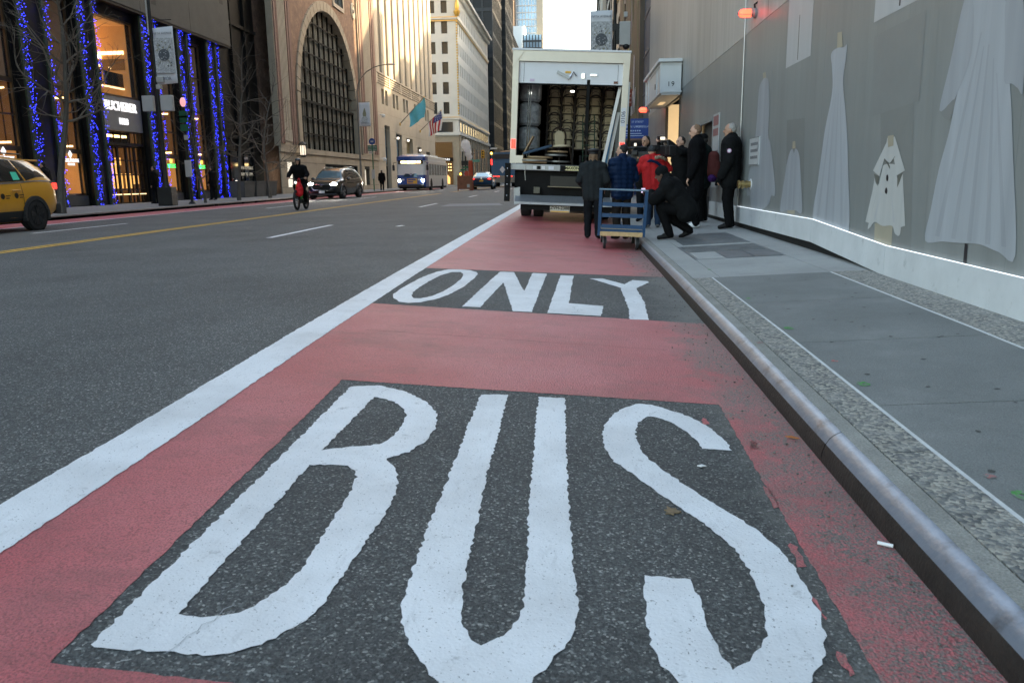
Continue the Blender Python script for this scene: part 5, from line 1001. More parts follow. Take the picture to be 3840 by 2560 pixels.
def wheel(parent, x, y, r, w, rim, side, spokes=5):
    wl=MB().lathe([(r*.62,-w/2),(r*.9,-w/2),(r*.98,-w*.36),(r,-w*.2),(r,w*.2),(r*.98,w*.36),(r*.9,w/2),(r*.62,w/2)],(0,0,0),26,'y').build('wheel',G_('tyre'),parent,smooth=40); wl.location=(x,y,r)
    mb=MB().lathe([(0,-.02),(r*.60,-.02),(r*.66,side*w*.5),(r*.60,side*w*.52),(r*.58,side*w*.30),(0,side*w*.26)],(0,0,0),24,'y'); mb.build('rim',G_('underbody'),wl,smooth=40)
    for k in range(spokes):
        a=2*math.pi*k/spokes+.2; c_,s_=math.cos(a),math.sin(a)
        sp=MB()
        for da in (-.16,.16): sp.bar((r*.08*c_,side*w*.42,r*.08*s_),(r*.62*math.cos(a+da),side*w*.47,r*.62*math.sin(a+da)),.035,.05)
        for q in range(1): sp.build('spoke',G_(rim),wl,kind='stuff')
    MB().lathe([(0,side*w*.36),(r*.14,side*w*.38),(r*.12,side*w*.48),(0,side*w*.49)],(0,0,0),12,'y').build('hub',G_(rim),wl,smooth=40)
    return wl
def arch(parent,x,y,r,side,mat,w=.05,proud=.02):   # dark well and flare round a wheel
    mb=MB().lathe([(0,0),(r*1.03,0),(r*1.03,side*.012),(0,side*.012)],(x,y,r*.93),28,'y'); mb.build('wheel_well',G_('underbody'),parent)
    pts=[];
    for k in range(19):
        a=-.25+(math.pi+.5)*k/18; pts.append((x+(r*1.12)*math.cos(a),y+side*proud*.4,r*.95+(r*1.12)*math.sin(a)))
    m2=MB()
    for p,q in zip(pts,pts[1:]): m2.bar(p,q,.06,.09)
    m2.build('wheel_flare',mat,parent,kind='stuff')
def car_base(name,label,loc,rz,st,paint,wheels,r,rim,flare):
    t=thing(name,label,'car',loc,rz); lf=Loft(st); lf.body('body',paint,t)
    for x in wheels:
        for sd in (-1,1):
            yw=lf.par(x)[2]; arch(t,x,sd*(yw-.005),r,sd,flare); wheel(t,x,sd*(yw-.09),r,.23,rim,sd)
    return t,lf
# ---- taxi (nose towards the camera side, -Y)
YX=(R_(-90))
st_suv=[(-2.30,.55,.78,.98,.76,1.02,.70),(-2.22,.38,.86,1.04,.84,1.20,.70),(-1.98,.30,.90,1.08,.86,1.50,.66),(-1.6,.24,.92,1.08,.87,1.64,.65),(-.6,.22,.925,1.03,.88,1.70,.66),(.35,.22,.925,1.0,.88,1.67,.65),(.75,.22,.92,1.0,.88,1.52,.66),(1.25,.23,.915,1.0,.87,1.08,.74),(1.75,.25,.90,.96,.85,1.02,.72),(2.1,.30,.86,.88,.80,.92,.66),(2.30,.40,.74,.72,.70,.74,.55)]
tx,lf=car_base('taxi','yellow taxi SUV cut by the left edge of the picture','x' and (-13.22,16.35,G(-13,17)),YX,st_suv,G_('paint_taxi'),(1.36,-1.32),.36,'rim_dark',G_('cladding'))
for sd in (-1,1):
    lf.patch('side_window',G_('car_glass'),tx,[(-1.15,5.25),(-.1,5.25),(-.1,7.0),(-.95,7.0)],sd); lf.patch('side_window',G_('car_glass'),tx,[(-.02,5.25),(1.0,5.25),(.55,7.0),(-.02,7.0)],sd); lf.patch('quarter_window',G_('car_glass'),tx,[(-1.95,5.7),(-1.2,5.25),(-1.0,7.0),(-1.45,6.9)],sd)
    lf.patch('window_trim',G_('chrome'),tx,[(-2.0,5.12),(1.0,5.05),(1.0,5.2),(-1.98,5.25)],sd,.008,10,1); lf.patch('roof_trim',G_('paint_white'),tx,[(-1.6,7.05),(.5,7.05),(.45,7.2),(-1.5,7.2)],sd,.008,10,1)
    lf.patch('sill_cladding',G_('cladding'),tx,[(-1.7,1.2),(1.5,1.2),(1.5,2.6),(-1.7,2.6)],sd,.01,10,2); lf.patch('door_line',G_('decal_black'),tx,[(-.97,2.6),(-.955,2.6),(-.955,5.0),(-.97,5.0)],sd,.004,1,6); lf.patch('door_line',G_('decal_black'),tx,[(.03,2.6),(.045,2.6),(.045,5.0),(.03,5.0)],sd,.004,1,6)
    for x in (-.85,.2):
        p=lf.pt(x,4.35,sd,.03); q=lf.pt(x+.24,4.35,sd,.03); MB().cap(p,q,.017).build('door_handle',G_('paint_taxi'),tx,smooth=True)
    p=lf.pt(-2.13,4.6,sd,.01); MB().box(-2.26,-2.0,sd*.80-.03,sd*.80+.05,.90,1.12).build('tail_lamp_housing',G_('cladding'),tx,bevel=.02); MB().box(-2.285,-2.10,sd*.80-.035,sd*.80+.06,.93,1.08).build('tail_lamp',G_('tail_red'),tx,bevel=.02)
    for x in (-.30,-.74): q_=lf.pt(x,3.85,sd,.002); MB().lathe([(0,-.004),(.062,-.004),(.062,.004),(0,.004)],tuple(q_),16,'y').build('door_decal',G_('decal_black'),tx); lf.patch('decal_line',G_('decal_black'),tx,[(x-.24,3.84),(x-.09,3.84),(x-.09,3.90),(x-.24,3.90)],sd,.006,2,1); lf.patch('decal_line',G_('decal_black'),tx,[(x-.20,3.66),(x-.09,3.66),(x-.09,3.72),(x-.20,3.72)],sd,.006,2,1)
    pass
lf.patch('window_sticker',G_('sticker_green'),tx,[(-1.0,5.35),(-.78,5.35),(-.78,5.95),(-.98,5.95)],1,.012,2,2)
lf.screen('rear_window',G_('car_glass'),tx,-2.17,-1.92,7.2,8.0); MB().box(-2.06,-1.6,-.6,.6,1.575,1.615).build('spoiler',G_('paint_taxi'),tx,bevel=.015); MB().box(-2.36,-2.15,-.86,.86,.36,.62).build('rear_bumper',G_('cladding'),tx,bevel=.04)
for sd in (-1,1): MB().path([(-1.5,sd*.60,1.66),(-1.4,sd*.62,1.72),(.2,sd*.62,1.75),(.3,sd*.6,1.70)],.018,6).build('roof_rail',G_('cladding'),tx,smooth=True)
MB().box(-.9,.1,-.22,.22,1.74,1.98).build('roof_sign',G_('decal_black'),tx,bevel=.03)
lf.screen('windscreen',G_('car_glass'),tx,1.2,.8,7.0,8.0)
# ---- dark SUV heading towards the camera with lamps on
sv,lf=car_base('parked_suv','black SUV with bright headlights coming down the far lane','',0,st_suv,G_('paint_black'),(1.42,-1.35),.37,'rim_silver',G_('paint_black')) if False else car_base('black_suv','black SUV with bright headlights behind the cyclist',(-13.4,45.2,G(-13,45)),R_(-90-3),st_suv,G_('paint_black'),(1.42,-1.35),.37,'rim_silver',G_('paint_black'))
for sd in (-1,1):
    lf.patch('side_window',G_('car_glass'),sv,[(-1.15,5.25),(-.1,5.25),(-.1,7.0),(-.95,7.0)],sd); lf.patch('side_window',G_('car_glass'),sv,[(-.02,5.25),(1.0,5.25),(.55,7.0),(-.02,7.0)],sd); lf.patch('quarter_window',G_('car_glass'),sv,[(-1.95,5.5),(-1.2,5.25),(-1.0,7.0),(-1.45,6.9)],sd)
    lf.patch('window_trim',G_('chrome'),sv,[(-2.0,5.1),(1.0,5.05),(1.0,5.2),(-1.98,5.25)],sd,.008,10,1); lf.patch('roof_trim',G_('chrome'),sv,[(-1.7,7.3),(.5,7.3),(.45,7.8),(-1.6,7.8)],sd,.01,10,1)
    MB().ell((2.20,sd*.66,.80),(.10,.16,.07),12,8).build('headlight',G_('head_lamp'),sv,smooth=True); MB().ell((2.18,sd*.64,.52),(.05,.07,.05),10,6).build('fog_light',G_('fog_lamp'),sv,smooth=True)
    MB().ell((2.05,sd*.52,.74),(.06,.08,.03),8,6).build('indicator',G_('amber_lamp'),sv,smooth=True); MB().ell((.85,sd*1.02,1.08),(.07,.12,.09),10,6).build('mirror',G_('paint_black'),sv,smooth=True)
    MB().path([(-1.5,sd*.60,1.66),(-1.4,sd*.62,1.72),(.2,sd*.62,1.75),(.3,sd*.6,1.70)],.018,6).build('roof_rail',G_('chrome'),sv,smooth=True)
lf.screen('windscreen',G_('screen_glass'),sv,1.22,.72,6.6,8.0); lf.screen('rear_window',G_('car_glass'),sv,-2.17,-1.92,7.2,8.0)
gp=[(2.295,-.50,.78),(2.295,.50,.78),(2.295,.58,.66),(2.295,.44,.48),(2.295,-.44,.48),(2.295,-.58,.66)]
MB().prism(gp,(.04,0,0)).build('grille',G_('underbody'),sv); 
gf=MB(); gf.path([(x+.045,y,z) for x,y,z in gp]+[(gp[0][0]+.045,gp[0][1],gp[0][2])],.018,6).build('grille_frame',G_('chrome'),sv,smooth=True)
MB().lathe([(.05,0),(.085,0),(.085,.02),(.05,.02)],(2.345,0,.73),16,'x').build('emblem',G_('chrome'),sv); MB().box(2.34,2.36,-.16,.16,.32,.45).build('number_plate',G_('plate_white_'),sv); MB().box(2.2,2.34,-.8,.8,.2,.3).build('bumper_lip',G_('cladding'),sv,bevel=.03)
# ---- blue saloon driving away
st_sed=[(-2.42,.55,.78,.90,.74,.92,.60),(-2.36,.36,.85,.98,.80,1.0,.66),(-1.95,.28,.90,1.02,.84,1.06,.64),(-1.35,.22,.92,.99,.86,1.34,.58),(-.7,.20,.92,.96,.86,1.44,.60),(.2,.20,.92,.94,.86,1.43,.60),(.6,.20,.92,.94,.86,1.33,.60),(1.25,.21,.91,.93,.84,.99,.70),(1.9,.24,.88,.86,.78,.9,.62),(2.3,.30,.80,.74,.68,.76,.50),(2.42,.40,.66,.62,.56,.64,.42)]
sd_,lf=car_base('blue_saloon','dark blue saloon car driving away with tail lamps lit','' and 0,0,st_sed,G_('paint_blue'),(1.42,-1.4),.33,'rim_dark',G_('paint_blue')) if False else car_base('blue_saloon','dark blue saloon car driving away with tail lamps lit',(-7.55,68.4,G(-7.5,67)),R_(90+2),st_sed,G_('paint_blue'),(1.42,-1.4),.33,'rim_dark',G_('paint_blue'))
for s2 in (-1,1):
    lf.patch('side_window',G_('car_glass'),sd_,[(-1.3,5.3),(-.35,5.25),(-.35,7.0),(-.95,7.0)],s2); lf.patch('side_window',G_('car_glass'),sd_,[(-.27,5.25),(.95,5.25),(.5,7.0),(-.27,7.0)],s2)
    MB().prism([(-2.40,s2*.30,.90),(-2.37,s2*.82,.98),(-2.34,s2*.84,.80),(-2.40,s2*.62,.80),(-2.42,s2*.34,.84)],(-.035,0,0)).build('tail_lamp',G_('tail_dark'),sd_); MB().ell((-2.43,s2*.66,.87),(.025,.15,.05),10,6).build('brake_light',G_('tail_red'),sd_,smooth=True)
    MB().ell((.75,s2*.99,1.0),(.06,.1,.07),8,6).build('mirror',G_('paint_blue'),sd_,smooth=True); MB().ell((2.25,s2*.6,.64),(.08,.16,.06),8,6).build('headlight',G_('chrome'),sd_,smooth=True)
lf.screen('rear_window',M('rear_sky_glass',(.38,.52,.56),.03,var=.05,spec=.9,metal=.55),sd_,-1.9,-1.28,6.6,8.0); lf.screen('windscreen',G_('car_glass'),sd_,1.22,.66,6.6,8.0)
MB().box(-2.465,-2.44,-.16,.16,.66,.78).build('number_plate',G_('plate_yellow'),sd_); MB().lathe([(.0,0),(.07,0),(.06,-.02),(0,-.02)],(-2.43,0,.9),12,'x').build('emblem',G_('chrome'),sd_); MB().box(-2.47,-2.35,-.8,.8,.3,.42).build('rear_bumper',G_('cladding'),sd_,bevel=.03); MB().box(-2.3,-2.28,-.45,.45,1.0,1.03).build('boot_lip',G_('paint_blue'),sd_)
# ---- city bus
bu=thing('city_bus','blue and white city bus with lit destination board coming towards us','bus',(-14.2,71.0,G(-14,72)),0)   # nose towards -Y
bw,bl=1.28,12.2
P=[(-bw,.0),(-bw+.02,-.18),(-bw+.18,-.34),(0,-.42),(bw-.18,-.34),(bw-.02,-.18),(bw,.0)]
def bsec(z0,z1,inset=0): return [(x*(1-inset),y+inset*.4,z0) for x,y in P]+[(bw*(1-inset),bl,z0),(-bw*(1-inset),bl,z0)]
MB().prism(bsec(.35,1.0),(0,0,2.25)).build('body',G_('paint_white'),bu); MB().prism([(x,y-.004,.34) for x,y in P]+[(bw+.004,1.4,.34),(-bw-.004,1.4,.34)],(0,0,1.02)).build('front_skirt',G_('paint_bus_blue'),bu)
MB().prism([(x,y-.006,2.58) for x,y in P]+[(bw+.005,1.1,2.58),(-bw-.005,1.1,2.58)],(0,0,.36)).build('front_crown',G_('paint_bus_blue'),bu)
MB().rings([((0,.4,2.6),bw*.98,.8),((0,.45,2.95),bw*.97,.78),((0,.6,3.1),bw*.86,.6)],20).build('front_dome',G_('paint_bus_blue'),bu,smooth=True)
MB().box(-bw+.1,bw-.1,.5,bl-.1,2.6,3.08).build('roof',G_('paint_white'),bu,bevel=.1); MB().box(-.7,.7,1.5,5,3.08,3.22).build('roof_unit',G_('paint_white'),bu,bevel=.05); MB().box(-.7,.7,7,10,3.08,3.25).build('roof_unit',G_('paint_white'),bu,bevel=.05)
MB().grid(lambda u,v:(u,-.42+.35*(abs(u)/bw)**3-.015+.12*v,1.20+v*1.12),[-1.2+2.4*i/10 for i in range(11)],[0,.5,1]).build('windscreen',M('bus_screen',(.06,.11,.16),.03,var=.5,vs=.8,spec=.9,metal=.3),bu,smooth=True)
MB().box(-1.1,1.1,-.40,-.33,2.30,2.62).build('destination_box',G_('underbody'),bu)
for x0,x1 in ((-.85,-.42),(-.36,-.06),(0,.52),(.58,.9)): MB().box(x0,x1,-.42,-.405,2.38,2.56).build('destination_text',G_('led_amber'),bu)
for x in (-1.05,-.35,-.05,.25,1.05): MB().ell((x,-.30,2.78),(.06,.05,.03),8,5).build('marker_light',G_('amber_lamp'),bu,smooth=True)
for s2 in (-1,1):
    MB().ell((s2*1.02,-.30,.88),(.13,.08,.17),12,8).build('headlight',G_('head_lamp') if s2>0 else M('head_lamp_dim',(1,1,1),.3,em=(1,.94,.85),es=24,var=0),bu,smooth=True)
    MB().path([(s2*1.2,-.2,2.5),(s2*1.5,-.45,2.4),(s2*1.5,-.45,2.2)],.025,6).build('mirror_arm',G_('cladding'),bu); MB().box(s2*1.5-.1,s2*1.5+.1,-.5,-.42,1.75,2.22).build('mirror',G_('cladding'),bu,bevel=.02)
    for y in (2.5,9.4): arch(bu,0,0,.0001,s2,G_('cladding')) if False else None; 
    for y in (2.6,9.0):
        MB().lathe([(0,0),(.56,0),(.56,s2*.01),(0,s2*.01)],(s2*bw,y,.52),24,'x').build('wheel_well',G_('underbody'),bu); MB().lathe([(0,-.12),(.40,-.12),(.49,-.10),(.49,.10),(.40,.12),(0,.12)],(s2*(bw-.08),y,.49),20,'x').build('wheel',G_('tyre'),bu,smooth=40)
    for k in range(7): MB().box(s2*bw-.004,s2*bw+.004,1.5+k*1.45,2.8+k*1.45,1.35,2.35).build('side_window',M('bus_side_glass',(.55,.55,.52),.08,var=.1,vs=1,metal=.5),bu)
    MB().box(s2*bw-.006,s2*bw+.006,.35,1.35,.45,2.5).build('front_door' if s2<0 else 'side_panel',G_('car_glass') if s2<0 else G_('paint_bus_blue'),bu)
MB().box(-.35,.55,-.445,-.43,.62,1.06).build('advert_panel',G_('plate_yellow'),bu)
for z,x1 in ((.90,.45),(.72,.2)): MB().box(-.28,x1,-.449,-.4455,z,z+.1).build('advert_lettering',G_('paint_bus_blue'),bu)
for x in (-.75,.78): MB().box(x-.16,x+.16,-.42,-.40,.9,1.04).build('fleet_plate',G_('plate_white_'),bu)
MB().box(-1.15,1.15,-.46,-.2,.32,.55).build('bumper',G_('cladding'),bu,bevel=.05); MB().box(-bw+.1,bw-.1,.2,bl-.2,.2,.36).build('underbody',G_('underbody'),bu); MB().bar((-.6,-.44,1.3),(.1,-.42,1.5),.03,.03).build('wiper',G_('underbody'),bu); MB().bar((.6,-.44,1.3),(.0,-.42,1.45),.03,.03).build('wiper',G_('underbody'),bu)
# ---- blue refuse truck, mostly behind the box truck
rt=thing('refuse_truck','blue refuse truck with a white diamond on its tailgate, ahead of the saloon','truck',(-7.35,86,G(-7,86)),0)
MB().prism([(-1.28,0,.9),(1.28,0,.9),(1.28,0,3.3),(1.05,0,3.6),(-1.05,0,3.6),(-1.28,0,3.3)],(0,6,0)).build('hopper',M('refuse_blue',(.05,.12,.22),.5,var=.12),rt); MB().box(-1.2,1.2,-.35,0,.45,1.2).build('tailgate_base',M('refuse_grey',(.24,.23,.2),.6),rt,bevel=.04); MB().box(-1.15,1.15,-.06,-.001,2.9,3.4).build('tarp',M('tarp_dark',(.05,.05,.05),.8),rt)
MB().prism([(-.25,-.06,1.35),(0,-.06,1.65),(.25,-.06,1.95),(0,-.06,2.25),(-.25,-.06,1.95),(-.45,-.06,1.65)][:0] or [(-.1,-.06,1.42),(.2,-.06,1.8),(-.1,-.06,2.18),(-.4,-.06,1.8)],(0,-.02,0)).build('diamond_sign',G_('plate_white_'),rt)
for x in (-1.05,-.85,-.65,-.45,.3,.5,.7,.9): MB().ell((x,-.37,1.1),(.07,.03,.06),8,6).build('tail_lamp',G_('tail_red'),rt,smooth=True)
for s2 in (-1,1):
    MB().box(s2*1.25-.06,s2*1.25+.06,-.05,.0,2.3,2.9).build('corner_lamp',G_('tail_red'),rt)
    for y in (1.2,4.5): MB().lathe([(0,-.2),(.5,-.2),(.52,0),(.5,.2),(0,.2)],(s2*1.0,y,.52),18,'x').build('wheel',G_('tyre'),rt,smooth=40)
MB().box(-1.1,1.1,.1,8.5,.5,.9).build('chassis',G_('underbody'),rt); MB().box(-1.2,1.2,6.2,8.6,.9,2.7).build('cab',G_('paint_white'),rt,bevel=.1); MB().ell((-1.25,-.1,3.5),(.1,.1,.12),8,6).build('beacon',G_('amber_lamp'),rt,smooth=True)
MB().ell((.2,2,3.55),(.8,1.6,.3),12,6).build('load',M('load_brown',(.14,.10,.06),.9,var=.4,vs=3),rt)
# ---------------------------------------------------------------- box truck with the open back
M('alu_frame',(.68,.62,.52),.42,metal=.35,var=.06,vs=3); M('truck_white',(.72,.73,.75),.4,var=.04); M('truck_inner',(.022,.023,.023),.8,spec=.2,var=.2,vs=3); M('steel_tread',(.36,.38,.40),.42,metal=.7,var=.15,vs=6,bump=.3,bs=70); M('steel_plate_',(.34,.35,.36),.4,metal=.6,var=.15,vs=5); M('black_steel',(.008,.008,.008),.6,var=.3,vs=6,spec=.15)
BT=thing('box_truck','white box truck parked in the bus lane with its rear door rolled up','truck',(-.21,18.5,G(-.21,20)+.0),0)
BT.rotation_euler=(0,R_(2.75),0)
# local: x across, y forward, z up from road; box rear frame at y=0
hw,zf,zt_=1.29,1.27,3.73
MB().box(-hw,-hw+.14,0,.12,zf,zt_).build('rear_post',G_('alu_frame'),BT,bevel=.008); MB().box(hw-.14,hw,0,.12,zf,zt_).build('rear_post',G_('alu_frame'),BT,bevel=.008)
MB().box(-hw+.14,hw-.14,.002,.12,zt_-.24,zt_-.02).build('rear_header',G_('alu_frame'),BT); MB().box(-hw-.02,hw+.02,-.02,.14,zt_-.018,zt_+.025).build('roof_edge',G_('truck_white'),BT,bevel=.006)
for s2 in (-1,1): MB().prism([(s2*hw,-.006,zt_-.03),(s2*(hw-.26),-.006,zt_-.03),(s2*hw,-.006,zt_-.36)],(0,-.008,0)).build('corner_gusset',G_('alu_frame'),BT)
MB().box(-hw+.14,hw-.14,.06,.10,zt_-.70,zt_-.25).build('roller_door',G_('truck_white'),BT); MB().box(-hw+.14,hw-.14,.05,.11,zt_-.725,zt_-.70).build('door_seal',G_('black_steel'),BT)
for x in (-1.04,1.04): MB().tube((x,.055,zt_-.68),(x,.055,zt_-.27),.006).build('door_cable',G_('steel_plate_'),BT)
MB().bar((-.30,.03,zt_-.45),(-.02,.03,zt_-.58),.03,.06).build('door_latch',G_('steel_plate_'),BT); MB().path([(-.06,.03,zt_-.60),(0,.03,zt_-.54),(.06,.03,zt_-.44),(.13,.03,zt_-.53)],.016,6).build('door_latch',G_('chrome'),BT); MB().box(-.12,0,.035,.058,zt_-.47,zt_-.43).build('latch_tag',G_('plate_yellow'),BT)
MB().box(.24,.31,.03,.06,zt_-.58,zt_-.47).build('door_hasp',G_('chrome'),BT); MB().box(.43,.58,.03,.06,zt_-.52,zt_-.48).build('grab_handle',G_('chrome'),BT); MB().box(.96,1.05,.045,.058,zt_-.67,zt_-.62).build('red_reflector',G_('tail_dark'),BT); MB().box(-.9,-.8,.045,.058,zt_-.66,zt_-.61).build('sticker',M('sticker_pale',(.6,.5,.62),.5),BT); MB().box(.37,.44,.055,.065,1.9,zt_-.6).build('pull_strap',G_('black_steel'),BT)
# box shell
MB().box(-hw,-hw+.05,.12,6.2,zf,zt_-.02).build('side_wall',G_('truck_white'),BT); MB().box(hw-.05,hw,.12,6.2,zf,zt_-.02).build('side_wall',G_('truck_white'),BT); MB().box(-hw,hw,.12,6.2,zt_-.06,zt_-.021).build('roof_panel',G_('truck_white'),BT); MB().box(-hw+.05,hw-.05,6.1,6.2,zf,zt_-.07).build('bulkhead',G_('truck_inner'),BT); MB().box(-hw+.05,hw-.05,.0,6.1,zf-.1,zf).build('load_floor',M('floor_wood',(.09,.065,.04),.8,var=.3,vs=5),BT)
for s2 in (-1,1):
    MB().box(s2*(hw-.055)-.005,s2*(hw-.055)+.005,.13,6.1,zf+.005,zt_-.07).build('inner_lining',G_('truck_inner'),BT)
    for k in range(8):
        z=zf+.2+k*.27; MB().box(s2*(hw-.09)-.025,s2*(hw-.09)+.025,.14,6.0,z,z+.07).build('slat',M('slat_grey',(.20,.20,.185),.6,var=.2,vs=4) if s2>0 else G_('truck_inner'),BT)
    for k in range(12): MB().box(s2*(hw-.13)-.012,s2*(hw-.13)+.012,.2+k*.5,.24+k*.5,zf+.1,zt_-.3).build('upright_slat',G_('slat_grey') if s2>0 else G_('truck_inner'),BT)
for k in range(5): MB().box(-hw+.05,hw-.05,.6+k*1.1,.68+k*1.1,zt_-.13,zt_-.065).build('roof_bow',G_('truck_inner'),BT)
MB().ell((.05,1.2,zt_-.74),(.05,.05,.02),12,6).build('dome_light',M('dome_lamp',(1,1,1),.4,em=(1,.95,.85),es=3,var=0),BT,smooth=True)
MB().box(-hw+.02,-hw+.12,-.012,0,1.60,1.80).build('tail_lamp',G_('tail_red'),BT,bevel=.02); MB().box(hw-.12,hw-.02,-.012,0,1.60,1.80).build('tail_lamp',G_('tail_red'),BT,bevel=.02); MB().box(hw-.13,hw-.03,-.006,-.001,2.15,2.55).build('unit_number',M('label_pale',(.62,.63,.66),.5),BT)
text('unit_lettering','0106',.13,M('ink_dark',(.1,.1,.12),.5),BT,(hw-.08,-.008,2.35),(R_(90),R_(-90),0),.001)
MB().box(hw-.0,hw+.03,.0,.06,2.2,3.1).build('grab_rail',G_('steel_plate_'),BT) 
MB().box(-hw+.1,-hw+.3,-.005,.0,1.28,1.45).build('latch_plate',G_('alu_frame'),BT)
# lift gate and chassis
MB().box(-hw-.02,hw+.02,-.06,.10,zf-.14,zf-.005).build('sill_beam',G_('steel_plate_'),BT,bevel=.008); MB().box(-.14,.40,-.07,-.061,zf-.135,zf-.01).build('name_plate',G_('black_steel'),BT,bevel=.004); MB().box(-.02,.28,-.075,-.0705,zf-.12,zf-.025).build('name_panel',M('plate_cream',(.75,.68,.35),.5),BT); text('name_lettering','MAXON',.085,G_('black_steel'),BT,(.13,-.0765,zf-.07),FACE_S,.001,.003)
for x0,x1,mt in ((-.75,-.68,'plate_white_'),(-.66,-.58,'black_steel'),(-.56,-.48,'plate_white_'),(-.40,-.28,'label_pale')): MB().box(x0,x1,-.066,-.0605,zf-.115,zf-.04).build('warning_label',G_(mt),BT)
for s2 in (-1,1):
    MB().box(s2*(hw+.0)-.09,s2*(hw+.0)+.03,-.14,.02,.42,zf).build('gate_rail',G_('black_steel'),BT)
    for z in (.55,.8,.98,1.15): MB().ell((s2*(hw+.0)-.03,-.145,z),.014,8,5).build('rail_bolt',G_('chrome'),BT,smooth=True)
    MB().prism([(s2*(hw-.14),-.1,.34),(s2*(hw-.28),-.1,.40),(s2*(hw-.26),-.1,.75),(s2*(hw-.12),-.1,.72)],(0,.06,0)).build('gate_bracket',G_('steel_plate_'),BT)
    for q,xx in ((0,hw-.30),(1,hw-.62)): MB().lathe([(.2,-.13),(.40,-.13),(.47,-.11),(.48,0),(.47,.11),(.40,.13),(.2,.13)],(s2*xx,2.1,.47),24,'x').build('wheel',G_('tyre'),BT,smooth=40)
    MB().box(s2*.78-.28,s2*.78+.28,1.45,1.47,.22,.75).build('mud_flap',G_('black_steel'),BT)
MB().box(-hw+.12,hw-.12,.1,.14,.55,zf-.14).build('gate_back_plate',G_('black_steel'),BT); MB().box(-.35,.55,-.02,.098,.78,1.02).build('pump_box',M('pump_brown',(.022,.02,.014),.5,var=.2),BT,bevel=.01); MB().bar((-.4,-.03,.78),(.6,-.03,.78),.03,.02).build('pump_rail',M('rail_tan',(.22,.18,.11),.5),BT); MB().box(-.72,-.58,-.02,.098,.62,.76).build('hinge_block',M('rail_tan2',(.12,.11,.08),.5),BT)
MB().prism([(-hw+.16,-.02,.58),(-hw+.16,-.42,.43),(-hw+.16,-.42,.38),(-hw+.16,-.0,.50)],(2*hw-.32,0,0)).build('gate_platform',G_('steel_tread'),BT)
for k in range(40): MB().bar((-hw+.2+k*.055,-.04,.578),(-hw+.185+k*.055,-.40,.442),.012,.006).build('tread_rib',G_('steel_plate_'),BT)
MB().box(-hw+.3,hw-.2,-.30,-.26,.26,.38).build('bumper_bar',G_('black_steel'),BT); MB().box(-.32,.12,-.315,-.301,.22,.36).build('number_plate',M('plate_cream2',(.6,.58,.5),.5),BT); text('plate_lettering','ZVH-2388',.10,G_('black_steel'),BT,(-.10,-.318,.315),FACE_S,.001,.002); MB().box(-.31,.11,-.3185,-.3155,.225,.25).build('plate_band',G_('plate_yellow'),BT)
MB().path([(-.93,-.08,1.24),(-.93,-.08,1.05),(-.92,-.085,.98),(-.915,-.08,.9)],.006,5).build('loose_cord',M('cord_white',(.6,.58,.5),.8),BT); MB().bar((-.95,-.2,.30),(-.55,-.2,.36),.02,.03).build('gate_link',G_('black_steel'),BT)
MB().box(-.45,.45,.2,8.0,.55,.95).build('chassis',G_('black_steel'),BT); MB().tube((-.9,2.1,.47),(.9,2.1,.47),.07).build('axle',G_('black_steel'),BT); MB().box(-.5,1.05,.5,1.4,.18,.45).build('under_tank',M('tank_grey',(.10,.09,.08),.6,var=.3,vs=6),BT,bevel=.05)
MB().box(-1.1,1.1,6.4,8.4,.6,2.6).build('cab',G_('truck_white'),BT,bevel=.12)
for s2 in (-1,1): MB().lathe([(.2,-.13),(.40,-.13),(.47,-.11),(.48,0),(.47,.11),(.40,.13),(.2,.13)],(s2*.95,7.3,.47),24,'x').build('wheel',G_('tyre'),BT,smooth=40)
# ---------------------------------------------------------------- cargo
M('chair_wood',(.030,.017,.010),.45,var=.25,vs=20); M('chair_cream',(.52,.43,.28),.65,var=.06)
bm_=Matrix.Translation(BT.location)@Matrix.Rotation(R_(2.75),4,'Y')
def in_truck(p): return bm_@Vector(p)
def make_chair():
    t=thing('stacked_chair','','chair',(0,0,0)); r=.165
    hoop=[(-r,.0,.42)]+[(-r*math.cos(a*math.pi/10)*1.02,.0-.02*math.sin(a*math.pi/10),.68+r*1.1*math.sin(a*math.pi/10)) for a in range(11)]+[(r,.0,.42)]
    MB().path(hoop,.021,6).build('back_frame',G_('chair_wood'),t,smooth=True)
    h2=[(-r*.5,.0,.44)]+[(-r*.62*math.cos(a*math.pi/8),.0,.64+r*.62*math.sin(a*math.pi/8)) for a in range(9)]+[(r*.5,.0,.44)]
    MB().path(h2,.006,5).build('back_hoop',G_('chair_wood'),t,smooth=True)
    MB().prism([(-r*.62,.012,.46),(r*.62,.012,.46)]+[(r*.74*math.cos(a*math.pi/8),.012,.66+r*.78*math.sin(a*math.pi/8)) for a in range(9)],(0,.02,0)).build('back_panel',G_('chair_cream'),t)
    MB().lathe([(0,.40),(.2,.40),(.21,.42),(.2,.455),(0,.465)],(0,.19,0),18).build('seat',G_('chair_cream'),t,smooth=40)
    MB().lathe([(.195,.385),(.222,.39),(.222,.41),(.195,.415)],(0,.19,0),18).build('seat_ring',G_('chair_wood'),t,smooth=40)
    for x,y in ((-.15,.02),(.15,.02),(-.13,.36),(.13,.36)): MB().tube((x,y,.40),(x*1.25,y+(.05 if y>.2 else -.04),0),.015,.011,6).build('leg',G_('chair_wood'),t,smooth=True)
    return t
ch0=make_chair(); first=True
colname=['leftmost','second','middle','fourth','rightmost']; rowname=['bottom','second','third','fourth','fifth','sixth','seventh','eighth','ninth']
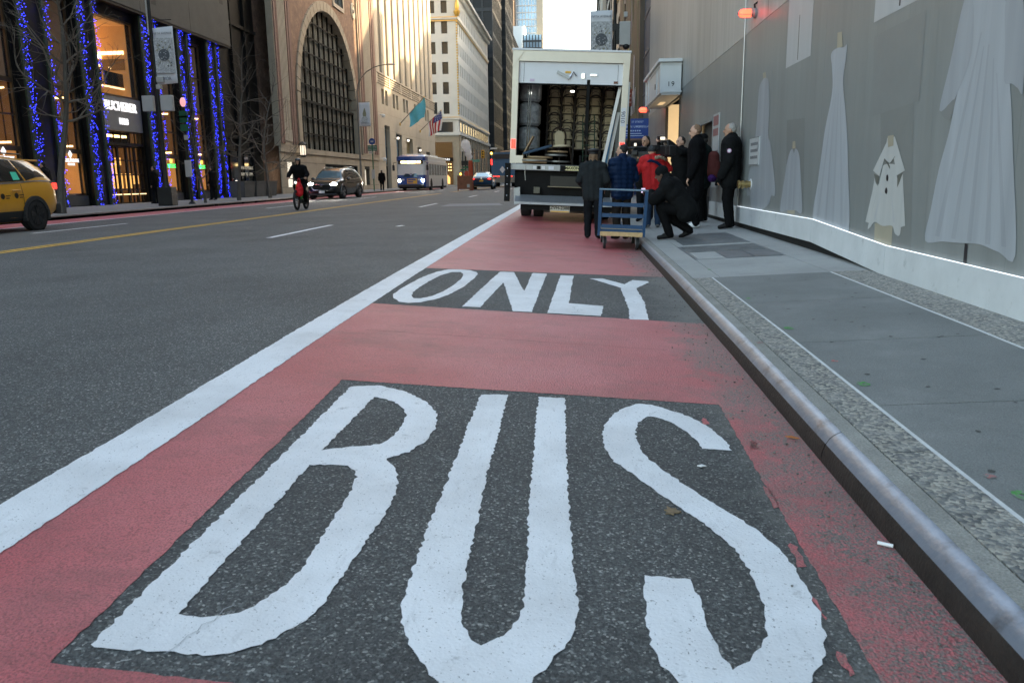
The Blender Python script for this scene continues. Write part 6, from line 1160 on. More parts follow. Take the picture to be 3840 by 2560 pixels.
for c in range(5):
    nrow=[8,8,8,8,8][c]
    for r in range(nrow):
        o=ch0 if first else copy_tree(ch0); first=False
        o.location=in_truck((-.38+c*.335,2.0+random.uniform(-.02,.02),zf+.02+r*.205+(.03 if c in (1,3) else 0))); o.rotation_euler=(R_(-4),R_(2.75)+random.uniform(-.02,.02),random.uniform(-.06,.06))
        o['label']='cream and dark wood chair, %s from the floor in the %s stack in the truck'%(rowname[r],colname[c]); o['group']='stacked chairs in the truck'
for c in range(4):   # a second row of stacks, half a step over
    for r in range(4,8):
        o=copy_tree(ch0); o.location=in_truck((-.21+c*.335,2.75,zf+.1+r*.205)); o.rotation_euler=(0,R_(2.75),random.uniform(-.06,.06)); o['label']='cream chair in the rear row, %s up, right of the %s stack'%(rowname[r],colname[c]); o['group']='stacked chairs in the truck'
lo=copy_tree(ch0); lo.location=in_truck((-.18,.75,zf)); lo.rotation_euler=(0,0,R_(200)); lo['label']='single loose chair with cream seat standing in front of the stacks'; lo['group']='stacked chairs in the truck'
def cargo(name,label,cat): return thing(name,label,cat,tuple(in_truck((0,0,zf))),0)
M('plastic_wrap',(.34,.36,.37),.18,var=.5,vs=9,bump=.6,bs=14,spec=.8)
for k,(z0,z1,lb) in enumerate(((.30,.85,'lower'),(.88,1.4,'middle'),(1.42,1.95,'upper'))):
    t=tag(MB().rings([((-.93,.9,zf+z0),.22,.3),((-.93,.9,zf+z0+.06),.27,.36),((-.93,.9,zf+z1-.06),.27,.36),((-.93,.9,zf+z1),.2,.28)],16).xf(bm_).build('wrapped_bundle',G_('plastic_wrap'),None,smooth=True),lb+' grey bundle wrapped in clear plastic in the truck','bundle','wrapped bundles in the truck')
for k,x in enumerate((-.93,-.88)): tag(MB().tube(in_truck((x,.35,zf+.1)),in_truck((x-.01,.42,zf+2.1)),.014).build('metal_pole',G_('chrome'),None,smooth=True),('left' if k==0 else 'right')+' thin bright metal pole standing before the wrapped bundles','pole')
M('cardboard',(.36,.25,.14),.8,var=.15,vs=6); M('board_blue',(.06,.20,.36),.5,var=.1); M('board_white',(.72,.71,.68),.6,var=.06); M('grey_metal',(.22,.22,.21),.45,metal=.5,var=.2); M('cloth_blue',(.03,.06,.10),.8,var=.2)
tag(MB().bar(in_truck((-1.02,.25,zf+.15)),in_truck((-.78,.22,zf+.62)),.22,.03).build('cardboard_sheet',G_('cardboard'),None),'tan cardboard sheet leaning at the left of the truck floor','cardboard')
for k,(x,y,z,rr,mt,lb) in enumerate(((-.72,.2,.06,.36,'grey_metal','low grey round tabletop at the front left of the truck floor'),(-.62,.25,.14,.30,'cardboard','round tan board lying on the grey tabletop'),(-.25,.35,.20,.26,'grey_metal','grey round tabletop stacked in the middle of the truck floor'),(-.22,.35,.28,.24,'cardboard','tan round board stacked on the middle tabletop'),(-.2,.4,.06,.28,'grey_metal','dark round tabletop lowest in the middle of the truck floor'))):
    tag(MB().lathe([(0,0),(rr,0),(rr,.035),(0,.04)],(x,y,zf+z),24).xf(bm_).build('round_tabletop',G_(mt),None,smooth=40),lb,'tabletop')
tag(MB().box(-1.0,-.45,-.02,.12,zf+.02,zf+.12).xf(bm_).build('cardboard_piece',G_('cardboard'),None,bevel=.01),'flat tan cardboard piece at the very edge of the truck floor','cardboard')
tag(MB().bar(in_truck((-1.0,.1,zf+.22)),in_truck((-.35,.15,zf+.42)),.2,.06).build('folded_cloth',G_('cloth_blue'),None,bevel=.02),'dark blue folded bar lying across the tabletops','cloth')
for k,(x0,x1,mt,lb,z1) in enumerate(((.80,1.10,'board_white','tall white board leaning on the right truck wall',1.75),(.86,1.02,'board_blue','blue board leaning between the white boards',1.3),(.92,1.10,'board_white','short white-edged board leaning nearest the right wall',1.2))):
    mb=MB().bar((x0,.28-.05*k,zf+.02),(x1,.55-.05*k,zf+z1),.05,.03) if False else MB().prism([(x0-.02+.0*k,.15+.06*k,zf+.01),(x0+.05,.15+.06*k,zf+.01),(x1+.05,.15+.06*k,zf+z1),(x1-.02,.15+.06*k,zf+z1)],(0,.045,0))
    tag(mb.xf(bm_).build('leaning_board',G_(mt),None),lb,'board')
# green hand truck
hT=thing('hand_truck','dark green hand truck standing before the chair stacks','hand truck',tuple(in_truck((.52,1.2,zf)))); M('hand_green',(.02,.055,.03),.5)
for x in (-.14,.14): MB().path([(x,0,.12),(x,0,1.1),(x*.9,-.1,1.2)],.014,6).build('rail',G_('hand_green'),hT,smooth=True)
for z in (.25,.5,.75,1.0): MB().tube((-.14,0,z),(.14,0,z),.012).build('crossbar',G_('hand_green'),hT)
MB().box(-.16,.16,-.2,0,.03,.045).build('toe_plate',G_('hand_green'),hT)
for x in (-.2,.2): MB().lathe([(.05,-.03),(.13,-.03),(.14,0),(.13,.03),(.05,.03)],(x,.06,.14),16,'x').build('wheel',G_('tyre'),hT,smooth=40)
# ---------------------------------------------------------------- cart at the kerb
Kc=thing('platform_cart','blue tubular platform cart with plywood deck at the kerb','cart',(.70,11.95,G(.7,12)),R_(-1)); M('cart_blue',(.012,.055,.13),.45,var=.12,vs=8); M('ply',(.36,.28,.17),.7,var=.2,vs=9,stretch=(1,1,1)); M('ply_edge',(.52,.36,.18),.7,var=.2,vs=30)
Kc.rotation_euler=(0,R_(2.6),R_(-1))
for i in range(3): MB().box(-.30+i*.2+.002,-.30+(i+1)*.2-.002,-.02,1.35,.235,.262).build('deck_board',G_('ply'),Kc)
MB().box(-.31,.31,-.055,-.021,.20,.262).build('deck_edge',G_('ply_edge'),Kc); MB().box(-.31,.31,1.351,1.38,.20,.262).build('deck_edge',G_('ply_edge'),Kc)
for x in (-.25,.25): MB().box(x-.03,x+.03,.0,1.35,.19,.234).build('deck_bearer',G_('ply_edge'),Kc)
for x in (-.325,.325): MB().bar((x*1.0,-.02,.20),(x*1.02,-.08,.86),.045,.045).build('post',G_('cart_blue'),Kc)
MB().box(-.355,.355,-.105,-.06,.86,.885).build('top_rail',M('cart_top',(.14,.22,.30),.35,metal=.4,var=.15),Kc,bevel=.006)
for z,y in ((.34,-.035),(.50,-.05),(.66,-.064)): MB().box(-.30,.30,y-.015,y+.012,z-.028,z+.028).build('slat',G_('cart_blue'),Kc)
MB().box(-.31,-.30+.6,-.03,-.0205,.262,.30).build('front_rail',G_('cart_blue'),Kc)
for x,y in ((-.235,.06),(.245,.04),(-.25,1.22),(.25,1.22)):
    MB().lathe([(.03,-.02),(.085,-.02),(.092,0),(.085,.02),(.03,.02)],(x,y,.093),22,'x').build('wheel',G_('tyre'),Kc,smooth=40); MB().lathe([(.0,-.022),(.058,-.022),(.058,.022),(0,.022)],(x,y,.093),16,'x').build('wheel_hub',G_('rim_silver'),Kc,smooth=40); MB().prism([(x-.03,y+.02,.10),(x-.03,y+.05,.19),(x-.03,y-.05,.19),(x-.03,y-.02,.08)],(.005,0,0)).build('caster_fork',G_('steel_plate_'),Kc); MB().prism([(x+.025,y+.02,.10),(x+.025,y+.05,.19),(x+.025,y-.05,.19),(x+.025,y-.02,.08)],(.005,0,0)).build('caster_fork',G_('steel_plate_'),Kc)
# ---------------------------------------------------------------- street trees
M('bark',(.085,.078,.066),.9,var=.3,vs=12,bump=.5,bs=40,stretch=(1,1,.3)); M('twig',(.115,.098,.078),.9,var=.2,vs=8)
def bare_tree(label,x,y,h,seed,lean=0.0,r0=.085,spread=1.0,low=.32):
    rg=random.Random(seed); t=thing('street_tree',label,'tree',(x,y,SL(x,y)),0,'bare trees along the left kerb')
    def V(): return Vector((rg.gauss(0,1),rg.gauss(0,1),rg.gauss(0,1)))
    pts=[Vector((0,0,0))]; d=Vector((lean,0.02,1)).normalized(); n=14
    for i in range(n): d=(d+V()*.045+Vector((0,0,.06))).normalized(); pts.append(pts[-1]+d*h/n)
    rs=[r0*(1.25 if i==0 else 1)*(1-.86*i/n) for i in range(n+1)]
    MB().path(pts,rs,8).build('trunk',G_('bark'),t,smooth=True)
    tw=MB(); lim=0
    def grow(p,d,L,r,lev):
        k=max(3,int(L/.16)); q=p.copy(); P=[q.copy()]; R=[r]
        for i in range(k):
            d=(d+V()*.13+Vector((0,0,.07 if lev==0 else .05))).normalized(); q=q+d*L/k; P.append(q.copy()); R.append(max(.0035,r*(1-.8*(i+1)/k)))
            if lev<3 and i>0 and rg.random()<(.62 if lev<2 else .4):
                s=d.cross(V()).normalized(); dd=(d*.65+s*.75).normalized(); grow(q,dd,L*(1-i/k*.55)*rg.uniform(.35,.6),R[-1]*.72,lev+1)
        tw.path(P,R,5 if lev<2 else 4)
    a=rg.uniform(0,6.28)
    for i in range(int(n*low),n+1):
        for j in range(2):
            a+=2.399; f=(i-n*low)/(n*(1-low)); dd=Vector((math.cos(a),math.sin(a),.25+.6*f)).normalized()
            grow(pts[i],dd,h*(.30-.16*f)*rg.uniform(.75,1.25)*spread,rs[i]*.5+.004,0)
    tw.build('crown',G_('twig'),t,fixn=False); return t
bare_tree('nearest bare tree with pale bark right behind the taxi',-16.6,25.1,8.2,3,.03,.12,1.0,.42)
bare_tree('slender small bare tree in front of the last shop window',-16.6,35.5,5.0,5,-.01,.06,1.05,.25)
bare_tree('tall bare tree against the black tower, left one',-16.6,39.2,7.4,8,-.01,.095,.95,.30)
bare_tree('bare tree before the arched building, right one',-16.6,43.4,6.6,12,-.01,.09,1.05,.28)
# ---------------------------------------------------------------- lamp posts, banners, signs
M('post_black',(.022,.023,.022),.5,metal=.3,var=.2); M('post_grey',(.20,.19,.17),.5,metal=.5,var=.1); M('box_pale',(.42,.42,.40),.5,var=.08); M('banner_white',(.66,.67,.69),.7,var=.03); M('banner_ink',(.10,.11,.12),.7,var=.3,vs=12); M('banner_grey',(.45,.46,.46),.7,var=.5,vs=16); M('banner_olive',(.26,.25,.16),.7,var=.2); M('sign_green_',(.015,.12,.06),.5,var=.08); M('sign_blue_',(.02,.06,.25),.5); M('lamp_head',(.45,.46,.47),.4,metal=.4)
def banner(label,x0,x1,y,z0,z1,top,bot,tilt=.0,flower=True):
    t=thing('street_banner',label,'banner',(x0,y,z0)); W_,H_=x1-x0,z1-z0
    MB().grid(lambda u,v:(u*W_,.03*math.sin(u*3+v*2),v*H_+tilt*u*W_),[i/6 for i in range(7)],[i/10 for i in range(11)]).build('cloth',G_('banner_white'),t,smooth=True).modifiers.new('s','SOLIDIFY').thickness=.006
    if flower:
        rg=random.Random(len(label)); yy=-.052
        MB().box(W_*.04,W_*.96,-.058,-.05,H_*.20,H_*.82).build('print_field',G_('banner_grey'),t)
        for i in range(46):
            a=rg.uniform(0,6.28); r=rg.uniform(.30,.62); cx=W_*.5+math.cos(a)*r*W_*.75; cz=H_*.51+math.sin(a)*r*H_*.46
            if not(W_*.08<cx<W_*.92): continue
            s=rg.uniform(.02,.06); MB().add([(cx+s*math.cos(k*1.05)*(1 if k%2 else .5),-.060-.0003*i,cz+s*math.sin(k*1.05)*(1 if k%2 else .5)) for k in range(6)],[(0,1,2,3,4,5)]).build('print_flower',G_(rg.choice(('banner_white','banner_white','banner_ink','banner_olive'))),t,fixn=False)
        for a in (-.9,.9,2.2,-2.2): MB().bar((W_*.5+math.sin(a)*W_*.18,-.076,H_*.51+math.cos(a)*H_*.12),(W_*.5+math.sin(a)*W_*.42,-.076,H_*.51+math.cos(a)*H_*.30),.004,.02).build('print_ray',G_('banner_olive'),t)
        MB().lathe([(0,-.078),(W_*.27,-.078),(W_*.27,-.074),(0,-.074)],(W_*.5,0,H_*.52),20,'y').build('print_disc',G_('banner_ink'),t)
        for i in range(14):
            a=rg.uniform(0,6.28); r=rg.uniform(.3,.9)*W_*.25; MB().ell((W_*.5+r*math.cos(a),-.08,H_*.52+r*math.sin(a)),(.018,.003,.018),6,4).build('print_dot',G_('banner_grey'),t)
    else:
        MB().prism([(W_*.40,-.05,H_*.30),(W_*.60,-.05,H_*.30),(W_*.66,-.05,H_*.52),(W_*.58,-.05,H_*.70),(W_*.52,-.05,H_*.78),(W_*.44,-.05,H_*.70),(W_*.34,-.05,H_*.52)],(0,-.004,0)).build('print_figure',G_('banner_olive'),t); MB().lathe([(0,-.056),(W_*.3,-.056),(W_*.3,-.05),(0,-.05)],(W_*.5,0,H_*.27),14,'y').build('print_base',G_('banner_grey'),t).scale=(1,1,1); MB().box(W_*.15,W_*.85,-.056,-.05,H_*.12,H_*.15).build('print_line',G_('banner_grey'),t)
    if top: text('print_letters',top,W_*.125,G_('banner_ink'),t,(W_*.5,-.056,H_*.90),FACE_S,.001,spacing=1.1)
    if bot: text('print_letters',bot,W_*.22,G_('banner_ink'),t,(W_*.5,-.056,H_*.10),FACE_S,.001,sx=.9)
    return t
def lamp_post(label,x,y,z0,h,arm=None,twin=False):
    t=thing('street_lamp',label,'street lamp',(x,y,z0))
    MB().lathe([(.0,0),(.22,0),(.22,.08),(.17,.12),(.15,.75),(.11,.85),(.085,.95),(.075,2.5),(.06,h),(0,h)],(0,0,0),12).build('pole',G_('post_black') if not twin else G_('post_grey'),t,smooth=35)
    if arm:
        dx,dy,dz=arm; P=[(0,0,h-.1)]+[(dx*(f**1.6),dy*f,h-.1+(dz)*(1-(1-f)**2)) for f in (.15,.3,.5,.7,.85,1)]; MB().path(P,.035,8).build('arm',G_('post_grey'),t,smooth=True)
        MB().ell((dx+.25,dy,h-.1+dz),(.34,.12,.07),12,8).build('lamp_head',G_('lamp_head'),t,smooth=True)
    return t
lp=lamp_post('black lamp post carrying the flower banner before the shop',-16.5,31.9,SL(-16.5,32),9.3,(1.5,0,.9))
MB().tube((-.35,0,4.4),(-.35,0,3.6),.02).build('bracket',G_('post_black'),lp)
for x0,x1 in ((-.62,-.17),(.14,.62)): MB().box(x0,x1,-.12,.08,3.72,4.32).build('control_box',G_('box_pale'),lp,bevel=.02)
MB().box(.06,.24,-.2,.0,4.55,4.72).build('camera',G_('box_pale'),lp,bevel=.02); MB().box(.1,.38,-.2,.05,4.8,5.02).build('floodlight',G_('box_pale'),lp,bevel=.02); MB().box(-.3,.3,-.25,.25,0,.75).build('base',G_('post_black'),lp,bevel=.03)
for z in (5.0,7.15): MB().tube((0,0,z),(.85,0,z),.015).build('banner_arm',G_('post_black'),lp)
MB().tube((-.12,0,6.6),(-.12,0,7.9),.03).build('antenna',G_('box_pale'),lp)
banner('white street banner with a dark flower medallion and DIOR lettering at left',-16.42,-15.58,31.82,5.03,7.15,'FIFTH AVENUE','DIOR',.06)
pt=thing('sign_post','dark signal post with pink walk signal and green plates at left','sign post',(-16.5,34.0,SL(-16.5,34))); MB().tube((0,0,0),(0,0,4.5),.055,.045,10).build('pole',G_('post_black'),pt,smooth=True); MB().ell((0,-.02,4.25),(.13,.1,.2),10,8).build('signal',M('signal_pink',(.8,.5,.5),.5,em=(1,.45,.45),es=.14,var=0),pt,smooth=True)
for z in (3.2,3.55,3.9-.15): MB().box(-.18,.16,-.08,-.05,z-.14,z+.14).build('green_plate',G_('sign_green_'),pt)
MB().box(-.06,.12,-.09,-.05,2.7,2.9).build('small_plate',G_('box_pale'),pt); MB().box(-.13,.13,-.12,.0,1.15,1.85).build('meter_box',G_('box_pale'),pt,bevel=.02); MB().lathe([(0,0),(.16,0),(.1,.1),(0,.1)],(0,0,0),12).build('base',G_('post_black'),pt)
lm=lamp_post('grey curved lamp post with a figure banner by the arched building',-16.5,62.5,SL(-16.5,62),7.6,(2.6,-.4,1.9),True)
for z in (4.95,6.75): MB().tube((0,0,z),(.95,0,z),.015).build('banner_arm',G_('post_grey'),lm)
banner('pale street banner with a standing figure in front of the arched building',-16.40,-15.52,62.4,5.35,7.1,None,None,0,False)
bs_=thing('bus_stop_sign','bus stop post with round blue disc and green plates','sign post',(-16.5,66.5,SL(-16.5,66))); MB().tube((0,0,0),(0,0,4.2),.05,.045,10).build('pole',G_('sign_green_'),bs_,smooth=True); MB().lathe([(0,0),(.26,0),(.26,.03),(0,.03)],(0,-.06,4.0),18,'y').build('disc',G_('sign_blue_'),bs_); MB().box(-.12,.12,-.066,-.061,3.93,4.06).build('bus_symbol',G_('box_pale'),bs_); MB().box(-.38,-.03,-.06,-.03,3.25,3.68).build('green_plate',G_('sign_green_'),bs_); MB().box(.03,.38,-.06,-.03,3.25,3.68).build('green_plate',G_('sign_green_'),bs_); MB().box(-.3,.0,-.06,-.03,3.02,3.2).build('white_plate',G_('box_pale'),bs_); MB().box(-.13,.13,-.1,.0,1.0,1.75).build('timetable_box',G_('box_pale'),bs_)
for q in range(3): MB().box(-.36,-.05,-.063,-.0605,3.32+q*.12,3.36+q*.12).build('plate_text',G_('box_pale'),bs_); MB().box(.05,.36,-.063,-.0605,3.32+q*.12,3.36+q*.12).build('plate_text',G_('box_pale'),bs_)
# right-hand pole behind the truck
rp=lamp_post('dark lamp post with a white antenna box rising behind the truck',1.66,34,SW(1.66,34),11.5,None)
MB().box(.18,.62,-.2,.15,6.02,6.92).build('antenna_box',G_('box_pale'),rp,bevel=.03); MB().box(.05,.2,-.1,.1,6.1,6.85).build('mount',G_('post_black'),rp); MB().ell((.45,-.1,5.98),(.14,.14,.12),12,8).build('dome_camera',G_('post_black'),rp,smooth=True); MB().box(.35,.5,-.1,.05,7.1,7.3).build('small_box',G_('box_pale'),rp,bevel=.02); MB().tube((.4,0,6.9),(.4,0,7.6),.02).build('bracket',G_('post_black'),rp)
for z in (6.6,9.0): MB().box(-.09,.09,-.09,.09,z,z+.25).build('clamp',G_('post_black'),rp)
banner('white street banner with dark flower medallion above the truck roof',.68,1.56,33.9,5.4,7.7,'FIFTH AVENUE','DIOR',0)
sp_=thing('parking_sign','green post with a rust red parking sign right of the truck','sign post',(1.48,22,SW(1.48,22))); MB().tube((0,0,0),(0,0,3.2),.035,.035,8).build('post',M('post_green',(.035,.045,.03),.6),sp_,smooth=True); MB().box(-.11,.06,-.05,-.036,2.72,3.16).build('sign_plate',M('sign_rust',(.28,.055,.03),.6,var=.1),sp_)
for q in range(3): MB().box(-.09,.04,-.052,-.0505,2.8+q*.11,2.84+q*.11).build('plate_text',M('text_faint',(.5,.25,.2),.6),sp_)
# ---------------------------------------------------------------- wall lantern, cameras, flags
wl=thing('wall_lantern','lit iron wall lantern left of the great arch','lantern',(XF+.55,59.3,3.0)); MB().lathe([(0,0),(.18,.02),(.3,.12),(.28,.16),(0,.16)],(0,0,0),8).build('base',G_('post_black'),wl); MB().lathe([(.2,.17),(.24,.5),(.2,.85),(0,.85)],(0,0,0),8).build('glass',M('lantern_glass',(.9,.8,.65),.5,em=(1,.82,.6),es=.2,var=0),wl); MB().lathe([(.32,.86),(.34,.95),(.12,1.1),(0,1.15)],(0,0,0),8).build('cap',G_('post_black'),wl); MB().bar((0,0,.1),(-.55,0,.1),.06,.06).build('bracket',G_('post_black'),wl)
for a in range(8): MB().bar((.24*math.cos(a*.785),.24*math.sin(a*.785),.16),(.24*math.cos(a*.785),.24*math.sin(a*.785),.88),.03,.03).build('rib',G_('post_black'),wl)
for y,z,lb in ((86.2,8.1,'white wall camera high on the limestone base'),(86.0,3.6,'low white wall camera beside the bus stop plates')):
    t=thing('wall_camera',lb,'camera',(XF+.05,y,z)); MB().box(0,.25,-.1,.1,-.05,.05).build('arm',G_('camera_white'),t); MB().ell((.4,0,-.12),(.22,.2,.2),12,8).build('dome',G_('camera_white'),t,smooth=True)
for y,z in ((92.8,5.9),(98.6,5.9),(106.2,5.0)):
    t=thing('wall_spotlight','small wall spotlight over the doorway at %d of the limestone base'%0 if False else {92.8:'small wall spotlight left of the brass doorway',98.6:'small wall spotlight right beside the brass doorway',106.2:'small wall spotlight farthest along the limestone base'}[y],'spotlight',(XF+.02,y,z)); MB().bar((0,0,0),(.4,0,.1),.05,.05).build('arm',G_('post_grey'),t); MB().ell((.5,0,.1),(.16,.22,.14),10,8).build('head',M('spot_head',(.8,.78,.7),.4,em=(1,.9,.75),es=.4,var=0),t,smooth=True)
M('flag_blue',(.10,.42,.55),.7,var=.12,vs=2); M('flag_red',(.45,.02,.03),.7,var=.1); M('flag_white',(.7,.68,.66),.7,var=.1); M('flag_navy',(.03,.05,.22),.7,var=.1)
def flagpole(label,y,z,tip,cat='flag'):
    t=thing('wall_flag',label,cat,(XF,y,z)); MB().tube((0,0,0),tip,.05,.035,8).build('pole',G_('post_grey'),t,smooth=True); MB().ell(tip,.08,8,6).build('finial',G_('gilding'),t,smooth=True); MB().lathe([(0,0),(.2,0),(.15,.12),(0,.12)],(0,0,0),12,'x').build('wall_mount',G_('gilding'),t); return t
f1=flagpole('pale turquoise flag hanging from an angled wall pole',96.5,7.8,(3.0,.2,3.05))
def drape(u,v,tip,L): # u along pole from tip 0..1, v down
    p=Vector(tip)*(1-.58*u); sag=.35*math.sin(u*math.pi)*v
    return (p.x-.15*v*u+.12*math.sin(v*4+u*5),p.y+.14*math.sin(u*9+v*2),p.z-L*v*(1-.30*u)+.05*math.sin(u*12)*v)
MB().grid(lambda u,v:drape(u,v,(3.0,.2,3.05),2.3),[i/16 for i in range(17)],[i/12 for i in range(13)]).build('cloth',G_('flag_blue'),f1,smooth=True)
f2=flagpole('striped American flag hanging from the farther wall pole',109.2,7.7,(3.0,-.3,2.65))
for k in range(9):
    MB().grid(lambda u,v:drape(u,v,(3.0,-.3,2.65),2.6),[k/9+i/36 for i in range(5)],[(.40 if k<5 else 0)+i/12*(1-(.40 if k<5 else 0)) for i in range(13)]).build('stripe',G_('flag_red' if k%2 else 'flag_white'),f2,smooth=True)
MB().grid(lambda u,v:drape(u,v,(3.0,-.3,2.65),2.6),[i/9 for i in range(6)],[i/24*.96 for i in range(11)]).build('canton',G_('flag_navy'),f2,smooth=True)
for i in range(4):
    for j in range(4): p=drape(.05+i*.13,.04+j*.09,(3.0,-.3,2.65),2.6); MB().ell((p[0],p[1]-.03,p[2]),(.05,.02,.05),5,4).build('star',G_('flag_white'),f2)
# ---------------------------------------------------------------- steam stack, barrier, signals
ss=thing('steam_stack','orange steam vent stack standing in the roadway beside the saloon','vent stack',(-8.0,63.5,G(-8,63))); M('stack_orange',(.50,.075,.03),.6,var=.15,vs=4); M('stack_white',(.6,.55,.5),.6)
for k in range(5): MB().tube((0,0,k*.46),(0,0,k*.46+.459),.17,.17,16).build('stack_section',G_('stack_orange'),ss,smooth=35)
MB().box(-.42,-.16,-.2,-.17,1.05,1.5).build('warning_plate',G_('stack_orange'),ss)
sv_=MB(); rg=random.Random(4)
for k in range(16): sv_.ell((rg.gauss(-.1-.05*k*.3,.10),rg.gauss(0,.1),2.35+k*.085),(.16+.014*k,.16+.014*k,.15+.01*k),10,8)
def remesh_now(mb,voxel,it=4):
    o=bpy.data.objects.new('tmp',mb.mesh('tmp',[])); C.objects.link(o); m=o.modifiers.new('r','REMESH'); m.mode='VOXEL'; m.voxel_size=voxel; s=o.modifiers.new('s','SMOOTH'); s.iterations=it
    me=bpy.data.meshes.new_from_object(o.evaluated_get(bpy.context.evaluated_depsgraph_get())); bpy.data.objects.remove(o); return me
stm=bpy.data.materials.new('steam'); stm.use_nodes=True; nt_=stm.node_tree; nt_.nodes.remove(nt_.nodes['Principled BSDF']); pv=node(nt_,'ShaderNodeVolumePrincipled'); pv.inputs['Color'].default_value=(1,1,1,1); pv.inputs['Density'].default_value=3.2; pv.inputs['Anisotropy'].default_value=.2; nt_.links.new(pv.outputs[0],nt_.nodes['Material Output'].inputs['Volume'])
me=remesh_now(sv_,.06,6); me.materials.clear(); me.materials.append(stm); st_=link('steam',me,None,True); st_.location=(-8.0,63.5,G(-8,63)); st_['kind']='stuff'; tag(st_,'white steam puff rising from the orange stack','steam')
wb=thing('road_barrier','red-brown wooden barrier box around the steam stack base','barrier',(-8.45,62.6,G(-8.4,62.6))); M('barrier_wood',(.26,.10,.05),.7,var=.2,vs=6)
MB().box(-.5,.6,-.03,.03,.12,1.12).build('panel',G_('barrier_wood'),wb)
for x in (-.5,.54): MB().box(x,x+.08,-.06,.06,0,1.16).build('post',G_('barrier_wood'),wb)
for z in (.12,1.04,.7): MB().box(-.42,.54,-.06,-.031,z,z+.1).build('rail',G_('barrier_wood'),wb)
MB().box(.25,.45,-.04,-.0305,.25,.5).build('notice',G_('box_pale'),wb); MB().box(-.5,.6,.03,1.0,.12,1.1).build('side_box',G_('barrier_wood'),wb)
tl=thing('traffic_signal','traffic signal mast with yellow heads and street plates at the crossing','traffic light',(-15.6,118,.36)); M('signal_yellow',(.55,.30,.03),.5,var=.1); M('lamp_orange',(1,.4,.05),.4,em=(1,.35,.04),es=2.5,var=0)
MB().tube((0,0,0),(0,0,6.6),.14,.10,10).build('pole',G_('post_black'),tl,smooth=True); MB().tube((0,0,4.4),(4.2,-.5,5.2),.07,.05,8).build('mast_arm',G_('post_grey'),tl); MB().box(3.7,4.7,-.6,-.3,5.15,5.35).build('lamp_head',G_('lamp_head'),tl,bevel=.04)
for x,z in ((2.6,3.9),): 
    MB().box(x-.22,x+.22,-.55,-.2,z,z+1.15).build('signal_head',G_('signal_yellow'),tl,bevel=.03)
    for q in range(3): MB().ell((x,-.56,z+.2+q*.37),(.13,.04,.13),10,6).build('lens',G_('underbody'),tl,smooth=True)
MB().box(.4,2.1,-.2,-.15,3.4,3.75).build('street_plate',M('plate_teal',(.10,.28,.22),.5,var=.1),tl); MB().box(-.35,.6,-.25,-.2,2.55,2.8).build('street_plate',G_('sign_green_'),tl); MB().box(-.8,.1,-.25,-.2,2.2,2.42).build('street_plate',G_('sign_green_'),tl); MB().box(-.55,.35,-.4,-.2,2.95,3.6).build('signal_box',G_('post_black'),tl)
MB().lathe([(0,0),(.28,0),(.28,.03),(0,.03)],(.05,-.3,1.75),16,'y').build('no_turn_sign',G_('box_pale'),tl); MB().lathe([(.2,-.01),(.26,-.01),(.26,-.005),(.2,-.005)],(.05,-.3,1.75),16,'y').build('no_turn_ring',G_('flag_red'),tl); MB().box(-.9,-.5,-.5,-.2,1.5,1.95).build('walk_signal',G_('post_black'),tl); MB().ell((-.7,-.52,1.72),(.14,.03,.16),10,6).build('walk_hand',G_('lamp_orange'),tl,smooth=True); MB().box(-.6,.0,-.4,-.2,4.9,5.5).build('sensor_box',G_('box_pale'),tl); MB().box(-.3,.3,-.3,-.2,5.9,6.3).build('top_plate',G_('box_pale'),tl)
# ---------------------------------------------------------------- people
def cloth(n,c,r=.85,var=.18,vs=14,bump=.15,bs=60): return M(n,c,r,var=var,vs=vs,bump=bump,bs=bs,spec=.12)
M('skin_fair',(.52,.31,.22),.55,var=.08,vs=30); M('skin_tan',(.40,.23,.155),.55,var=.08,vs=30); M('skin_brown',(.12,.07,.05),.55,var=.08,vs=30)
cloth('cl_black',(.005,.005,.0055)); cloth('cl_black2',(.0075,.008,.0085)); cloth('cl_slate',(.018,.021,.023)); cloth('cl_navy',(.005,.016,.048),.5); cloth('cl_red',(.46,.022,.024),.7); cloth('cl_jeans',(.022,.040,.075)); cloth('cl_trouser',(.007,.008,.010)); cloth('cl_brown',(.015,.012,.010)); cloth('cl_green',(.009,.016,.015)); cloth('cl_purple',(.05,.018,.10)); cloth('cl_maroon',(.085,.025,.022)); cloth('cl_beanie',(.045,.047,.05),.95); cloth('cl_fur',(.30,.24,.18),.95,.5,40,.8,80); cloth('fur_black',(.006,.006,.007),.95,.4,40,.7,90)
M('shoe_black',(.006,.006,.006),.5,spec=.2); M('shoe_white',(.72,.72,.71),.5); M('shoe_grey',(.10,.10,.10),.6); M('hair_brown',(.17,.105,.06),.75,var=.4,vs=50,stretch=(1,1,.3)); M('hair_dark',(.014,.012,.010),.7,var=.4,vs=50); M('hair_grey',(.30,.29,.27),.7,var=.3,vs=50); M('hair_fair',(.19,.115,.07),.75,var=.3,vs=50); M('eye_dark',(.015,.012,.01),.3); M('lip',(.30,.12,.10),.5); M('phone_black',(.01,.01,.011),.2); M('phone_screen',(.4,.35,.5),.3,em=(.6,.5,.7),es=.25,var=.3,vs=60)
PQ=[]
def queue(mb,name,mat,parent,voxel,it=3,disp=None):
    o=bpy.data.objects.new('q',mb.mesh('q',[])); C.objects.link(o); m=o.modifiers.new('r','REMESH'); m.mode='VOXEL'; m.voxel_size=voxel; s=o.modifiers.new('s','SMOOTH'); s.iterations=it; s.factor=.5
    PQ.append((o,name,mat,parent,disp))
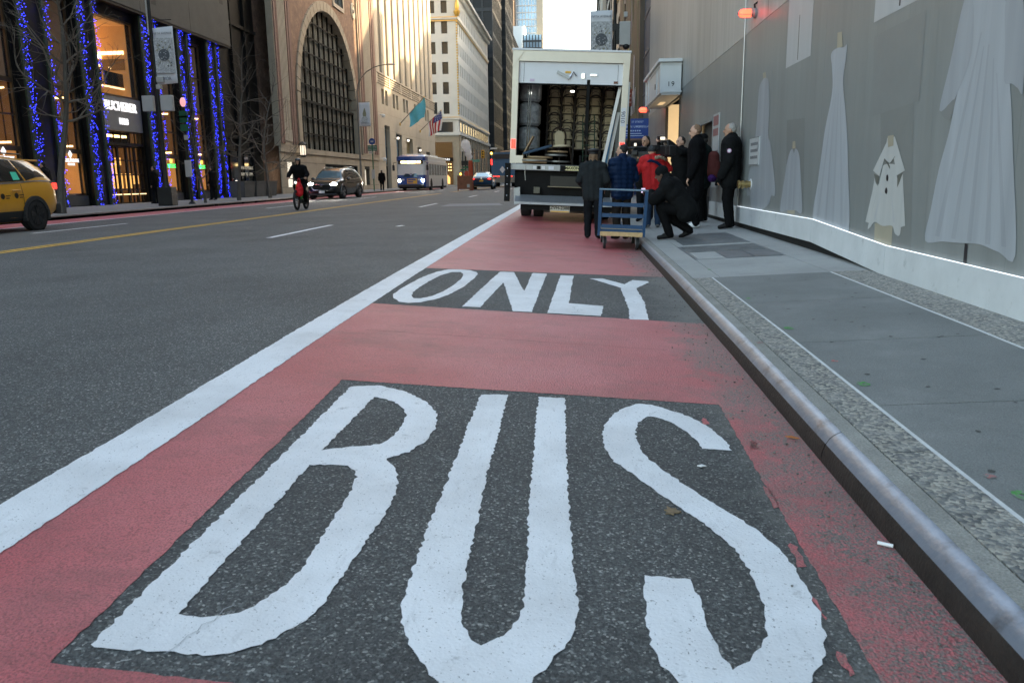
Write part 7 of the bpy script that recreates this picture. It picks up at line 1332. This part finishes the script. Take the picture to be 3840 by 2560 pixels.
def flush():
    dg=bpy.context.evaluated_depsgraph_get()
    ms=[bpy.data.meshes.new_from_object(q[0].evaluated_get(dg)) for q in PQ]
    for (o,name,mat,parent,disp),me in zip(PQ,ms):
        me.name=name
        if disp:
            ns=[v.normal.copy() for v in me.vertices]
            for v,n in zip(me.vertices,ns): v.co=disp(v.co,n)
        me.materials.clear(); me.materials.append(mat); link(name,me,parent,True if not disp else 60)
    for q in PQ: bpy.data.objects.remove(q[0])
    PQ.clear()
STAND=dict(neck=(0,0,.845),head=(0,.018,.925),shL=(-.105,0,.80),shR=(.105,0,.80),elL=(-.145,-.015,.635),elR=(.145,-.015,.635),wrL=(-.15,.05,.50),wrR=(.15,.05,.50),hipL=(-.052,0,.51),hipR=(.052,0,.51),knL=(-.058,.018,.285),knR=(.058,.018,.285),anL=(-.06,-.012,.045),anR=(.06,-.012,.045),toL=(-.072,.075,.016),toR=(.072,.075,.016))
def person(label,loc,rz,H,pose=None,jacket='cl_black',trousers='cl_trouser',shoes='shoe_black',skin='skin_fair',hair='hair_brown',hat=None,bulk=1.0,hem=.06,hyaw=0,hpitch=0,gloves=None,quilt=False,curl=.5,grip=None,detail=True,long_hair=False,group=None,fur=False):
    J=dict(STAND); J.update(pose or {}); J={k:Vector(v)*H for k,v in J.items()}
    t=thing('person',label,'person',loc,rz,group); vx=.0085 if detail else .016
    b=MB(); c=lambda p,q,r0,r1=None:b.cap(p,q,r0*H,None if r1 is None else r1*H,10)
    # torso and limbs
    c(J['shL'],J['shR'],.042); c(J['hipL'],J['hipR'],.055); c((J['shL']+J['shR'])/2,(J['hipL']+J['hipR'])/2,.055,.055)
    for s in 'LR':
        sh,hp=J['sh'+s],J['hip'+s]; mid=(J['shL']+J['shR'])/2; hm=(J['hipL']+J['hipR'])/2
        c(sh.lerp(mid,.42),hp,.058,.058); c(sh,J['el'+s],.032,.026); c(J['el'+s],J['wr'+s],.025,.017); c(hp,J['kn'+s],.050,.034); c(J['kn'+s],J['an'+s],.033,.020); c(J['an'+s],J['to'+s],.020,.015)
    c(J['neck']-Vector((0,0,.02*H)),J['head']-Vector((0,.012*H,.02*H)),.031,.029)
    # head
    Rh=Matrix.Rotation(hyaw,4,'Z')@Matrix.Rotation(hpitch,4,'X'); hc=J['head']; st=len(b.v)
    b.ell((0,0,.008*H),(.043*H,.052*H,.058*H),16,12); b.ell((0,.016*H,-.026*H),(.032*H,.036*H,.034*H),12,8); b.ell((0,.040*H,-.048*H),(.014*H,.012*H,.010*H),8,6)
    b.cap((0,.050*H,.006*H),(0,.060*H,-.010*H),.0055*H,.009*H,8); b.cap((-.018*H,.048*H,.014*H),(.018*H,.048*H,.014*H),.006*H,None,8)
    for s in (-1,1): b.ell((s*.043*H,-.004*H,-.002*H),(.006*H,.012*H,.018*H),8,6)
    Mh=Matrix.Translation(hc)@Rh; b.xf(Mh,st)
    # hands: palm, four fingers, thumb
    for s,sg in (('L',-1),('R',1)):
        w=J['wr'+s]; d=(w-J['el'+s]).normalized(); side=d.cross(Vector((0,0,1)) if abs(d.z)<.85 else Vector((0,1,0))).normalized(); nrm=side.cross(d)
        if s=='L': nrm=-nrm if False else nrm
        pal=w+d*.052*H
        for q in (-1,0,1): c(w+side*q*.008*H,pal+side*q*.013*H,.011,.0095)
        for k,ln in enumerate((.036,.042,.040,.031)):
            root=pal+side*(k-1.5)*.0105*H; a=root+(d*math.cos(curl)+nrm*-math.sin(curl))*ln*H*.55; e=a+(d*math.cos(curl*2.2)-nrm*math.sin(curl*2.2))*ln*H*.5
            c(root,a,.0056,.0052); c(a,e,.0052,.0044)
        tb=w+d*.016*H-side*sg*.014*H; ta=tb+(d*.7-side*sg*.7).normalized()*.026*H; c(tb,ta,.0068,.0058); c(ta,ta+(d-nrm*.5).normalized()*.022*H,.0056,.0048)
    queue(b,'body',G_(skin),t,vx,2)
    # eyes and mouth
    if detail:
        for s in (-1,1): MB().ell((s*.0175*H,.0485*H,.006*H),(.0065*H,.004*H,.0042*H),8,6).xf(Mh).build('eye',G_('eye_dark'),t,smooth=True); MB().cap((s*.009*H,.052*H,.0165*H),(s*.026*H,.0465*H,.0165*H),.0028*H,None,6).xf(Mh).build('eyebrow',G_(hair or 'hair_dark'),t,smooth=True)
        MB().cap((-.011*H,.0515*H,-.030*H),(.011*H,.0515*H,-.030*H),.0034*H,None,6).xf(Mh).build('mouth',G_('lip'),t,smooth=True)
    # jacket
    bk=bulk; j=MB(); c2=lambda p,q,r0,r1=None:j.cap(p,q,r0*H*bk,None if r1 is None else r1*H*bk,12)
    mid=(J['shL']+J['shR'])/2; hm=(J['hipL']+J['hipR'])/2; dn=(hm-mid).normalized()
    c2(J['shL'],J['shR'],.054); up=dn*.075*H; c2(J['shL'].lerp(mid,.28)+up,J['shR'].lerp(mid,.28)+up,.066); c2(J['hipL'],J['hipR'],.066); c2(mid+(hm-mid)*.08,hm,.074,.072)
    for s in 'LR':
        sh,hp=J['sh'+s],J['hip'+s]; kd=(J['kn'+s]-hp).normalized(); hemp=hp+(dn*.5+kd*.5).normalized()*hem*H
        c2(sh.lerp(mid,.40),hp,.066,.066); c2(hp,hemp,.066,.068); c2(sh,J['el'+s],.043,.038); c2(J['el'+s],J['wr'+s].lerp(J['el'+s],.06),.037,.030)
    c2(J['hipL'].lerp(J['hipR'],.5),J['hipL'].lerp(J['hipR'],.5)+dn*hem*H,.066); nk=J['neck']; c2(nk-Vector((0,0,.03*H)),nk+Vector((0,.0,.016*H)),.050,.042)
    def quilted(co,n): f=(co.z/(.048*H))%1; return co+n*(.011*math.sqrt(abs(math.sin(f*math.pi)))-.006)
    def ruffle(co,n): return co+n*(.006*noise.noise(co*14)+.003*noise.noise(co*38))
    queue(j,'coat' if hem>.12 else 'jacket',G_(jacket),t,.0095 if detail else .018,7,quilted if quilt else ruffle)
    # trousers
    tr=MB(); c3=lambda p,q,r0,r1=None:tr.cap(p,q,r0*H,None if r1 is None else r1*H,12)
    c3(J['hipL'],J['hipR'],.060)
    for s in 'LR': c3(J['hip'+s],J['kn'+s],.060,.048); c3(J['kn'+s],J['an'+s]+Vector((0,0,.004*H)),.047,.038)
    queue(tr,'trousers',G_(trousers),t,.010 if detail else .018,2,ruffle)
    for s in 'LR':
        a,o=J['an'+s],J['to'+s]; f=(o-a); f.z=0; f.normalize(); sm=MB()
        hl=a-f*.018*H; hl.z=a.z-.020*H; tp=Vector(o); 
        sm.cap(hl+Vector((0,0,.008*H)),tp,.023*H,.020*H,10); sm.cap(a,a.lerp(tp,.5)+Vector((0,0,.006*H)),.025*H,.020*H,10); queue(sm,'shoe',G_(shoes),t,.009 if detail else .016,2)
    # hair / hats
    if hair and not hat:
        hm_=MB().ell((0,-.013*H,.017*H),(.0455*H,.049*H,.0535*H),16,12)
        if long_hair: hm_.ell((0,-.028*H,-.02*H),(.044*H,.034*H,.05*H),12,8)
        hm_.xf(Mh); queue(hm_,'hair',G_(hair),t,.0075,1,lambda co,n:co+n*(.006*noise.noise(co*40)))
    elif hair:
        hm_=MB().ell((0,-.016*H,-.008*H),(.046*H,.046*H,.045*H),14,10)
        if long_hair:
            for s in (-1,1): hm_.cap((s*.03*H,-.02*H,-.01*H),(s*.036*H,-.02*H,-.062*H),.022*H,.018*H,8)
            hm_.cap((0,-.03*H,-.01*H),(0,-.036*H,-.065*H),.03*H,.024*H,8)
        hm_.xf(Mh); queue(hm_,'hair',G_(hair),t,.0075,1,lambda co,n:co+n*(.006*noise.noise(co*40)))
    if hat=='beanie': queue(MB().ell((0,-.006*H,.030*H),(.051*H,.058*H,.050*H),16,10).rings([((0,-.006*H,.004*H),.050*H,.056*H),((0,-.006*H,.034*H),.053*H,.060*H)],18).xf(Mh),'beanie',G_('cl_beanie'),t,.008,2)
    if hat=='black_beanie' or hat=='hood': queue(MB().ell((0,-.010*H,.022*H),(.054*H,.062*H,.056*H),16,10).xf(Mh),'beanie',G_('cl_black2'),t,.009,2)
    if hat=='police':
        MB().lathe([(0,.075),(.050,.074),(.068,.066),(.066,.052),(.052,.040),(.052,.018),(0,.018)],(0,-.004,0),20).xf(Matrix.Scale(H,4)).xf(Mh).build('cap',M('cap_black',(.01,.01,.012),.6),t,smooth=40); MB().ell((0,.055,.018),(.035,.022,.005),10,6).xf(Matrix.Scale(H,4)).xf(Mh).build('cap_peak',G_('phone_black'),t,smooth=True); MB().lathe([(0,.0765),(.034,.0765),(.034,.0745),(0,.0745)],(0,-.010,0),14).xf(Matrix.Scale(H,4)).xf(Mh).build('cap_top_sheen',M('cap_sheen_blue',(.20,.27,.36),.3),t)  # pale blue disc: sheen on the black cap painted as colour
    if hat=='helmet': queue(MB().ell((0,-.004*H,.036*H),(.056*H,.068*H,.042*H),16,10).xf(Mh),'helmet',M('helmet_dark',(.03,.04,.045),.25,coat=.6,var=.2),t,.008,2); MB().cap((-.02*H,.062*H,.036*H),(.02*H,.062*H,.036*H),.008*H,None,8).xf(Mh).build('helmet_visor',G_('phone_black'),t,smooth=True); queue(MB().rings([((0,-.008*H,-.075*H),.045*H,.045*H),((0,-.008*H,-.03*H),.052*H,.052*H),((0,-.012*H,.02*H),.053*H,.055*H)],16).xf(Mh),'hood',G_('cl_black'),t,.01,2)
    if hat=='cap': queue(MB().ell((0,-.006*H,.030*H),(.050*H,.058*H,.042*H),14,10).ell((0,.06*H,.022*H),(.034*H,.030*H,.006*H),10,6).xf(Mh),'cap',G_('cl_black'),t,.009,2)
    if gloves:
        for s in 'LR':
            w=J['wr'+s]; d=(w-J['el'+s]).normalized(); queue(MB().cap(w,w+d*.05*H,.024*H,.026*H).cap(w+d*.05*H,w+d*.085*H,.024*H,.016*H),'glove',G_(gloves),t,.01,2)
    t['_J']=0; del t['_J']
    return t,J,Mh
def wpt(t,p): return Matrix.Translation(t.location)@Matrix.Rotation(t.rotation_euler.z,4,'Z')@Vector(p)
# officer by the truck, seen from behind
person('woman in a slate jacket and black peaked cap, back turned beside the cart',(.34,13.85,G(.34,13.9)),R_(-6),1.50,dict(elL=(-.16,-.02,.655),elR=(.16,-.03,.65),wrL=(-.11,.10,.58),wrR=(.12,.09,.56)),jacket='cl_slate',trousers='cl_trouser',hat='police',hair='hair_brown',long_hair=True,bulk=1.08,hem=.03,curl=.8)
# man in quilted jacket
person('man in a navy quilted jacket behind the cart, looking left',(.84,14.0,G(.84,14)),R_(24),1.61,dict(elL=(-.16,.03,.65),wrL=(-.10,.15,.66),elR=(.155,-.01,.64),wrR=(.10,.12,.60)),jacket='cl_navy',trousers='cl_brown',hair='hair_dark',bulk=1.12,hem=.03,hyaw=R_(42),quilt=True,curl=.8)
# red parka with shoulder camera
rp_,RJ,_=person('man in a red parka and grey beanie filming with a shoulder camera',(1.45,14.85,SW(1.45,14.85)),R_(4),1.50,dict(neck=(0,.05,.83),head=(-.01,.075,.905),shL=(-.115,.02,.80),shR=(.115,.04,.80),elL=(-.20,.04,.66),wrL=(-.10,.16,.74),elR=(.20,.08,.70),wrR=(.13,.20,.83)),jacket='cl_red',trousers='cl_jeans',shoes='shoe_grey',hat='beanie',hair=None,bulk=1.16,hem=.07,hyaw=R_(-10),curl=1.0)
queue(MB().cap((.02*1.5,-.04*1.5,.80*1.5),(.10*1.5,-.02*1.5,.81*1.5),.05,.055).cap((.10*1.5,-.02*1.5,.81*1.5),(.14*1.5,.03*1.5,.79*1.5),.05,.03),'hood',G_('cl_red'),rp_,.012,2); queue(MB().path([(.0,-.11,1.24),(.08,-.13,1.26),(.17,-.08,1.23),(.22,.02,1.20)],.03,8),'fur_trim',G_('cl_fur'),rp_,.010,1,lambda co,n:co+n*(.014*noise.noise(co*60)))
MB().path([(-.16,-.02,1.17),(-.06,-.095,1.20),(.04,-.10,1.16),(.12,-.08,1.10)],.028,6).build('strap',G_('cl_navy'),rp_,smooth=True)
def video_camera(label,loc,rz,s=1.0):
    t=thing('video_camera',label,'camera',loc,rz); k=M('camera_black',(.014,.014,.015),.45,var=.2)
    MB().box(-.06*s,.06*s,-.16*s,.12*s,0,.15*s).build('body',k,t,bevel=.012); MB().lathe([(0,.12*s),(.042*s,.12*s),(.045*s,.2*s),(.055*s,.22*s),(.06*s,.30*s),(.0,.30*s)],(0,0,.075*s),18,'y').build('lens',k,t,smooth=35); MB().lathe([(.045*s,.302*s),(.066*s,.302*s),(.072*s,.36*s),(.066*s,.36*s)],(0,0,.075*s),16,'y').build('lens_hood',k,t)
    MB().path([(0,-.12*s,.15*s),(0,-.1*s,.215*s),(0,.08*s,.215*s),(0,.1*s,.15*s)],.013*s,6).build('top_handle',k,t,smooth=True); MB().box(-.15*s,-.065*s,.02*s,.10*s,.10*s,.16*s).build('viewfinder',k,t,bevel=.008); MB().box(-.055*s,.055*s,-.27*s,-.161*s,.01*s,.14*s).build('battery',k,t,bevel=.01); MB().tube((.05*s,.0,.21*s),(.05*s,.22*s,.21*s),.016*s,.016*s,8).build('microphone',k,t,smooth=True); MB().box(-.03*s,.03*s,.05*s,.08*s,.235*s,.275*s).build('camera_light',M('cam_light',(.8,.75,.6),.4,em=(1,.9,.7),es=.2,var=0),t)
    return t
video_camera('black shoulder video camera on the shoulder of the red parka',tuple(wpt(rp_,(.19,.02,1.27))),R_(20),1.25)
# camera operator facing us
co_,CJ,_=person('dark-haired camera operator facing us behind the red parka',(1.50,17.0,SW(1.5,17)),R_(158),1.74,dict(head=(0,.03,.925),elL=(-.17,.05,.68),wrL=(-.06,.20,.72),elR=(.17,.06,.68),wrR=(.05,.21,.74)),jacket='cl_black2',hair='hair_dark',long_hair=True,skin='skin_tan',bulk=1.1,hyaw=R_(-18),hpitch=R_(-8),curl=.9)
for s in (-1,1): pass
video_camera('black video camera pointing left, held by the facing operator',tuple(wpt(co_,(.02,.38,1.20))),R_(80),1.35)
# crouching photographer
cr_,KJ,_=person('man in black crouching on the pavement edge with a phone',(1.52,12.25,SW(1.52,12.25)),R_(76),1.66,dict(hipL=(-.06,-.12,.255),hipR=(.06,-.12,.255),shL=(-.115,.055,.465),shR=(.115,.035,.475),neck=(0,.075,.525),head=(0,.125,.575),knL=(-.085,.115,.285),knR=(.095,.10,.215),anL=(-.075,.03,.045),anR=(.08,-.125,.072),toL=(-.08,.125,.016),toR=(.085,-.05,.016),elL=(-.13,.17,.35),elR=(.135,.15,.36),wrL=(-.05,.235,.405),wrR=(.05,.225,.41)),jacket='cl_black2',trousers='cl_black',hat='black_beanie',hair=None,skin='skin_brown',bulk=1.36,hem=.02,hpitch=R_(-22),curl=1.0)
def phone(label,loc,rot,screen=True):
    t=thing('phone',label,'phone',loc); t.rotation_euler=rot; MB().box(-.037,.037,-.0045,.0045,-.075,.075).build('case',G_('phone_black'),t,bevel=.003); MB().box(-.034,.034,-.0060,-.0048,-.07,.07).build('screen',G_('phone_screen') if screen else G_('phone_black'),t); MB().box(.012,.03,.0046,.0065,.045,.065).build('lens_block',G_('phone_black'),t); return t
phone('phone with a lit screen held by the crouching man',tuple(wpt(cr_,(0,.48,.72))),(R_(15),R_(90),R_(76)))
MB().box(-.02,.02,-.30,-.24,.44,.47).build('pocket_tissue',G_('shoe_white'),cr_)
# tall man in fur coat
tm_,TJ,_=person('tall man with receding fair hair in a long black fur coat and white trainers',(2.12,14.25,SW(2.12,14.25)),R_(80),1.76,dict(elL=(-.15,.00,.635),wrL=(-.135,.06,.50),elR=(.15,-.02,.63),wrR=(.15,.05,.475)),jacket='fur_black',trousers='cl_black',shoes='shoe_white',hair='hair_fair',bulk=1.22,hem=.17,hyaw=R_(4),hpitch=R_(-6),fur=True)
# white haired man
wm_,WJ,_=person('white-haired man in a black parka standing against the hoarding',(2.60,13.72,SW(2.60,13.7)),R_(72),1.72,dict(elL=(-.155,.0,.635),wrL=(-.15,.07,.50),elR=(.155,.0,.635),wrR=(.15,.075,.50)),jacket='cl_black2',trousers='cl_black',shoes='shoe_black',hair='hair_grey',bulk=1.38,hem=.055,hyaw=R_(6),gloves='cl_black',skin='skin_tan')
MB().lathe([(0,0),(.034,0),(.034,.006),(0,.006)],(0,0,0),18,'x').build('arm_badge',M('badge_rim',(.45,.25,.40),.5),wm_).location=(-.232,.0,1.27); MB().lathe([(0,-.003),(.022,-.003),(.022,0),(0,0)],(0,0,0),14,'x').build('arm_badge_centre',M('badge_white',(.7,.7,.72),.5),wm_).location=(-.232,.0,1.27)
for ch in wm_.children:
    if ch.name.startswith('arm_badge'): ch.location.x=-.325; ch.location.z=1.26; ch.location.y=-.01
# person filming with raised phone
fm_,FJ,_=person('balding person holding a phone up high behind the tall man',(2.12,16.4,SW(2.1,16.4)),R_(118),1.66,dict(elL=(-.17,.12,.80),wrL=(-.09,.24,.93),elR=(.17,.12,.80),wrR=(.08,.25,.93),head=(.0,.0,.925)),jacket='cl_black2',hair='hair_dark',bulk=1.1,hpitch=R_(4),curl=.9)
phone('black phone held up sideways by the filming person',tuple(wpt(fm_,(0,.50,1.62))),(0,R_(90),R_(118)),False)
phone('white-edged phone held upright lower by another hand',tuple(wpt(fm_,(.10,.42,1.40))),(R_(10),R_(8),R_(118)),False)
# person with maroon backpack
bp_,BJ,_=person('person in dark coat and black cap behind the tall man, against the hoarding',(2.47,15.75,SW(2.47,15.7)),R_(60),1.66,dict(),jacket='cl_green',trousers='cl_black',hat='cap',hair='hair_dark',bulk=1.12,hem=.07)
bk=thing('backpack','maroon and purple backpack worn by the person behind the tall man','backpack',tuple(wpt(bp_,(0,-.19,.86))),R_(60)); queue(MB().cap((0,0,.08),(0,-.01,.36),.13,.11).cap((0,-.05,.06),(0,-.06,.22),.11,.09),'body',G_('cl_maroon'),bk,.014,2); queue(MB().cap((-.1,-.02,-.04),(.1,-.02,-.04),.075),'lower_pouch',G_('cl_purple'),bk,.014,2)
for x in (-.08,.08): MB().path([(x,.08,.42),(x,.2,.45),(x*1.3,.3,.3),(x,.1,.02)],.015,6).build('strap',G_('cl_maroon'),bk,smooth=True)
# ---------------------------------------------------------------- cyclist
bx,by=-9.35,27.3; gz=G(bx,by)
cy=thing('electric_bicycle','green electric bicycle with fat tyres ridden towards us','bicycle',(bx,by,gz),R_(183)); M('bike_green',(.03,.30,.05),.35,coat=.5); M('spoke_grey',(.3,.28,.26),.4,metal=.6)
for y,nm in ((.55,'front'),(-.55,'rear')):
    wh=MB(); n=30
    wh.path([(0,y+.30*math.cos(k*2*math.pi/n),.34+.30*math.sin(k*2*math.pi/n)) for k in range(n+1)],.042,8).build('tyre',G_('tyre'),cy,smooth=True); MB().path([(0,y+.25*math.cos(k*2*math.pi/n),.34+.25*math.sin(k*2*math.pi/n)) for k in range(n+1)],.014,6).build('rim',M('rim_brown',(.10,.05,.03),.4,metal=.4),cy,smooth=True); MB().tube((-.05,y,.34),(.05,y,.34),.045,.045,10).build('hub',G_('spoke_grey'),cy,smooth=True)
    for k in range(12): MB().tube((0,y,.34),(0,y+.25*math.cos(k*.5236),.34+.25*math.sin(k*.5236)),.003,.003,4).build('spoke',G_('spoke_grey'),cy)
MB().tube((0,.50,.62),(0,-.05,.35),.045,.05,10).build('down_tube',G_('bike_green'),cy,smooth=True); MB().tube((0,-.12,.3),(0,-.22,.82),.025,.025,8).build('seat_tube',G_('bike_green'),cy,smooth=True); MB().tube((0,.46,.70),(0,-.19,.60),.03,.03,8).build('top_tube',G_('bike_green'),cy,smooth=True); MB().tube((0,.45,.95),(0,.50,.60),.032,.032,10).build('head_tube',G_('bike_green'),cy,smooth=True)
for x in (-.06,.06): MB().tube((x,.51,.68),(x,.56,.34),.02,.018,8).build('fork_leg',G_('post_black'),cy,smooth=True); MB().tube((x*.8,-.1,.32),(x,-.55,.34),.014,.014,6).build('chain_stay',G_('bike_green'),cy)
MB().tube((-.07,.51,.68),(.07,.51,.68),.025,.025,8).build('fork_crown',G_('post_black'),cy); MB().path([(-.33,.32,1.06),(-.2,.40,1.06),(0,.44,1.0),(.2,.40,1.06),(.33,.32,1.06)],.014,8).build('handlebar',G_('post_black'),cy,smooth=True); MB().ell((0,-.25,.88),(.09,.14,.04),10,6).build('saddle',G_('post_black'),cy,smooth=True); MB().box(-.09,.09,-.12,.08,.22,.36).build('motor',G_('post_black'),cy,bevel=.03); MB().ell((0,.56,.92),(.045,.03,.045),10,6).build('lamp',M('bike_lamp',(.8,.8,.75),.3,em=(1,1,.9),es=.3,var=0),cy,smooth=True); MB().box(-.05,.05,.56,.58,.62,.66).build('fender_reflector',M('reflect_yellow',(.5,.5,.1),.4),cy)
for x,z in ((-.13,.18),(.13,.40)): MB().box(x-.05,x+.05,-.14,-.04,z-.012,z+.012).build('pedal',G_('post_black'),cy)
MB().box(-.1,.1,.28,.6,.55,.6) and None
H_=1.66
cyc,YJ,_=person('cyclist in black jacket and dark helmet riding towards us',(bx,by,gz),R_(183),H_,dict(hipL=(-.05,-.13,.55),hipR=(.05,-.13,.55),shL=(-.115,.05,.84),shR=(.115,.05,.84),neck=(0,.06,.885),head=(0,.075,.97),elL=(-.19,.10,.72),elR=(.19,.10,.72),wrL=(-.185,.20,.665),wrR=(.185,.20,.665),knL=(-.085,.08,.42),knR=(.085,.10,.48),anL=(-.085,-.05,.16),anR=(.085,-.02,.27),toL=(-.085,.05,.125),toR=(.085,.08,.255)),jacket='cl_black',trousers='cl_black',hat='helmet',hair=None,skin='skin_tan',bulk=1.2,hem=.02,curl=1.2)
bg_=thing('carrier_bag','red carrier bag hanging from the bicycle handlebar','bag',tuple(wpt(cyc,(-.10,.50,.60)))); queue(MB().rings([((0,0,-.14),.06,.05),((0,0,-.08),.13,.09),((0,0,.08),.14,.09),((0,0,.24),.10,.07),((0,0,.34),.05,.05)],16),'body',cloth('bag_red',(.52,.02,.025),.5,.15,8),bg_,.012,2,lambda co,n:co+n*.02*noise.noise(co*12))
for s in (-1,1): MB().path([(s*.05,0,.33),(s*.03,0,.42),(0,.03,.46)],.012,6).build('handle',G_('bag_red'),bg_,smooth=True)
# far pedestrians
for lb,x,y,rz,h,jk in (('pedestrian in black standing with back turned by the bus stop post',-16.3,68.5,10,1.72,'cl_black'),('dark-dressed pedestrian crossing by the lattice shop window',-18.6,138,170,1.72,'cl_black'),('second dark pedestrian close behind near the lattice shop window',-18.1,141,150,1.7,'cl_black2'),('dark figure walking past the shop behind the banner lamp post',-18.6,35.0,100,1.66,'cl_black'),('dark figure half hidden between the nearest tree and the taxi',-17.9,26.4,95,1.7,'cl_black2'),('dark figure by the last blue garland of the shop',-18.4,40.4,80,1.7,'cl_black')):
    person(lb,(x,y,SL(x,y) if y<121 else .4),R_(rz),h,dict(knL=(-.055,.05,.285),toL=(-.07,.13,.02),anL=(-.06,.05,.045)),jacket=jk,hair='hair_dark',bulk=1.15,hem=.09,detail=False)
flush()
